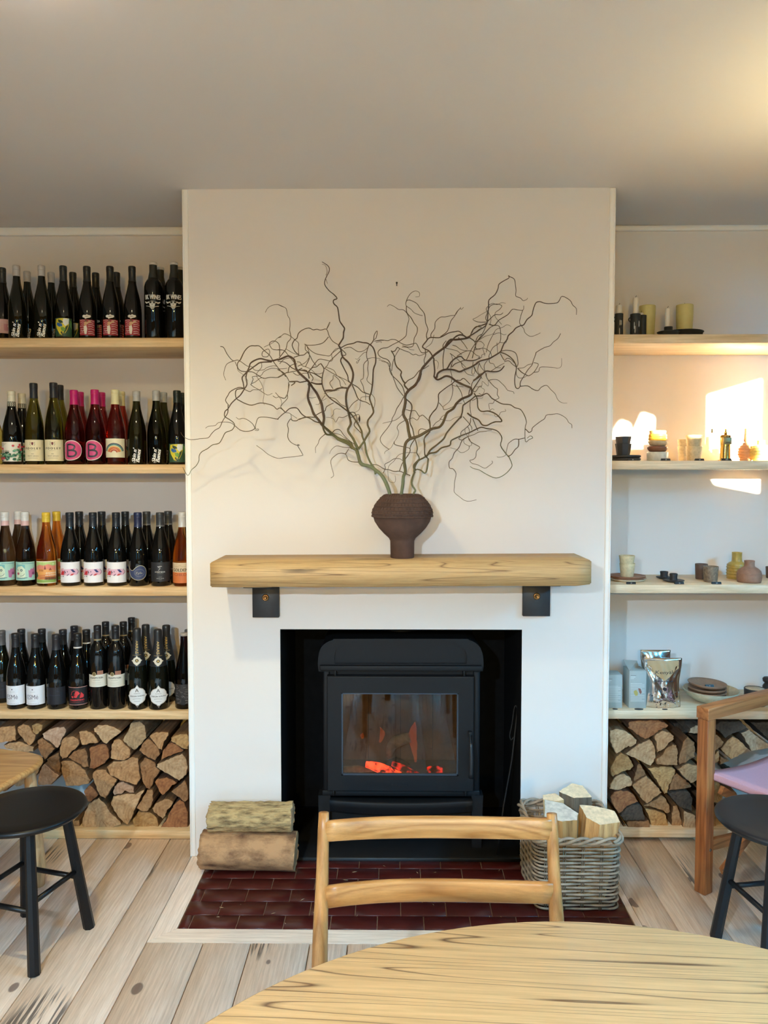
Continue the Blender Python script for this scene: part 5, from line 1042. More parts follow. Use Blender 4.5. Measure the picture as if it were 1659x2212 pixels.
STEM = {
1: ('5 1170 1420 1165 1335 1110 1180 1040 1060 950 980 860 920 740 890 700 840 680 760 650 660', 4.0, 3.6, 'left willow branch, arching far to the left out of the vase'),
2: ('5 1345 1420 1350 1340 1370 1200 1380 1080 1410 1000 1400 900 1390 800 1400 640 1420 550|7 550 1210 680 1170 800 1100 900 1050 1000 1030 1060 960 1100 860 1130 800 1220 740 1270 660 1350 590 1460 545 1510 500 1500 430 1480 410 1380 370 1260 310 1180 250 1100 235 1030 270 970 290 920 240', 3.6, 1.9, 'middle willow branch, thickest, rising upright and spreading right'),
3: ('5 1545 1420 1540 1340 1565 1290 1510 1200 1520 1100 1560 1000|0 240 830 250 750 300 660 370 620 420 590', 2.2, 1.7, 'right willow branch, slender, drooping low on the right')}
TW = {1: '''2.6 1.9 5 650 660 590 630 560 560 480 520 380 490 300 440 220 370 140 300 110 270|4 640 1210 560 1110 520 1000 480 900 470 820 485 740 490 680 480 640
2.4 1.0 4 700 1300 720 1180 700 1060 680 950 640 860 600 780 540 700 490 620 430 560 340 480 290 410 270 330 250 260 180 215 140 215 60 250 0 270|1 1520 910 1420 935 1330 920 1250 900 1170 920 1090 970 1070 1030 1030 1110 960 1190 975 1270 990 1360
1.2 .5 1 1420 950 1250 960 1180 1000 1110 1050 1040 1110 1020 1200 1035 1300 990 1380 930 1470 860 1530 790 1600 740 1680|2 700 270 685 310 690 360 760 405 820 450 840 500 800 570 700 610 655 690 600 775 500 800 420 860 330 910 290 970 285 1050 240 1130 170 1190 140 1250 110 1275 70 1220 35 1150
2.0 1.6 5 580 640 530 575 450 540 360 500|4 900 1470 840 1440 760 1430 720 1370 700 1300
2.4 .6 5 680 650 640 580 600 490 530 390 520 340 560 260 550 180 520 60|4 1070 960 1065 830 1090 720 1150 630 1175 500 1150 400 1100 310 1010 220 985 110 960 60|3 950 1340 1000 1260 1020 1220 1025 1140 1040 1080 1010 1030 965 960 950 860 930 750 880 700 865 660 880 630 925 610 870 545 800 490 730 390 750 290 800 190 790 110 690 40
.5 .3 3 750 250 770 200 760 140 735 90 690 75
.4 .3 3 750 310 775 380
1.9 .8 5 680 650 760 540 800 470 855 370 825 280 830 200 890 120 915 60|4 1460 960 1430 860 1460 760 1480 600 1490 420 1525 310 1520 180 1480 70|3 1400 1310 1330 1300 1240 1285 1180 1310 1080 1330 1000 1370 960 1390
.8 .5 3 1440 1330 1490 1270 1500 1190 1540 1120 1550 1140 1530 1230 1490 1260 1440 1350
.5 .3 3 1500 1275 1580 1270 1660 1265
.4 .3 3 1530 1295 1610 1285 1612 1305
2.0 .8 5 945 1040 920 940 860 850 800 700 780 560 740 450 730 370 680 270 600 150 545 80|4 1100 1080 960 970 830 880 740 780 690 640 700 500 720 410 670 325
.8 .4 5 690 855 600 850 520 820 480 730 390 715 320 750 250 830 270 960 295 1060 250 1100
.7 .3 5 560 630 440 620 340 600 260 660 230 725
.7 .4 5 480 725 530 645
.7 .3 5 170 410 80 490 50 570 10 630 15 710
.8 .5 5 270 400 320 350 390 350 450 430 520 500 610 570
.5 .4 5 270 405 380 420 450 465 500 500
1.1 .5 4 650 1250 580 1230 500 1180 440 1160 370 1110 310 1030 250 1015 180 1030 130 1075 60 1130 0 1190|2 1510 400 1340 370 1220 375 1180 450 1165 550 1215 555 1200 580 1155 570
.6 .4 2 1165 550 1120 470 1040 410 970 385 910 400 865 370
.7 .4 2 1160 545 1100 580 1010 590 930 570 850 505 790 460 700 445 590 455 540 500 440 510 390 540
.8 .4 2 740 180 735 300 690 375 650 440 610 530 540 570 480 630 430 690 300 705 165 720 70 690 20 640 5 605
.8 .6 1 990 1360 900 1350 780 1410 740 1470 700 1550 745 1620|2 740 190
.9 .7 1 990 1365 880 1380 855 1440 870 1520 930 1560 1010 1600 1110 1625 1240 1590 1370 1610 1450 1640|2 1500 245 1550 225 1620 280|4 100 1075
.9 .7 4 330 1200 440 1160 580 1165 600 1130 680 1085 740 1060 760 1000 870 940
.8 .4 4 450 1165 340 1190 290 1220 230 1215 200 1190 150 1270 165 1350 155 1470 200 1550 290 1600 340 1600|U 930 1480 970 1550 960 1565 830 1580 770 1585 700 1555 650 1515 605 1483
.5 .4 4 120 1090 200 1110 210 1190
.4 .3 4 210 1120 300 1180
.9 .6 1 930 920 1000 780 1080 705 1160 700 1230 705 1310 780 1390 850 1450 950 1510 1030 1560 1090 1640 1180
.8 .6 1 930 920 890 970 890 1040 950 1095 1110 1105 1180 1140 1290 1205 1400 1190 1530 1190 1659 1110
.7 .4 1 620 710 670 725 720 820 780 900 830 935 890 920 960 960 1040 1015 1110 1025 1160 1080 1290 1075 1340 1040 1440 1010 1510 1020
.6 .4 1 830 935 760 960 710 1000 680 1090 675 1160 705 1235
.5 .3 1 850 950 880 1020 900 1090 1000 1170 1050 1250
.6 .5 1 1300 780 1275 800 1275 860 1350 870 1390 810 1370 750 1310 770
.6 .4 3 330 1490 320 1400 325 1310 270 1260 200 1200 110 1160 60 1190 0 1225|1 1570 560 1510 580 1440 650 1300 720
.7 .4 3 20 1540 90 1450 130 1390 150 1300 195 1250 205 1200 185 1110 190 1030 185 930 155 880 130 770 70 735 0 705|1 1600 95 1530 60 1440 65 1360 110 1320 180
.7 .5 1 1545 860 1540 700 1500 640 1440 625 1385 660 1400 710 1440 755 1530 765 1610 770 1659 820
.9 .6 3 330 1490 270 1440 225 1340 260 1260 300 1230 320 1160 380 1105 480 1070 550 1100 610 1090 670 1105 760 1090 800 1190 860 1280 960 1340
.5 .4 3 760 1090 805 985 810 1000 770 1080
.7 .5 3 790 1210 740 1270 690 1310 590 1335 460 1340 440 1330 500 1410 590 1470 680 1490 740 1500 810 1505 850 1460 960 1380
.6 .5 3 415 1325 430 1330 430 1410 485 1460 490 1550 440 1659
.8 .6 3 250 1530 340 1500 410 1490 460 1450 500 1500 540 1580 600 1659
.7 .5 3 980 1430 880 1520 800 1600 770 1659|4 720 410
.5 .4 3 850 1540 840 1480 900 1400 960 1380
.8 .6 3 990 1400 1060 1470 1040 1500 1000 1490
.6 .5 3 1030 1390 1120 1370 1180 1400 1250 1440 1330 1430 1400 1380 1430 1330
.7 .5 3 1420 1340 1385 1450 1390 1540 1410 1600|4 1400 400 1410 500 1390 590 1470 665
.5 .3 3 1390 1450 1340 1460 1270 1530 1240 1560 1210 1550
.5 .3 3 1280 1550 1240 1620 1225 1600 1260 1570
.6 .5 4 1400 270 1340 340 1340 480 1330 560 1290 590 1330 680 1350 770 1420 800
.5 .4 4 1400 255 1480 235 1600 250
1.2 .7 4 1000 230 980 290 1030 400 1090 520 1100 590 1150 640 1250 700 1320 770 1430 810
1.0 .7 4 1160 660 1200 750 1250 870 1310 910 1380 930 1440 970
.7 .5 4 1250 890 1170 950 1110 1030
1.8 1.4 4 740 750 800 745 880 745 930 720 1000 705 1080 710
1.5 1.1 4 690 645 600 645 520 620
1.1 .8 4 450 600 350 620 300 605 180 610 270 620 210 670
.9 .6 4 500 480 550 550 530 600
1.0 .6 4 680 550 560 480 470 460 400 440 290 420
1.1 .6 4 490 560 450 440 330 430 230 400 150 330 90 300 0 290
.8 .5 4 380 400 290 440 200 460 110 480 0 540
.9 .5 4 0 420 90 470 150 550 180 610
.7 .4 4 170 620 160 760 130 850 80 870 0 830
.6 .5 4 180 650 150 800 150 870 60 970 50 1010 110 1075
.9 .6 4 480 450 540 390 600 380 670 330 720 400
.6 .5 4 730 400 840 470 950 530 1060 580 1130 630
.5 .4 4 740 380 870 430 920 510 1010 580 1060 660
.6 .5 4 860 720 810 630 860 570 870 510 960 590 980 680 1020 690
.7 .5 4 800 850 900 880 980 960 1060 1000
.5 .4 4 720 800 800 770 960 740
.5 .3 4 740 820 680 910 760 870
.5 .3 4 480 855 540 862 600 850
.5 .3 4 660 920 640 960 590 965
.6 .3 4 1090 1135 1010 1170 950 1165 905 1240 870 1190 810 1170 750 1165
.5 .3 4 830 1160 870 1110 870 1060 910 1030 980 1040
.9 .6 4 1120 1090 1190 1090 1230 1160 1240 1230
.6 .5 4 1140 1170 1220 1130 1270 1130 1280 1220 1240 1270
.9 .7 4 1210 1230 1190 1290 1250 1360 1310 1420
.5 .3 4 1440 840 1310 850 1290 900 1270 1040 1200 1090
.5 .4 4 1370 800 1370 900
.5 .4 4 1460 800 1510 870 1510 970 1480 1060
.7 .5 4 280 330 240 290 150 180 90 120 0 110
.5 .4 4 130 100 230 160 310 190
.6 .5 4 430 380 490 240 480 120 440 30
.7 .5 4 480 460 600 300 650 260 740 270 830 290 860 250
.6 .4 1 1090 1300 1140 1340 1230 1390 1350 1465 1430 1440
.6 .4 1 1000 1380 1080 1415 1130 1385 1230 1385 1270 1360
.6 .4 1 1100 1300 1130 1220 1120 1180 1250 1165 1300 1100 1420 1050 1550 1060 1659 1050
.5 .4 1 1110 1290 1170 1260 1240 1205 1300 1200
.5 .3 1 1260 970 1260 1040 1180 1150 1250 1270 1290 1370 1300 1470 1285 1560 1305 1620
.5 .3 1 1480 1430 1540 1500 1570 1550 1575 1640
.5 .3 1 1440 1480 1490 1510 1540 1495 1620 1515 1650 1460
.6 .4 4 300 300 350 310 380 360 440 380 520 420 600 500
.6 .4 4 310 370 400 330 450 290 480 240
.6 .4 4 30 330 100 260 220 240 280 300
.8 .5 4 160 470 180 380 240 340 300 330
.6 .4 4 240 470 310 510 400 480 470 480
.6 .4 4 560 480 640 490 700 470''',
2: '''2.8 1.6 7 550 1210 520 1080 500 950 440 830 460 720 475 620 470 540 530 450 630 370 690 250 720 140 780 60|6 860 1270 930 1200 1010 1140 1090 1080 1130 1010 1180 965 1260 965 1400 950 1470 930
1.5 .4 6 1090 1090 1180 1000 1250 925 1320 890 1380 900 1430 930 1490 900 1570 850 1659 790|8 60 950 110 910 170 880 220 820 235 680 245 560 250 470 340 390 385 300 400 235 480 180 550 140 540 105 560 120 630 160 645 250 655 330 650 410 720 440 760 480 810 465 830 440
1.8 .5 7 960 260 980 190 1060 140 1150 130 1240 140 1320 165 1400 130 1500 90 1600 30|8 60 1420 120 1380 240 1350 300 1320 400 1260 430 1230 470 1130 520 1060 540 1000 610 940 650 890 720 855 770 840 820 760 890 700 910 620 950 515 1010 495 1070 515 1140 525 1260 515 1300 480 1345 415 1460 475 1500 545 1555 600 1555 690
1.4 .8 7 920 240 930 150 915 0|6 915 1260 850 1150 780 1110 740 1070 800 990 820 960 870 930 990 935 1060 910 1150 860 1250 840 1310 835 1370 880
1.2 1.0 7 720 190 700 280 660 340
.8 .4 6 815 960 800 890 825 800 790 700 770 560 700 470 650 400 550 350 500 355 480 400 490 440 560 490 610 545 680 575 740 590
.6 .3 6 480 390 510 310 560 240 630 205 690 230 690 290 630 300
.7 .6 6 490 440 495 540 560 620 610 710 660 780 650 870 610 950 595 1060 520 1080 430 1060
.4 .8 6 190 450 230 420 300 450 370 495 440 500 495 550 530 640 500 760 490 880 460 930 380 990 280 1040 190 1090 110 1100 50 1150 60 1210 120 1250 200 1280 240 1350 225 1420 260 1510 350 1600|7 430 400 465 520
.5 .7 6 0 985 100 970 200 980 260 960 330 970 390 1010 490 1050 610 1025 650 1030 700 1130 740 1170 830 1150
.6 1.5 6 390 1110 350 1085 310 1140 265 1150 255 1140 300 1220 310 1310 340 1390 410 1460 400 1520 440 1610|7 465 340 460 380 520 450
.6 .5 6 400 1110 470 1140 530 1160 590 1200 640 1190 690 1215 790 1180
.5 .3 6 420 1080 500 1085 550 1120 610 1125
.5 .6 6 390 1100 330 1190 280 1310 260 1450
.4 .3 6 60 1280 130 1290 190 1330 220 1390
.8 .6 6 780 1110 790 1200 765 1280 775 1350
.8 .4 6 870 930 875 870 930 790 940 690 1020 615 1090 610 1190 590 1250 580 1290 520 1340 460
.8 .4 6 1020 920 1130 830 1180 680 1240 600 1270 540 1320 485 1350 490 1380 460
.5 .4 6 920 890 880 1020 790 1090
.9 .6 6 1060 1090 1065 1040 1110 980
.9 .7 6 1080 1110 1060 1270 1065 1420
.9 .6 7 470 350 520 300 610 250 690 150 760 120 840 70
.7 .5 7 450 550 400 650 340 740 310 820 270 890 255 950 190 1050 110 1150 80 1220 120 1300 220 1375
.7 .5 7 440 540 350 420 310 320 250 160 225 80 205 30 100 0
.5 .3 7 430 820 390 870 320 920 250 940 160 960 120 970
.6 .3 7 490 910 380 980 345 1040 370 1110 340 1200 300 1260 250 1350 160 1410 150 1445
.7 .6 7 300 1250 310 1300 420 1330 530 1355 550 1400 510 1480 470 1530
.6 .5 7 620 1220 570 1300 545 1360
1.2 .9 7 470 580 560 660 575 740 550 850 545 960 590 1060 610 1170 640 1260 660 1360 650 1430 690 1510 640 1600
.6 .7 7 480 755 560 775 630 775 690 860 740 840 790 880 840 930
.5 .5 7 500 915 590 885 655 920 700 855
.7 .6 7 680 1150 680 1090 720 1055 800 1070
1.2 .7 7 860 1080 855 960 845 890 900 800 960 730 990 620 990 520 1050 460 1130 400 1200 355 1260 300 1330 300 1385 270 1480 360
.9 .6 7 860 1100 790 1160 770 1220 780 1320 770 1400 780 1480 830 1520
1.2 .6 8 220 820 140 850 90 860 20 910 0 960
1.0 .4 8 250 830 330 850 400 770 530 690 600 610 680 620 760 620 770 555
.6 .4 8 755 620 720 730 710 820 770 900 790 960 870 1015 960 990 1020 960
.7 .5 8 330 850 400 860 425 950 415 1100 310 1180 250 1300
.6 .3 8 210 1250 240 1130 310 990 360 910 450 880 520 840 580 865
.5 .3 8 310 990 400 960 470 990 510 980
1.0 .6 8 60 1100 140 1020 260 890 330 850
.5 .3 8 80 1080 200 1010 280 990 340 955
.8 .6 8 0 1340 60 1120 160 960 220 820
.8 .5 8 220 800 280 740 340 690 420 690 460 660
.6 .4 8 230 640 270 560 360 530 440 555 410 610 345 660 350 730 440 835
.6 .3 8 220 800 90 800 10 760 60 735 130 690 220 640
.5 .3 8 250 545 310 520 370 540 440 510 500 520
.6 .5 8 230 800 200 740 225 660 210 600 250 550
.5 .4 8 270 830 280 740 240 650
.6 .5 8 20 1220 100 1200 180 1190 270 1250 290 1310
.5 .4 8 60 1090 130 1090 180 1140 160 1190 190 1300
.5 .4 8 370 1110 380 1260
.5 .3 8 415 1105 480 1108 515 1085 500 1115
.5 .4 8 90 1330 140 1330 145 1290 200 1270
1.0 .5 9 410 5 490 30 570 80 630 150 660 240 640 350 635 450 650 530 685 548 715 515 720 450 780 350 830 270 890 200 910 140 950 30|8 960 1250 1080 1180 1160 1155 1210 1100 1280 1045 1320 970
.8 .3 9 715 515 830 510 900 555 980 580 1030 530 1110 500 1170 560 1240 630 1270 700 1310 745 1360 765 1420 765
.7 .6 8 410 1245 500 1220 600 1235 660 1280 685 1400 680 1440 660 1480
.7 .5 8 420 1270 480 1370 520 1340 580 1360 640 1420
.6 .6 8 480 1390 550 1380 600 1430 660 1470
.8 .5 8 680 1490 740 1550 810 1590 850 1600 920 1550 980 1460 980 1420 920 1405
.5 .4 8 690 1490 770 1480 830 1440 910 1420
.6 .3 8 920 1550 990 1540 1010 1480 1080 1470 1230 1480 1270 1490 1330 1460 1335 1340
.5 .4 9 660 260 660 340 700 390 770 385 830 350
1.6 .9 9 20 430 120 360 200 290 280 295 370 295 430 270 480 210
.7 .4 9 210 320 220 390 280 470 340 530 380 560 375 640 400 690 340 720 310 770 250 775 260 860
.6 .4 9 240 430 300 415 380 420 440 470 490 520 530 575 610 595 625 625
.4 .3 9 60 520 140 520 150 440 210 490 240 510 240 430
.5 .3 9 100 620 150 640 185 570 130 530
.5 .3 9 0 730 80 690 150 690 160 640
.5 .3 9 260 880 300 850 330 865
.6 .4 9 250 60 260 160 320 180 350 230 430 240
.6 .4 9 280 290 370 230 440 190 480 170
.6 .5 9 190 290 180 200 240 110 270 90
.6 .4 9 100 160 140 240 190 300 210 370
.6 .4 9 20 200 60 290 100 350 150 400
1.0 .8 7 1510 470 1600 330 1659 240
.8 .6 7 1460 530 1470 460 1500 400 1520 330 1600 240 1659 190
.7 .5 7 1500 430 1560 480 1620 400 1659 390
.6 .4 7 1190 330 1200 240 1180 150 1190 40|6 1185 1400 1210 1290 1190 1200 1170 1180
.7 .5 6 1170 1180 1230 1220 1330 1310 1420 1400
1.4 .9 6 1060 1430 1120 1420 1180 1320 1260 1250 1340 1225 1400 1280 1530 1290 1640 1250
.8 .6 6 1200 1390 1250 1340 1380 1290 1430 1270 1500 1120 1560 1030
1.0 .7 6 1470 930 1560 1000 1570 1100 1640 1110
.6 .4 6 1210 1050 1270 1070 1340 1120 1450 1140
.7 .5 6 1300 930 1380 1020 1440 1110
.5 .3 6 930 1290 960 1290 990 1340 970 1420
.5 .4 6 1390 1440 1440 1500 1550 1530
.5 .4 6 1530 1310 1510 1480 1540 1500 1560 1420 1520 1350
.9 .7 6 1480 920 1520 820 1580 760 1659 770
.8 .6 6 1560 1010 1600 920 1659 880
.6 .5 6 1280 1220 1400 1150 1500 1140 1570 1200 1640 1230
.6 .4 6 1080 1090 1160 1110 1280 1140 1350 1200
.6 .4 6 1340 1310 1370 1400 1430 1420
.6 .4 6 1540 1390 1580 1470 1640 1520
.6 .4 7 1620 40 1600 150 1640 220
.6 .4 7 1190 360 1250 390 1380 400
.6 .4 7 1000 650 1060 720 1080 760 1200 720 1280 670 1350 660
.6 .4 7 1200 360 1215 450 1190 570 1150 640 1060 710
.6 .4 7 900 1020 950 960 1010 920 1040 870 1100 830
.5 .3 7 1010 900 1040 910 1160 930 1230 890 1330 860''',
3: '''1.6 .5 0 420 590 470 550 570 530 650 465 770 430 790 360 860 320 950 280 1060 240 1150 195 1240 160 1330 180 1420 190 1500 230 1550 320 1530 430 1600 540 1650 600|V 990 1410 1015 1470 1005 1500 960 1545 900 1568 830 1540 780 1510 740 1500 715 1485
1.6 .5 0 430 590 480 500 580 420 680 330 720 250 800 150 940 0|7 1330 890 1360 800 1370 700 1400 670 1500 600 1570 545 1659 545|9 50 660 130 660 220 620 290 690 340 720 440 775 530 785 580 795 640 835 720 860 780 950 810 1050 790 1140 795 1340 850 1310 905 1285 870 1255 820 1290
.8 .4 9 790 1150 825 1180 850 1205 890 1180 905 1130 1020 1040 1080 1000 1110 945 1200 935 1275 925 1350 955 1410 1000 1440 1055 1485 1085 1490 1140
.7 .3 9 790 1285 700 1305 630 1305 550 1360 530 1400 510 1490 500 1540 460 1565 390 1575 370 1565
.8 .8 9 695 1310 690 1410 640 1460 590 1530 545 1560
1.1 .8 0 440 620 400 560 395 440 390 330 470 230 475 130 460 60 480 0
1.5 1.2 0 450 625 430 780 400 845 340 800 280 785
1.8 1.4 0 270 800 240 770 240 720 300 650 320 630
.9 .6 0 180 880 110 850 20 815|5 1240 1000 1150 970 1080 960 980 900 900 890
.8 .6 5 1320 990 1360 880 1440 760 1480 690 1490 600 1550 500
.6 .5 5 1060 1030 1100 950 1090 890 1160 850 1240 800 1320 800 1370 830
.5 .3 5 1580 710 1490 705 1420 710 1310 740 1230 840 1150 920 1140 1040 1160 1150 1240 1170 1260 1120 1250 1060
1.0 1.4 9 30 620 75 700 85 830 140 890 240 885 340 920 410 980 440 1040 350 1045 280 1070 220 1100 150 1090 100 1020 30 985|7 1500 860 1440 810
.5 .3 9 400 950 430 900 500 885 490 855
.5 .3 9 400 955 350 970 330 930
.7 .5 7 1270 370 1340 480 1370 590 1400 660
.6 .5 7 1490 600 1480 700 1500 860
.7 .5 0 970 0 1050 90 1100 160 1100 200
.7 .5 0 1085 20 1070 110 1000 180 940 230 935 290 905 330 960 350 1040 300 1130 270 1210 230 1300 220 1400 200
.8 .7 0 1115 30 1150 120 1190 210
.5 .4 0 1040 150 1065 210 1050 300 1060 350 1100 400 1070 440 990 400 980 340
.7 .4 0 1060 330 1090 380 1160 420 1220 460 1170 520 1160 600 1120 640 1070 655 1110 700 1190 720 1290 770 1350 740 1410 690 1400 660
.8 .4 0 1040 300 960 350 910 460 840 540 810 620 760 680 770 770 820 780 865 850 845 960 840 1050 840 1130 920 1200 1000 1255 1090 1260 1170 1240
.5 .3 0 1060 440 1050 490 950 540 870 490 780 465
.5 .4 0 1000 190 1000 230 1060 330'''}
for k, (spec, r0, r1, lab) in STEM.items():
    root = branch(spec, k, r0, r1, 9).obj('willow_branch', M_WIL); tag(root, lab, 'branch', 'willow branches in the vase')
    for ln_ in TW[k].split('\n'):
        a, c, rest = ln_.strip().split(' ', 2); a, c = float(a), float(c)
        branch(rest, k, a*1.22, c*1.2, 7 if a > 1.3 else 5).obj('twig', M_WIL if a > 1.0 else M_TWIG, root)
# dried leaf caught on a twig of the left branch
q = P(776, 905, depth(776, 905, 1)-.004); mb = MB(); mb.add([(0, 0, -.011), (.004, -.002, -.002), (0, -.001, .012), (-.004, .002, 0)], [(0, 1, 2), (0, 2, 3)]); mb.obj('dry_leaf', plain('leaf_dry', (48, 34, 28), rough=.9), [o for o in bpy.data.objects if o.name == 'willow_branch'][0], q)
# ================================================================ pottery and goods on the right shelves
SX = 4.621
def clay(key, col, rough=.6, noise=.15, ns=60, bumpy=.1, spec=.4, coat=0): return plain('clay_'+key, col, rough=rough, noise=noise, nscale=ns, bumpy=bumpy, spec=spec, coat=coat)
def cx_(oy, x, y): return 1300+x/SX, oy+y/SX
def rad(hw, Y): return hw/SX*Y/FPX*.95
def item(name, oy, cx, pr, Y, zs, m, label, cat, n=32, hollow=.0035, floor_=.004, grp=None, phase=0.0, tilt=None, ribs=None):
    """turned pot: PR = [(half width, y)...] from foot to rim in crop units; hollow inside with a wall of HOLLOW"""
    X = P(*cx_(oy, cx, pr[-1][1]), Y).x; q = []
    for i, (hw, y) in enumerate(pr): q.append((rad(hw, Y), 0.0 if i == 0 else P(*cx_(oy, cx, y), Y).z-zs))
    top = q[-1][1]; outer = [(0, 0)]+q
    if hollow:
        inner = [(max(.001, r-hollow), z) for r, z in q[::-1] if z > floor_+.002]
        inner[0] = (q[-1][0]-hollow*.9, top-.0004); rim = [(q[-1][0]-hollow*.45, top+.0009)]
        outer = outer+rim+inner+[(max(.001, inner[-1][0]*.96), floor_), (0, floor_)]
    else: outer = outer+[(0, top)]
    mb = MB(); mb.lathe(outer, n=n, caps=False, phase=phase, smooth=n > 10); o = mb.obj(name, m, None, (X, Y, zs+.0004), tilt)
    return tag(o, label, cat, grp)
def ribbed(pr, k, amp):
    """turn the stretch of profile into K horizontal ribs"""
    out = []
    for i in range(k*4+1):
        u = i/(k*4); y = pr[0][1]+(pr[-1][1]-pr[0][1])*u; h = pr[0][0]
        for (h0, y0), (h1, y1) in zip(pr, pr[1:]):
            if min(y0, y1) <= y <= max(y0, y1): h = h0+(h1-h0)*((y-y0)/(y1-y0) if y1 != y0 else 0)
        out.append((h-amp*(.5+.5*cos(2*pi*u*k)), y))
    return out
def price_tag(oy, x0, x1, y0, y1, Y, zs, txt, label):
    a, b2 = P(*cx_(oy, x0, y1), Y), P(*cx_(oy, x1, y0), Y); h = abs(b2.z-a.z) if zs is None else (b2.x-a.x)*.24
    z0 = a.z if zs is None else zs
    mb = MB(); w = (b2.x-a.x)/2; mb.add([(-w, 0, 0), (w, 0, 0), (w, .014, 0), (-w, .014, 0), (-w, .005, h), (w, .005, h), (w, .0085, h), (-w, .0085, h)], [(0, 3, 2, 1), (4, 5, 6, 7), (0, 1, 5, 4), (1, 2, 6, 5), (2, 3, 7, 6), (3, 0, 4, 7)])
    o = tag(mb.obj('price_tag', plain('tag_black', (26, 28, 32), rough=.45), None, ((a.x+b2.x)/2, Y-.006, z0+.0003)), label, 'price tag', 'black price tags on the pottery shelves')
    A = Art(); A.text(txt, 0, h*500, h*520, 'c8ccd0', bold=.2); A.build('tag_digits', o, xf=lambda u, w_, l: Vector((u, .005*w_/h-l*1.5, w_))); return o
# top shelf: candles
zs = ZRT[0]; wax = plain('wax_white', (226, 216, 204), rough=.5, spec=.4); wick = plain('wick', (40, 34, 30), rough=.9); yel = plain('wax_yellow', (206, 192, 128), rough=.5, noise=.06, nscale=30); blk = clay('black', (44, 46, 48), .55); gl = plain('wax_drip', (214, 210, 204), rough=.35)
def candle(cx, hw, ytop, yfoot, Y, z0, label, holder=None, lean=0.0):
    x, top = P(*cx_(600, cx, ytop), Y).x, P(*cx_(600, cx, ytop), Y).z; r = rad(hw, Y); h = top-z0; mb = MB()
    mb.lathe([(0, 0), (r*.96, 0), (r, h*.4), (r*1.02, h-.003), (r*.8, h), (0, h-.001)], n=20); o = mb.obj('candle', wax, None, (x, Y, z0)); tag(o, label, 'candle')
    mb = MB(); mb.tube([(0, 0, h-.002), (.0005, 0, h+.004), (.003, 0, h+.009)], .0009, 5); mb.obj('wick', wick, o); return o
def holder(cx, hw, ytop, Y, label, ear=0):
    o = item('candle_holder', 600, cx, [(hw, 560), (hw*1.0, 540), (hw*.98, 430), (hw*1.0, ytop)], Y, zs, blk, label, 'candle holder', hollow=.006, floor_=.02)
    if ear:
        r = rad(hw, Y); mb = MB(); h = P(*cx_(600, cx, ytop+30), Y).z-zs; mb.tube([Vector((ear*(r-.002+.009*sin(pi*i/8)), 0, h-.020*i/8)) for i in range(9)], .0028, 7); mb.obj('ear', blk, o)
        rg = random.Random(cx); mb = MB()
        for k in range(3):
            a = -pi/2+rg.uniform(-.5, .6); zz = h*rg.uniform(.35, .85); L = rg.uniform(.012, .03); mb.tube([Vector((r*1.01*cos(a), r*1.01*sin(a), zz-L*i/4)) for i in range(5)], [.0012, .0018, .0016, .002, .001], 5)
        mb.lathe([(0, 0), (r*.7, 0), (r*.5, .002), (0, .0025)], n=12, c=(0, -r*.7, 0)); mb.obj('wax_drips', gl, o)['kind'] = 'stuff'
    return o
for i, (cx, hw, yt, Y, lb) in enumerate(((455, 82, 283, 3.34, 'yellow pillar candle behind the black candle holders'), (828, 86, 275, 3.33, 'yellow pillar candle at the right, behind the low black dish'))):
    o = item('pillar_candle', 600, cx, [(hw*.86, 560), (hw*.92, 520), (hw*.98, 400), (hw, yt+8), (hw*.97, yt)], Y, zs+(.0035 if i else 0), yel, lb, 'candle', hollow=0)
    mb = MB(); h = P(*cx_(600, cx, yt), Y).z-zs; mb.tube([(0, 0, h-.004), (0, 0, h+.006)], .001, 5); mb.obj('wick', wick, o)
holder(172, 43, 362, 3.235, 'black candle holder with ear, next to the chimney breast', -1); candle(172, 30, 275, 362, 3.235, zs+.021, 'short white candle in the holder next to the chimney breast')
holder(336, 52, 365, 3.215, 'black candle holder with wax runs, middle of the three', -1); candle(338, 27, 200, 365, 3.215, zs+.021, 'tall white candle in the middle black holder')
holder(405, 42, 378, 3.30, 'black candle holder standing behind the tall candle'); candle(392, 24, 352, 378, 3.30, zs+.021, 'white candle stub in the rear black holder')
dish = item('candle_dish', 600, 664, [(60, 566), (112, 548), (114, 543)], 3.245, zs, blk, 'low black dish candlestick on the top shelf', 'candle holder', hollow=.004)
Yd_ = 3.245; r = rad(44, Yd_); mb = MB(); h = P(*cx_(600, 660, 492), Yd_).z-zs; mb.lathe([(r, .0035), (r*.97, h), (r*.72, h), (r*.70, .006), (0, .006)], n=24, caps=False); mb.obj('cup', blk, dish)
candle(657, 26, 305, 492, 3.245, zs+.008, 'white candle in the low black dish')
item('plate', 600, 800, [(150, 566), (210, 552), (214, 549)], 3.335, zs, blk, 'flat black plate under the right yellow pillar candle', 'plate', hollow=.003, floor_=.002)
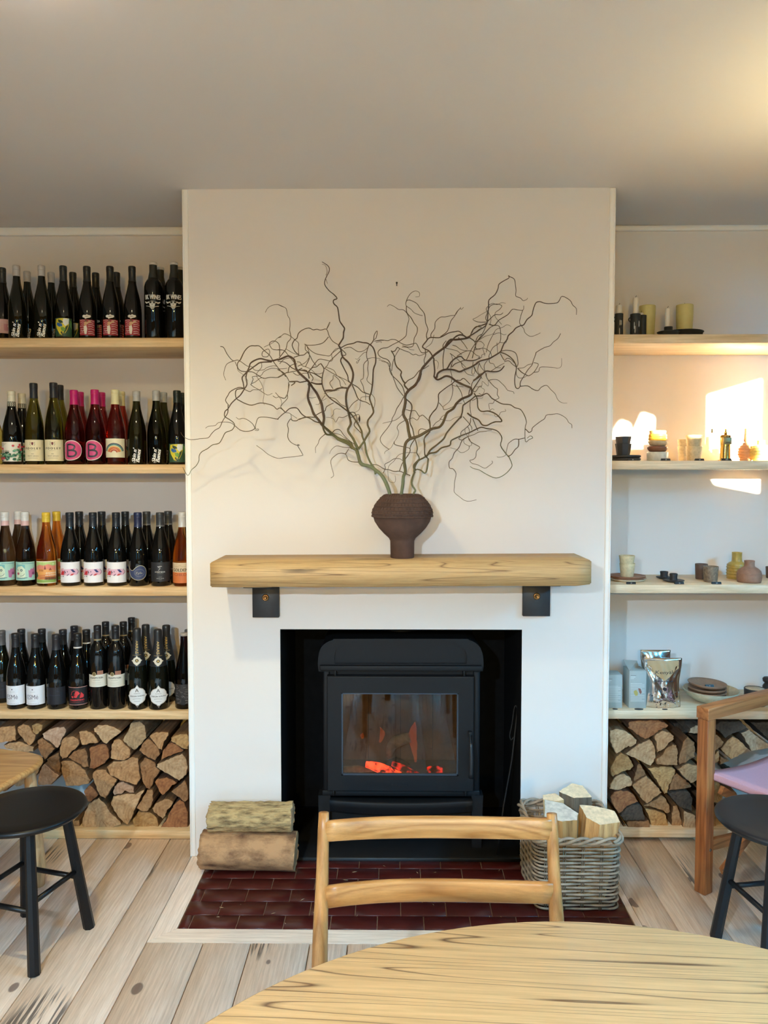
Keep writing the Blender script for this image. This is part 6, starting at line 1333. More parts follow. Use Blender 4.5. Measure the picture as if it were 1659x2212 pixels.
# second shelf
zs = ZRT[1]; dk = clay('charcoal', (48, 48, 48), .5); Y0 = 3.245
for i, (y0, y1, lb) in enumerate(((900, 874, 'lower of two dark plates under the charcoal cups'), (874, 850, 'upper of two dark plates under the charcoal cups'))):
    z = zs if i == 0 else zs+.0125; mb = MB(); R = rad(152, Y0); mb.lathe([(0, 0), (R*.9, 0), (R, .005), (R, .009), (R*.97, .0115), (R*.88, .009), (0, .009)], n=36, caps=False)
    tag(mb.obj('plate', dk, None, (P(*cx_(800, 238, 870), Y0).x, Y0, z+.0003)), lb, 'plate')
def cup(name, oy, cx, hwt, hwb, yt, hgt, Y, z, m, label, n=32, phase=0.0, t=.003):
    rt, rb2 = rad(hwt, Y), rad(hwb, Y); h = hgt; mb = MB(); mb.lathe([(0, 0), (rb2*.96, 0), (rb2, .003), ((rt+rb2)/2, h*.55), (rt, h-.001), (rt-t*.4, h), (rt-t, h-.002), ((rt+rb2)/2-t, h*.55), (rb2-t, .006), (0, .006)], n=n, caps=False, phase=phase, smooth=n > 10)
    return tag(mb.obj(name, m, None, (P(*cx_(oy, cx, yt), Y).x, Y, z+.0003)), label, 'cup')
def zof(oy, x, y, Y): return P(*cx_(oy, x, y), Y).z
zp = zs+.0245; ztop, zmid = zof(800, 215, 662, Y0), zof(800, 215, 732, Y0)
cup('faceted_cup', 800, 215, 84, 67, 730, zmid-zp, Y0, zp, dk, 'lower of two nested charcoal faceted cups', 8, pi/8); cup('faceted_cup', 800, 215, 83, 62, 662, (zmid-zp)*.98, Y0, ztop-(zmid-zp)*.98, dk, 'upper of two nested charcoal faceted cups', 8, pi/8)
BW = [(900, 816, 108, 104, clay('cream', (200, 198, 182), .35), 'straight sided cream bowl, lowest of the bowl stack', 0), (812, 760, 103, 84, clay('umber', (122, 80, 58), .45), 'brown bowl second from below in the bowl stack', 0), (757, 706, 100, 76, clay('fawn', (178, 158, 126), .35), 'tilted fawn bowl in the middle of the bowl stack', .075),
    (716, 668, 96, 78, clay('amber', (214, 158, 58), .25, coat=.4), 'amber glazed bowl under the two upper bowls', -.01), (692, 640, 95, 78, clay('amber', (214, 158, 58), .25), 'amber glazed bowl second from the top of the stack', .01), (652, 602, 86, 78, clay('straw', (222, 178, 104), .3), 'straw yellow bowl on top of the bowl stack', .02)]
Yb_ = 3.24; zc = zs
for y0, y1, hwt, hwb, m, lb, tl in BW:
    zt2 = zof(800, 556, y1, Yb_); z0 = max(zc, zof(800, 556, y0, Yb_)) if zc == zs else zof(800, 556, y0, Yb_); rt, rb2 = rad(hwt, Yb_), rad(hwb, Yb_); h = zt2-z0; t = .0035
    z0 = zs if y0 == 900 else z0; h = zt2-z0
    mb = MB(); mb.lathe([(0, 0), (rb2*.9, 0), (rb2, .002), (rt*.985, h*.55), (rt, h-.002), (rt-t*.5, h), (rt-t, h-.002), (rt*.97-t, h*.55), (rb2*.9-t, .005), (0, .0045)], n=36, caps=False)
    tag(mb.obj('bowl', m, None, (P(*cx_(800, 556, y1), Yb_).x, Yb_, z0+.0004), (0, tl, 0)), lb, 'bowl', 'stack of small bowls'); zc = zt2
sand = clay('sand', (196, 176, 138), .7, ns=90)
for cx, Y, ym, yt, hw, a, b2 in ((822, 3.345, 760, 690, 66, 'lower of two nested sand cups standing behind', 'upper of two nested sand cups standing behind'), (920, 3.225, 757, 648, 83, 'lower of two nested sand cups standing in front', 'upper of two nested sand cups standing in front')):
    zm, zt2 = zof(800, cx, ym, Y), zof(800, cx, yt, Y); cup('stoneware_cup', 800, cx, hw, hw*.78, ym, zm-zs, Y, zs, sand, a); hh = (zm-zs)*.95; cup('stoneware_cup', 800, cx, hw*1.01, hw*.78, yt, hh, Y, zt2-hh, sand, b2)
# brass grinder with crank
br = plain('grinder_brass', (214, 176, 96), rough=.18, metal=1.0); br2 = plain('grinder_plate', (150, 134, 96), rough=.4, metal=.8); Yg = 3.235; gx = P(*cx_(800, 1232, 800), Yg).x
gz = lambda y: zof(800, 1232, y, Yg)-zs
g_ = empty('hand_grinder', (gx, Yg, zs+.0004)); tag(g_, 'brass hand grinder with long crank on the sunlit shelf', 'grinder')
mb = MB(); mb.rbox(-rad(62, Yg), rad(62, Yg), -.014, .014, 0, .004, r=.001, seg=1); mb.obj('base', br, g_)
mb = MB(); R = rad(52, Yg); mb.lathe([(0, .003), (R*1.05, .003), (R, .010), (R*.95, gz(760)), (R, gz(700)), (R, gz(655)), (R*.8, gz(645)), (0, gz(645))], n=28, caps=False); mb.obj('barrel', br, g_)
mb = MB()
for k in range(5): x = (-2+k)*R*.16; mb.rbox(x-R*.05, x+R*.05, -R*1.0, -R*.9, gz(880), gz(760), r=.0006, seg=1)
mb.obj('ribs', br2, g_)
mb = MB(); mb.rbox(-R*.80, R*.80, -R-.003, -R*.5, gz(742), gz(672), r=.002); mb.rbox(-R*.34, R*.34, -R-.003, -R*.5, gz(672), gz(652), r=.003); mb.obj('front_plate', br2, g_)
A = Art(); A.rect(-R*420, R*420, -1.6, 1.6, '4a4434'); A.build('plate_mark', g_, face=-R-.003, z0=gz(724))
mb = MB(); mb.lathe([(0, gz(646)), (.0065, gz(646)), (.006, gz(630)), (.0075, gz(625)), (.0045, gz(612)), (.003, gz(600)), (.0055, gz(592)), (.003, gz(584)), (0, gz(582))], n=14, caps=False); mb.obj('spindle', br, g_)
kx = P(*cx_(800, 1100, 620), Yg).x-gx; mb = MB(); mb.rbox(kx-.003, .003, -.0025, .0025, gz(626)-.001, gz(626)+.001, r=.0006, seg=1); hnd = mb.obj('crank', br, g_)
mb = MB(); mb.lathe([(0, 0), (.003, 0), (.0045, .006), (.0035, .013), (.0045, .017), (0, .019)], n=12, c=(kx, 0, gz(626))); mb.obj('crank_knob', br2, hnd)
peach = clay('peach', (208, 150, 104), .55); lemon = clay('lemon', (222, 196, 112), .5)
item('ribbed_vase', 800, 1442, [(52, 900), (62, 893)]+ribbed([(64, 880), (80, 850), (82, 820), (74, 775), (46, 745), (20, 715)], 6, 9)+ribbed([(26, 715), (21, 660), (18, 582)], 8, 3.5), 3.265, zs, peach, 'peach ribbed vase with long narrow neck', 'vase', hollow=0)
item('ribbed_vase', 800, 1590, [(70, 900), (90, 890)]+ribbed([(100, 880), (122, 840), (120, 800), (96, 760), (52, 742)], 5, 12)+[(40, 735), (38, 715), (42, 700)], 3.235, zs, lemon, 'squat yellow ribbed vase at the right picture edge', 'vase', hollow=.006)
for x0, x1, t, lb in ((262, 352, '35', 'black price tag in front of the charcoal plates'), (592, 682, '28', 'black price tag in front of the bowl stack'), (930, 1018, '24', 'black price tag in front of the sand cups'), (1194, 1292, '170', 'black price tag at the foot of the brass grinder')): price_tag(800, x0, x1, 876, 900, 3.16, zs, t, lb)
# third shelf
zs = ZRT[2]; terra = clay('terra', (150, 106, 82), .5); cream = clay('ivory', (214, 202, 178), .5); sandl = clay('sandlight', (206, 186, 146), .6, ns=80)
def yat(oy, x, y, z, hw): q = PZ(*cx_(oy, x, y), z); return q.y+rad(hw, q.y)
Yp = yat(1160, 250, 456, zs, 165)
for i, (m, lb) in enumerate(((cream, 'ivory plate at the bottom under the two beige cups'), (terra, 'terracotta plate in the middle under the two beige cups'), (terra, 'terracotta plate on top under the two beige cups'))):
    R = rad(190, Yp); mb = MB(); mb.lathe([(0, 0), (R*.72, 0), (R*.9, .004), (R, .009), (R*.985, .0105), (R*.88, .007), (R*.7, .0035), (0, .0035)], n=44, caps=False); tag(mb.obj('plate', m, None, (P(*cx_(1160, 258-i*4, 420), Yp).x, Yp, zs+.0003+i*.0062)), lb, 'plate', 'plates under the beige cups')
zp = zs+.0166; zm, zt2 = zof(1160, 252, 262, Yp), zof(1160, 252, 184, Yp)
cup('beaker', 1160, 254, 80, 66, 260, zm-zp, Yp, zp, sandl, 'lower beige cup on the terracotta plates'); cup('beaker', 1160, 251, 82, 64, 182, (zm-zp)*.95, Yp, zt2-(zm-zp)*.95, sandl, 'upper beige cup nested in the one on the plates')
blk2 = clay('ebony', (44, 40, 40), .5)
for cx, hw, yb2, chw, yt, lb in ((600, 82, 425, 39, 342, 'smaller dark saucer candlestick behind'), (717, 110, 460, 38, 364, 'dark saucer candlestick in front with price tag')):
    Y = yat(1160, cx, yb2, zs, hw*.7); R = rad(hw, Y); mb = MB(); h = zof(1160, cx, yt, Y)-zs; rc = rad(chw, Y); mb.lathe([(0, 0), (R*.55, 0), (R*.95, .006), (R, .0085), (R*.97, .0095), (R*.6, .0075), (rc*1.1, .0075), (rc, .012), (rc*.97, h*.6), (rc*1.08, h-.003), (rc, h), (rc*.75, h-.002), (rc*.7, .014), (0, .014)], n=36, caps=False)
    tag(mb.obj('saucer_candlestick', blk2, None, (P(*cx_(1160, cx+(22 if hw < 100 else 0), yt), Y).x, Y, zs+.0003)), lb, 'candle holder')
umb = clay('brownware', (92, 72, 62), .6); spk = clay('speckle', (128, 108, 88), .6, noise=.45, ns=110)
Y = yat(1160, 995, 426, zs, 60); cup('tumbler', 1160, 995, 64, 58, 268, zof(1160, 995, 268, Y)-zs, Y, zs, umb, 'dark brown tumbler behind the speckled one')
Y = yat(1160, 1088, 456, zs, 70); cup('tumbler', 1160, 1088, 78, 68, 292, zof(1160, 1088, 292, Y)-zs, Y, zs, spk, 'speckled grey brown tumbler with rough glaze')
mus = clay('mustard', (176, 148, 74), .3, coat=.3); Y = yat(1160, 1345, 424, zs, 95)
item('bottle_vase', 1160, 1350, [(88, 424), (100, 415)]+ribbed([(103, 405), (104, 340), (102, 285)], 4, 8)+[(100, 278), (80, 258), (56, 246), (51, 236), (49, 200), (50, 158), (52, 153)], Y, zs, mus, 'mustard glazed bottle vase with ribbed body', 'vase', hollow=.006)
rst = clay('rosebrown', (150, 112, 92), .7); Y = yat(1160, 1475, 464, zs, 105)
item('bottle_vase', 1160, 1475, [(96, 464), (114, 452)]+ribbed([(121, 435), (125, 400), (121, 355)], 8, 3)+[(112, 335), (84, 312), (58, 298), (52, 290), (50, 262), (52, 236)], Y, zs, rst, 'squat rose brown bottle vase with fine rings', 'vase', hollow=.007)
Y = yat(1160, 1695, 416, zs, 56); cup('tumbler', 1160, 1695, 58, 52, 296, zof(1160, 1650, 296, Y)-zs, Y, zs, umb, 'brown tumbler cut by the right picture edge')
for x0, x1, t, lb in ((247, 337, '27', 'black price tag in front of the terracotta plates'), (727, 817, '25', 'black price tag in front of the dark saucer candlestick'), (1098, 1190, '24', 'black price tag in front of the speckled tumbler')):
    price_tag(1160, x0, x1, 448, 472, PZ(*cx_(1160, x0, 472), zs).y+.006, zs, t, lb)
# fourth shelf: cartons, foil bags, plates in a bowl, jar
zs = ZRT[3]; card = plain('carton_grey', (168, 172, 166), rough=.7); cin = plain('carton_inside', (120, 84, 92), rough=.8)
def carton(x0, x1, yt, yb2, depth_, label, nuts, flap):
    q = PZ(*cx_(1380, (x0+x1)/2, yb2), zs); Y = q.y; a, b2 = P(*cx_(1380, x0, yb2), Y), P(*cx_(1380, x1, yt), Y); w = (b2.x-a.x)/2; h = b2.z-zs
    mb = MB(); mb.rbox(-w, w, 0, depth_, 0, h, r=.0008, seg=1); o = tag(mb.obj('carton', card, None, ((a.x+b2.x)/2, Y, zs+.0004)), label, 'carton', 'grey cartons on the pottery shelf')
    if flap:
        mb = MB(); mb.add([(-w, .002, h), (w*.8, depth_, h+.001), (w*.7, depth_+.004, h+.022), (-w, depth_+.004, h+.026), (-w, .003, h-.001), (w*.8, depth_+.001, h), (w*.7, depth_+.005, h+.021), (-w, depth_+.005, h+.025)], [(0, 1, 2, 3), (7, 6, 5, 4), (0, 4, 5, 1), (1, 5, 6, 2), (2, 6, 7, 3), (3, 7, 4, 0)]); mb.obj('flap', card, o)
    A = Art(); W2, H2 = w*1000, h*1000
    A.rect(-W2*.85, -W2*.2, H2*.87, H2*.885, '8e8c88'); A.rect(-W2*.85, -W2*.3, H2*.83, H2*.845, 'dcdcd6'); A.rect(-W2*.85, -W2*.45, H2*.79, H2*.8, 'dcdcd6')
    for k in range(18): y = H2*(.66-.028*k); A.rect(-W2*.85, W2*(.80 if k % 5 else .5), y, y+H2*.011, 'd2d4ce')
    if nuts:
        A.poly([(-W2*.5, H2*.46), (-W2*.2, H2*.50), (0, H2*.42), (-W2*.02, H2*.35), (-W2*.25, H2*.33), (-W2*.45, H2*.40)], 'b4a45c'); A.poly([(W2*.02, H2*.54), (W2*.3, H2*.53), (W2*.45, H2*.44), (W2*.35, H2*.38), (W2*.18, H2*.42)], '8a5a4e')
    A.build('carton_print', o, face=0.0); return o
carton(34, 207, 362, 692, .075, 'grey carton partly hidden behind the chimney breast edge', 0, 0); carton(270, 447, 322, 692, .085, 'grey carton with two painted nuts beside the foil bags', 1, 1)
fm, nt, b_ = new_mat('foil'); b_.inputs['Metallic'].default_value = 1.0; b_.inputs['Roughness'].default_value = .16; b_.inputs['Base Color'].default_value = rgb(214, 206, 198)
def pouch(x0, x1, yt, yb2, Y, label, seed, art):
    a, b2 = P(*cx_(1380, x0, yb2), Y), P(*cx_(1380, x1, yt), Y); w = (b2.x-a.x)/2; h = b2.z-zs; rg = random.Random(seed); nx, nz_ = 22, 26; ph = [rg.uniform(0, 6) for _ in range(8)]
    def pt(u, v, side):                   # u in -1..1 across, v in 0..1 up: flat sealed top, full belly, gusset foot
        full = (1-abs(u)**2.4)*(1-v**3)*(.55+.45*min(1, v*6)); wide = 1-.13*sin(pi*min(1, v*1.05))**2-(.07*(1-v) if v < .5 else .035)
        d = .030*full+.002; wr = .0035*full*(sin(7*u+5*v+ph[0])+.8*sin(11*v-6*u+ph[1])+.6*sin(17*u+9*v*v+ph[2])) if side < 0 else 0
        crease = -.006*max(0, 1-abs(abs(u)-.75*(v-.25)/.55)*9) if side < 0 and .25 < v < .85 else 0
        return Vector((u*w*wide, side*d+(wr+crease)*side*-1*(-1), v*h))
    vs = []; fs = []
    for s_ in (-1, 1):
        for j in range(nz_+1):
            for i in range(nx+1): vs.append(pt(2*i/nx-1, j/nz_, s_))
    M_ = (nx+1)*(nz_+1)
    for j in range(nz_):
        for i in range(nx):
            q = j*(nx+1)+i; fs.append((q, q+1, q+nx+2, q+nx+1)); fs.append((M_+q, M_+q+nx+1, M_+q+nx+2, M_+q+1))
    edge = [j*(nx+1) for j in range(nz_+1)], [j*(nx+1)+nx for j in range(nz_+1)]
    for e_, f_ in ((edge[0], 1), (edge[1], -1)):
        for p_, q in zip(e_, e_[1:]): fs.append((p_, q, M_+q, M_+p_) if f_ > 0 else (q, p_, M_+p_, M_+q))
    for i in range(nx): fs.append((i+1, i, M_+i, M_+i+1)); q = nz_*(nx+1)+i; fs.append((q, q+1, M_+q+1, M_+q))
    mb = MB(); mb.add(vs, fs, 0, True); o = tag(mb.obj('foil_bag', fm, None, ((a.x+b2.x)/2, Y, zs+.0004)), label, 'foil bag', 'foil bags on the pottery shelf')
    if art:
        W2, H2 = w*1000, h*1000; A = Art(); A.poly([(-W2*.80, H2*.955), (W2*.80, H2*.955), (W2*.78, H2*.80), (W2*.05, H2*.575), (-W2*.05, H2*.575), (-W2*.78, H2*.80)], 'b39468'); A.text('Kenyak', W2*.06, H2*.72, H2*.085, '2a2420', width=W2*.98, shear=.2, bold=.35); A.text('honeycomb', 0, H2*.55, H2*.045, '34343a', width=W2*.9, bold=.2); A.disc(0, H2*.40, W2*.09, '24242a', ry=H2*.035)  # tan upper patch is the foil's warm reflection put into the colour
        for k in range(70):
            x, y = rg.uniform(-W2*.78, W2*.78), rg.uniform(H2*.03, H2*.33); r = rg.uniform(1.0, 4.0); A.poly([(x+r*cos(t*1.05)*(1 if t % 2 else .45), y+r*sin(t*1.05)*(1 if t % 2 else .45)) for t in range(6)], rg.choice(['2c2a34', 'e6e6ea', '4a4656', 'c8b8a4']))
        def onbag(u, z, l):
            v = max(0, min(1, z/h)); uu = max(-1, min(1, u/(w*.9))); q = pt(uu, v, -1); return Vector((u, q.y-.0006-l, z))
        A.build('bag_print_reflection', o, xf=onbag)
    return o
pouch(372, 690, 112, 640, 3.285, 'plain silver foil bag standing behind the printed one', 3, 0); pouch(402, 806, 192, 692, PZ(*cx_(1380, 620, 700), zs).y+.03, 'silver foil bag with dark script and flower print', 5, 1)
oat = clay('oat', (186, 178, 152), .45); caf = clay('cafe', (146, 112, 88), .5)
Yq = PZ(*cx_(1380, 1040, 655), zs).y+rad(150, 3.2); R = rad(282, Yq); X = P(*cx_(1380, 1088, 560), Yq).x
mb = MB(); h = .050; mb.lathe([(0, 0), (R*.52, 0), (R*.60, .003), (R*.84, h*.42), (R, h-.002), (R*.985, h), (R*.96, h-.003), (R*.80, h*.46), (R*.56, .007), (0, .006)], n=52, caps=False); tag(mb.obj('serving_bowl', oat, None, (X, Yq, zs+.0004)), 'wide shallow oat coloured bowl holding a stack of brown plates', 'bowl')
z = zs+.012
for i, lb in enumerate(('lowest brown plate in the oat coloured bowl', 'second brown plate from below in the oat coloured bowl', 'third brown plate from below in the oat coloured bowl', 'slightly tilted top brown plate with price tag on it')):
    R2 = rad(196, Yq); mb = MB(); mb.lathe([(0, 0), (R2*.66, 0), (R2*.92, .008), (R2, .018), (R2*.985, .0195), (R2*.89, .0125), (R2*.62, .0035), (0, .0035)], n=44, caps=False)
    tag(mb.obj('plate', caf, None, (P(*cx_(1380, 1055-i*2, 500), Yq).x, Yq, z+i*.0150+(.003 if i == 3 else 0)), (0, radians(2.6) if i == 3 else 0, 0)), lb, 'plate', 'brown plates in the oat coloured bowl')
price_tag(1380, 1034, 1116, 446, 476, Yq-.02, z+.0535, '32', 'black price tag lying on the top brown plate')
Y = yat(1380, 1530, 680, zs, 95); o = item('jar', 1380, 1530, [(96, 680), (105, 670), (107, 560), (105, 500)], Y, zs, clay('jarbrown', (52, 40, 40), .3), 'dark jar with pale lid behind the chair arm', 'jar', hollow=0)
R = rad(104, Y); h = P(*cx_(1380, 1530, 500), Y).z-zs; mb = MB(); mb.lathe([(R*1.03, h-.014), (R*1.05, h+.001), (R*.98, h+.003), (R*.9, h+.001)], n=32, caps=False); mb.obj('rim', plain('jar_rim', (44, 46, 50), rough=.4), o); mb = MB(); mb.lathe([(0, h+.0015), (R*.92, h+.0012), (R*.93, h)], n=32, caps=False); mb.obj('lid', cream, o)
Y = 3.36; item('dark_pot', 1380, 1668, [(40, 640), (58, 600), (60, 470), (40, 440), (58, 425), (62, 400), (50, 386)], Y, zs, blk2, 'dark rounded pot cut by the right picture edge', 'pot', hollow=0)
for (x0, x1, lb) in ((106, 160, 'small dark tag lying before the hidden carton'), (326, 414, 'small dark tag lying before the carton with nuts'), (602, 656, 'small dark tag lying before the printed foil bag')):
    Yt = 3.155; a, b2 = P(*cx_(1380, x0, 708), Yt), P(*cx_(1380, x1, 708), Yt); w = (b2.x-a.x)/2; mb = MB(); mb.lathe([(0, 0), (w, 0), (w, .0016), (0, .0018)], n=20, caps=False); o = mb.obj('shelf_tag', plain('tag_black', (26, 28, 32), rough=.45), None, ((a.x+b2.x)/2, Yt, zs+.0003)); o.scale = (1, .55, 1); tag(o, lb, 'price tag', 'flat dark tags on the shelf edge')
# ================================================================ furniture
M_OAK = wood('chair_oak', (194, 144, 86), (160, 110, 58), 'X', rings=34, stretch=12, rough=.42, line=.2, vary=.03, coat=.15)
M_OAKZ = wood('chair_oak_z', (188, 138, 82), (156, 106, 56), 'Z', rings=34, stretch=12, rough=.42, line=.2, vary=.03, coat=.15)
# ladder back chair tucked under the round table
CY = 1.655; xl0, xr0 = P(697, 1772, CY).x, P(1198, 1768, CY).x; chc = Vector(((xl0+xr0)/2, CY-.2, 0)); chair = empty('dining_chair', chc); tag(chair, 'oak ladder back dining chair tucked under the round table', 'chair')
zt1 = P(697, 1768, CY).z
def bar(px, py, Y): return P(px, py, Y)-chc
for xt, xb in ((xl0, P(690, 2090, CY-.03).x), (xr0, P(1209, 2000, CY-.03).x)):
    mb = MB(); xf = xb+(xb-xt)*.3; mb.tube(smoothline([Vector((xt, CY+.03, zt1))-chc, Vector((xt+(xb-xt)*.45, CY+.008, zt1-.15))-chc, Vector((xb, CY-.028, .45))-chc, Vector((xf, CY-.01, .22))-chc, Vector((xf, CY+.035, .0))-chc], 4),
        [.0115, .0128, .0133, .0138, .0143, .0155, .0165, .0172, .0176, .0176, .0172, .0168, .0163, .0158, .0150, .0142, .0135], 12); mb.obj('back_post', M_OAKZ, chair)
def rail(pxl, ytl, ybl, pxr, ytr, ybr, ymt, ymb, bow, Y, th=.017):
    """curved back rail: ends let into the posts, middle bowed away from the sitter"""
    zl1, zl0 = P(pxl, ytl, Y).z, P(pxl, ybl, Y).z; zr1, zr0 = P(pxr, ytr, Y).z, P(pxr, ybr, Y).z; zm1, zm0 = P((pxl+pxr)/2, ymt, Y+bow).z, P((pxl+pxr)/2, ymb, Y+bow).z
    xa, xb = P(pxl, ytl, Y).x-.004, P(pxr, ytr, Y).x+.004; n = 18; vs = []; fs = []
    for i in range(n+1):
        u = i/n; k = 1-(2*u-1)**2; yy = Y+bow*k; z1 = zl1+(zr1-zl1)*u; z0 = zl0+(zr0-zl0)*u; z1 = z1*(1-k)+zm1*k; z0 = z0*(1-k)+zm0*k; x = xa+(xb-xa)*u; r = .004
        for dy, z in ((-th/2, z0+r), (-th/2+r, z0), (th/2-r, z0), (th/2, z0+r), (th/2, z1-r), (th/2-r, z1), (-th/2+r, z1), (-th/2, z1-r)): vs.append(Vector((x, yy+dy, z))-chc)
    for i in range(n):
        for j in range(8): fs.append((i*8+j, i*8+(j+1) % 8, (i+1)*8+(j+1) % 8, (i+1)*8+j))
    fs += [tuple(range(7, -1, -1)), tuple(n*8+j for j in range(8))]; mb = MB(); mb.add(vs, fs, 0, True); return mb.obj('back_rail', M_OAK, chair)
rail(708, 1774, 1817, 1187, 1768, 1813, 1763.5, 1809, .028, CY+.022); rail(709, 1914, 1961, 1190, 1906, 1951, 1899, 1946, .028, CY+.0, .016)
zseat = .452
mb = MB(); xa, xb = P(700, 2060, CY-.03).x-chc.x, P(1205, 2000, CY-.03).x-chc.x
mb.rbox(xa, xb, .128, .15, zseat-.045, zseat-.002, r=.004); mb.rbox(xa+.01, xb-.01, -.225, -.20, zseat-.05, zseat-.008, r=.004); mb.rbox(xa-.004, xa+.018, -.21, .14, zseat-.05, zseat-.008, r=.004); mb.rbox(xb-.018, xb+.004, -.21, .14, zseat-.05, zseat-.008, r=.004); mb.obj('seat_frame', M_OAK, chair)
mb = MB(); n = 10; vs = []; fs = []
for j in range(n+1):
    for i in range(n+1): u, v = i/n, j/n; vs.append((xa+.005+(xb-xa-.01)*u, -.22+.355*v, zseat-.004-.010*sin(pi*u)*sin(pi*min(1, v*.9+.05))+.012*max(0, v-.8)*5*(1-(2*u-1)**2)*.35))
k = len(vs); vs += [(a, b2, c-.012) for a, b2, c in vs]
for j in range(n):
    for i in range(n): q = j*(n+1)+i; fs += [(q, q+1, q+n+2, q+n+1), (k+q, k+q+n+1, k+q+n+2, k+q+1)]
for i in range(n): fs += [(i+1, i, k+i, k+i+1), (n*(n+1)+i, n*(n+1)+i+1, k+n*(n+1)+i+1, k+n*(n+1)+i), (i*(n+1), (i+1)*(n+1), k+(i+1)*(n+1), k+i*(n+1)), ((i+1)*(n+1)+n, i*(n+1)+n, k+i*(n+1)+n, k+(i+1)*(n+1)+n)]
mb.add(vs, fs, 0, True); mb.obj('seat', M_OAK, chair)
for x in (xa+.008, xb-.008): mb = MB(); mb.tube([(x, -.205, zseat-.01), (x, -.207, .24), (x+(.006 if x > 0 else -.006), -.212, 0)], [.0165, .0175, .013], 12); mb.obj('front_leg', M_OAKZ, chair)
# round table
TC = (0.296, 0.580, 0.740); TR = 0.752
M_TAB = wood('table_ash', (224, 184, 130), (110, 74, 42), 'X', rings=46, stretch=26, rough=.36, line=.045, vary=0.0, coat=.2, fine=.8, sharp=True)
tb = empty('round_table', (TC[0], TC[1], 0), radians(-4)); tag(tb, 'round wooden table with strong dark grain in the foreground', 'table')
mb = MB(); mb.lathe([(0, -.030), (TR-.02, -.030), (TR-.006, -.026), (TR-.001, -.018), (TR, -.010), (TR-.002, -.004), (TR-.008, 0), (0, 0)], n=128, caps=False); mb.obj('table_top', M_TAB, tb, (0, 0, TC[2]))
for a in (45, 135, 225, 315): c, s_ = cos(radians(a)), sin(radians(a)); mb = MB(); mb.tube([(c*.44, s_*.44, TC[2]-.029), (c*.47, s_*.47, .35), (c*.50, s_*.50, 0)], [.03, .027, .02], 14); mb.obj('leg', M_OAKZ, tb)
mb = MB(); mb.box(-.36, .36, -.02, .02, TC[2]-.085, TC[2]-.029); mb.box(-.02, .02, -.36, .36, TC[2]-.085, TC[2]-.029); mb.obj('apron', M_OAK, tb)
# black stools
M_BLK = plain('stool_black', (12, 12, 14), rough=.38, spec=.35); M_BLK2 = plain('stool_black_right', (26, 27, 31), rough=.42, spec=.4)
def stool(c, rot, hz, label, m, R=.188, foot=.182, th=.030):
    st_ = empty('stool', (c[0], c[1], 0), rot); tag(st_, label, 'stool', 'black round stools')
    mb = MB(); mb.lathe([(0, hz-th), (R-.030, hz-th), (R-.010, hz-th*.72), (R-.001, hz-th*.42), (R, hz-th*.28), (R-.004, hz-.003), (R-.012, hz), (R*.7, hz), (0, hz)], n=64, caps=False); mb.obj('seat', m, st_)
    ft = [Vector((foot*cos(pi/2*k+pi/4), foot*sin(pi/2*k+pi/4), 0)) for k in range(4)]; tp_ = [v*.62+Vector((0, 0, hz-th+.004)) for v in ft]
    for a, b2 in zip(tp_, ft): mb = MB(); mb.tube([a, a.lerp(b2, .5), b2], [.0155, .0175, .0190], 8, smooth=False); mb.obj('leg', m, st_)
    for k, zf in ((0, .18), (1, .205), (2, .18), (3, .205)):
        j = (k+1) % 4; u = zf/(hz-th); mb = MB(); mb.tube([ft[k].lerp(tp_[k], u), ft[j].lerp(tp_[j], u)], .0085, 8); mb.obj('stretcher', m, st_)
stool((-1.182, 2.425), radians(-16), .452, 'black round stool beside the wooden bench, in front of the left woodpile', M_BLK, R=.183)
stool((1.217, 2.375), radians(9), .452, 'black round stool beside the pink folding chair', M_BLK2, R=.19)
# pale bench or low table whose corner shows at the left edge
M_BEN = wood('bench_oak', (214, 168, 110), (188, 138, 82), 'X', rings=30, stretch=12, rough=.4, line=.2, vary=0.0, coat=.1); M_BENL = wood('bench_leg', (214, 180, 136), (192, 152, 106), 'Z', rings=30, stretch=12, rough=.5, line=.2, vary=0.0)
hb = .472; cor = [PZ(-40, 1607, hb), PZ(0, 1614, hb), PZ(40, 1620, hb), PZ(70, 1624, hb), PZ(86, 1628, hb), PZ(92, 1634, hb), PZ(91, 1642, hb), PZ(80, 1652, hb), PZ(60, 1665, hb), PZ(30, 1682, hb), PZ(0, 1699, hb), PZ(-60, 1733, hb)]
cor = [(q.x, q.y) for q in cor]+[(-1.47, 2.30), (-1.62, 2.22), (-1.90, 2.30), (-2.08, 2.62), (-2.0, 2.95), (-1.86, 3.07)]
cor = [(q.x, q.y) for q in smoothline([(x, y, 0) for x, y in cor+[cor[0]]], 3)][:-1]; bc = (-1.66, 2.68); n = len(cor); bn = empty('bench', (bc[0], bc[1], 0)); tag(bn, 'pale wooden bench with rounded corner at the left picture edge', 'bench')
mb = MB(); vs = []; fs = []; lay = ((-.012, hb), (0, hb-.006), (.001, hb-.014), (-.006, hb-.024), (-.016, hb-.028))
for d, z in lay:
    for x, y in cor: v = Vector((x-bc[0], y-bc[1])); v = v+v.normalized()*d; vs.append((v.x, v.y, z))
for r in range(len(lay)-1):
    for i in range(n): fs.append((r*n+i, (r+1)*n+i, (r+1)*n+(i+1) % n, r*n+(i+1) % n))
fs += [tuple(range(n)), tuple((len(lay)-1)*n+i for i in range(n-1, -1, -1))]; mb.add(vs, fs, 0, False); mb.sm = [i < len(mb.sm)-2 for i in range(len(mb.sm))]
o = mb.obj('bench_top', M_BEN, bn); 
q0, q1 = PZ(83, 1912, 0), P(64, 1680, 2.80)
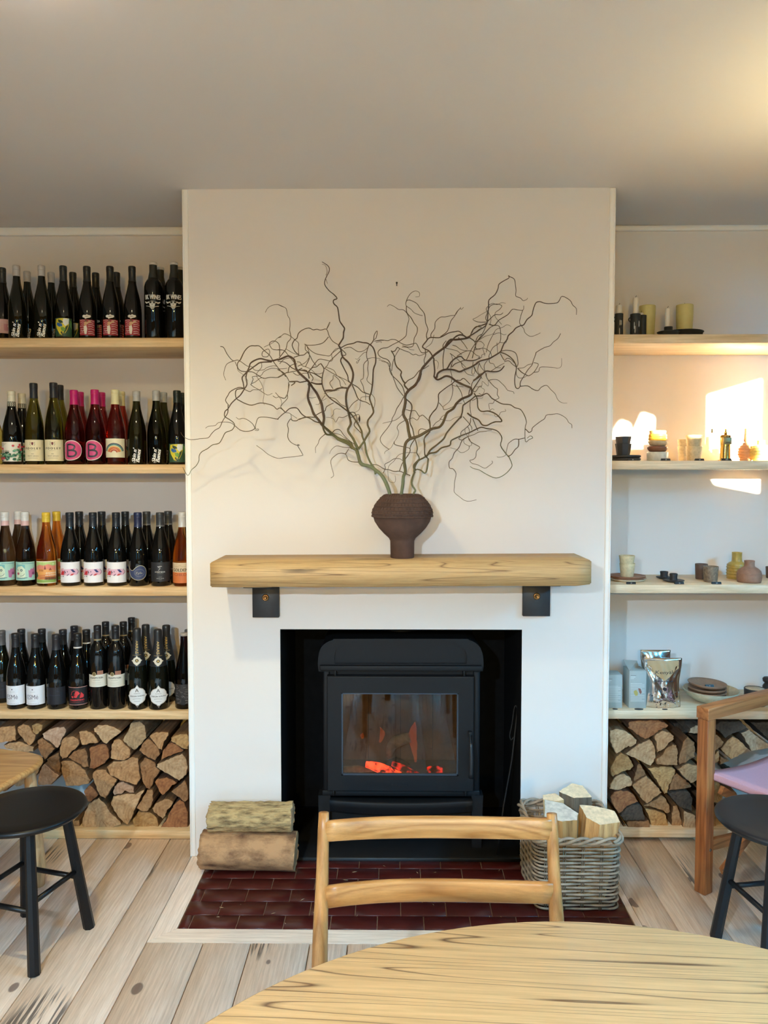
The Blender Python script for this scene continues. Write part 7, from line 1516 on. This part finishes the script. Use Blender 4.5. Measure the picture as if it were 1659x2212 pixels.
for (fx, fy, tx, ty) in ((q0.x, q0.y, q1.x, 2.80), (-1.47, 2.30, -1.50, 2.40), (-2.02, 2.50, -1.95, 2.56), (-1.95, 3.02, -1.88, 2.95)):
    mb = MB(); mb.tube([Vector((tx-bc[0], ty-bc[1], hb-.027)), Vector(((tx*.5+fx*.5)-bc[0], (ty+fy)/2-bc[1], .22)), Vector((fx-bc[0], fy-bc[1], .07)), Vector((fx-bc[0], fy-bc[1], 0))], [.019, .0265, .0285, .022], 14); mb.obj('leg', M_BENL, bn)
# folding chair with pink canvas seat at the right
M_TEAK = wood('chair_teak', (178, 112, 62), (138, 80, 42), 'Z', rings=36, stretch=14, rough=.45, line=.2, vary=.03); M_TEAKX = wood('chair_teak_x', (186, 122, 72), (146, 90, 50), 'X', rings=36, stretch=14, rough=.45, line=.2, vary=.03)
ft = PZ(1519, 1926, 0); u_ = Vector((.85, .53, 0)).normalized(); w_ = Vector((.53, -.85, 0)).normalized(); ang = math.atan2(u_.y, u_.x)
fc = empty('folding_chair', (ft.x, ft.y, 0), ang); tag(fc, 'wooden folding armchair with pink canvas seat at the right edge', 'chair')
hA = P(1515, 1528, ft.y).z+.004; pw = .0225; Lc = .55; Wc = .50      # in the chair's own axes: x along the arm, -y towards the camera
def teak(name, m, *a, r=.003): mb = MB(); mb.rbox(*a, r=r); return mb.obj(name, m, fc)
for (x, y) in ((0, 0), (Lc, 0), (0, -Wc), (Lc, -Wc)): teak('post', M_TEAK, x-pw, x+pw, y-pw, y+pw, 0, hA-.044 if x == 0 else hA+.25)
for y in (0, -Wc): teak('arm', M_TEAKX, -pw-.004, Lc-pw-.0005, y-pw-.003, y+pw+.003, hA-.0435, hA)
zc = P(1540, 1664, 2.78).z
def slat(name, a, b2, wd=.016, th=.030):
    a, b2 = Vector(a), Vector(b2); d = (b2-a).normalized(); sd = d.cross(Vector((0, 0, 1))).normalized() if abs(d.z) < .95 else Vector((1, 0, 0)); up = sd.cross(d); vs = []
    for p_ in (a, b2):
        for s_, t_ in ((-1, -1), (1, -1), (1, 1), (-1, 1)): vs.append(p_+sd*s_*wd/2+up*t_*th/2)
    mb = MB(); mb.add(vs, [(3, 2, 1, 0), (4, 5, 6, 7), (0, 1, 5, 4), (1, 2, 6, 5), (2, 3, 7, 6), (3, 0, 4, 7)]); return mb.obj(name, M_TEAKX, fc)
for x in (.034, Lc-.034): slat('seat_rail', (x, .012, zc-.013), (x, -Wc-.012, zc-.013), .020, .022)
for y in (-.036, -Wc+.036): slat('cross_leg', (.04, y, zc-.06), (Lc-.03, y, .09)); slat('cross_leg', (Lc-.04, y-.018 if y < -.2 else y-.018, zc-.06), (.03, y-.018, .09))
for y in (.0, -Wc): slat('lower_rail', (pw, y, .17), (Lc-pw, y, .12), .018, .040)
for x, y in ((0, -pw-.001), (0, -Wc-pw-.001)): mb = MB(); mb.lathe([(0, 0), (.006, 0), (.005, .002), (0, .0025)], n=12); mb.obj('bolt', plain('bolt_steel', (150, 148, 144), rough=.3, metal=.9), fc, (x+.003, y, .165), (radians(90), 0, 0))
mb = MB(); n = 12; vs = []; fs = []
for j in range(n+1):
    for i in range(n+1): u, v = i/n, j/n; vs.append((.020+(Lc-.04)*u, .0-Wc*v, zc+.003-.020*sin(pi*u)))
k = len(vs); vs += [(a, b2, c-.004) for a, b2, c in vs]
for j in range(n):
    for i in range(n): q = j*(n+1)+i; fs += [(q, q+n+1, q+n+2, q+1), (k+q, k+q+1, k+q+n+2, k+q+n+1)]
for i in range(n): fs += [(i, i+1, k+i+1, k+i), (n*(n+1)+i+1, n*(n+1)+i, k+n*(n+1)+i, k+n*(n+1)+i+1), ((i+1)*(n+1), i*(n+1), k+i*(n+1), k+(i+1)*(n+1)), (i*(n+1)+n, (i+1)*(n+1)+n, k+(i+1)*(n+1)+n, k+i*(n+1)+n)]
for xo in (.020, Lc-.020):             # the canvas is folded round its rails and hemmed
    s_ = -1 if xo < .1 else 1; n0 = len(vs)
    for j in range(n+1):
        y = -Wc*j/n
        for dx, dz in ((0, .003), (.004, -.004), (.004, -.020), (.001, -.027), (-.003, -.020), (-.003, .0)): vs.append((xo+s_*dx, y, zc+dz))
    for j in range(n):
        for q in range(6): fs.append((n0+6*j+q, n0+6*j+(q+1) % 6, n0+6*j+6+(q+1) % 6, n0+6*j+6+q))
mb.add(vs, fs, 0, True); cv = mb.obj('canvas_seat', plain('canvas_pink', (196, 152, 166), rough=.85, noise=.05, nscale=200, bumpy=.1), fc)
mb = MB()
for q in (.0, -.012): mb.tube([(.022+(Lc-.044)*i/10, -Wc+.004+q*-1-.002, zc+.0055-.020*sin(pi*i/10)) for i in range(11)], .0008, 4)
mb.obj('seam', plain('canvas_thread', (214, 178, 188), rough=.8), cv)
# splinters scattered on the hearth and the boards before it
rg = random.Random(14); mb = MB()
for k in range(34):
    px, py = rg.uniform(400, 1130), rg.uniform(1870, 1998); q = PZ(px, py, .0022); L = rg.uniform(.004, .022); a = rg.uniform(0, 3.14); d = Vector((cos(a), sin(a), 0))*L/2
    if q.x > .46 and q.y > 2.6 or q.y < 2.52: continue
    if q.y > 2.80 and q.x < -.33: continue
    mb.tube([q-d, q+Vector((rg.uniform(-.002, .002), rg.uniform(-.002, .002), .0004)), q+d], [.0004, .0008, .0003], 4)
o = mb.obj('wood_splinters', plain('splinter', (206, 180, 140), rough=.9)); tag(o, 'thin pale wood splinters scattered over the hearth tiles', 'splinters', kind='stuff')
# ================================================================ ceiling spots just above the picture, then unseen added fill lamps
M_BULB = plain('bulb_glow', (255, 226, 180), emit=(255, 214, 150), estr=6.0); M_LAMP = plain('lamp_white', (232, 226, 216), rough=.5)
def downlight(x, y, power, label, col=(1.0, .86, .68), cone=126, aim=(0, .35, -1)):
    r = empty('ceiling_spot', (x, y, ZC)); tag(r, label, 'lamp', 'ceiling spots')
    mb = MB(); mb.lathe([(.045, -.0005), (.045, -.035), (.040, -.035), (.036, -.006), (0, -.006)], n=24, caps=False); mb.obj('lamp_housing', M_LAMP, r)
    mb = MB(); mb.lathe([(0, -.012), (.030, -.012), (.030, -.010), (0, -.010)], n=20, caps=False); mb.obj('bulb', M_BULB, r)
    l = add_light('spot_light', 'SPOT', (x, y, ZC-.045), power, col, aim, spot_size=radians(cone), spot_blend=1.0, shadow_soft_size=.035)
add_light('spot_spill', 'POINT', (-0.82, 1.64, ZC-.10), 0.9, (1.0, .84, .72), None, shadow_soft_size=.03)
downlight(-0.82, 1.64, 64, 'round white ceiling spot left of the camera', col=(1.0, .87, .45)); downlight(0.95, 1.35, 14, 'round white ceiling spot right of the camera', col=(1.0, .68, .48))
def fill(x, y, z, power, label, col=(1.0, .95, .82)):  # unseen lamps added behind the camera to brighten the alcoves
    r = empty('fill_lamp', (x, y, z)); tag(r, label, 'lamp', 'pendant lamps added behind the camera')
    mb = MB(); mb.tube([(0, 0, .10), (0, 0, ZC-z)], .003, 6); mb.obj('cord', M_IRON2, r)
    mb = MB(); mb.lathe([(.020, .12), (.05, .10), (.13, .035), (.15, .0), (.147, .0), (.127, .032), (.048, .095), (0, .105)], n=32, caps=False); mb.obj('lamp_shade', M_LAMP, r)
    mb = MB(); mb.lathe([(0, .02), (.02, .028), (.028, .045), (.02, .07), (0, .10)], n=16, caps=False); mb.obj('bulb', M_BULB, r)
    add_light('fill_light', 'SPOT', (x, y, z+.012), power, col, (0, .62, -.8), spot_size=radians(140), spot_blend=.8, shadow_soft_size=.03)
fill(-0.75, -0.55, 1.98, 320, 'white pendant lamp added behind the camera to light the alcoves, left', col=(.60, .80, 1.0)); fill(0.75, -0.55, 1.98, 30, 'white pendant lamp added behind the camera to light the alcoves, right', col=(.8, 1.0, .8))
r = empty('warm_fill_globe', (-0.1, -1.5, 2.05)); tag(r, 'warm paper globe lamp added behind the camera to warm the upper walls', 'lamp')  # unseen lamp added as warm ambient light for ceiling and upper walls
mb = MB(); mb.tube([(0, 0, .15), (0, 0, ZC-2.05)], .003, 6); mb.obj('cord', M_IRON2, r); mb = MB(); mb.lathe([(.03, .15), (.10, .115), (.15, .04), (.155, 0), (.15, -.04), (.10, -.115), (.03, -.15)], n=28, caps=False); mb.obj('lamp_shade', plain('fill_globe_paper', (250, 226, 190), emit=(255, 200, 130), estr=1.0), r)
add_light('warm_fill_light', 'POINT', (-0.1, -1.5, 1.86), 148, (1.0, .62, .08), None, shadow_soft_size=.03)
LX, LY = 1.52, 2.02  # unseen uplighter added to make the warm patch on the ceiling
fl_ = empty('ceiling_fill_lamp', (LX, LY, 0)); tag(fl_, 'tall white floor uplighter added outside the view to brighten the ceiling', 'lamp')
mb = MB(); mb.lathe([(0, 0), (.12, 0), (.12, .012), (.02, .022), (0, .022)], n=28, caps=False); mb.obj('base', M_LAMP, fl_); mb = MB(); mb.tube([(0, 0, .02), (0, 0, 2.0)], .010, 10); mb.obj('pole', M_LAMP, fl_)
mb = MB(); mb.lathe([(.012, 1.98), (.09, 2.02), (.135, 2.09), (.131, 2.09), (.085, 2.027), (.0, 2.0)], n=28, caps=False); mb.obj('lamp_shade', M_LAMP, fl_)
add_light('ceiling_fill_light', 'SPOT', (LX, LY, 2.07), 26, (1.0, .88, .46), (-.2, .1, 1), spot_size=radians(125), spot_blend=1.0, shadow_soft_size=.05)
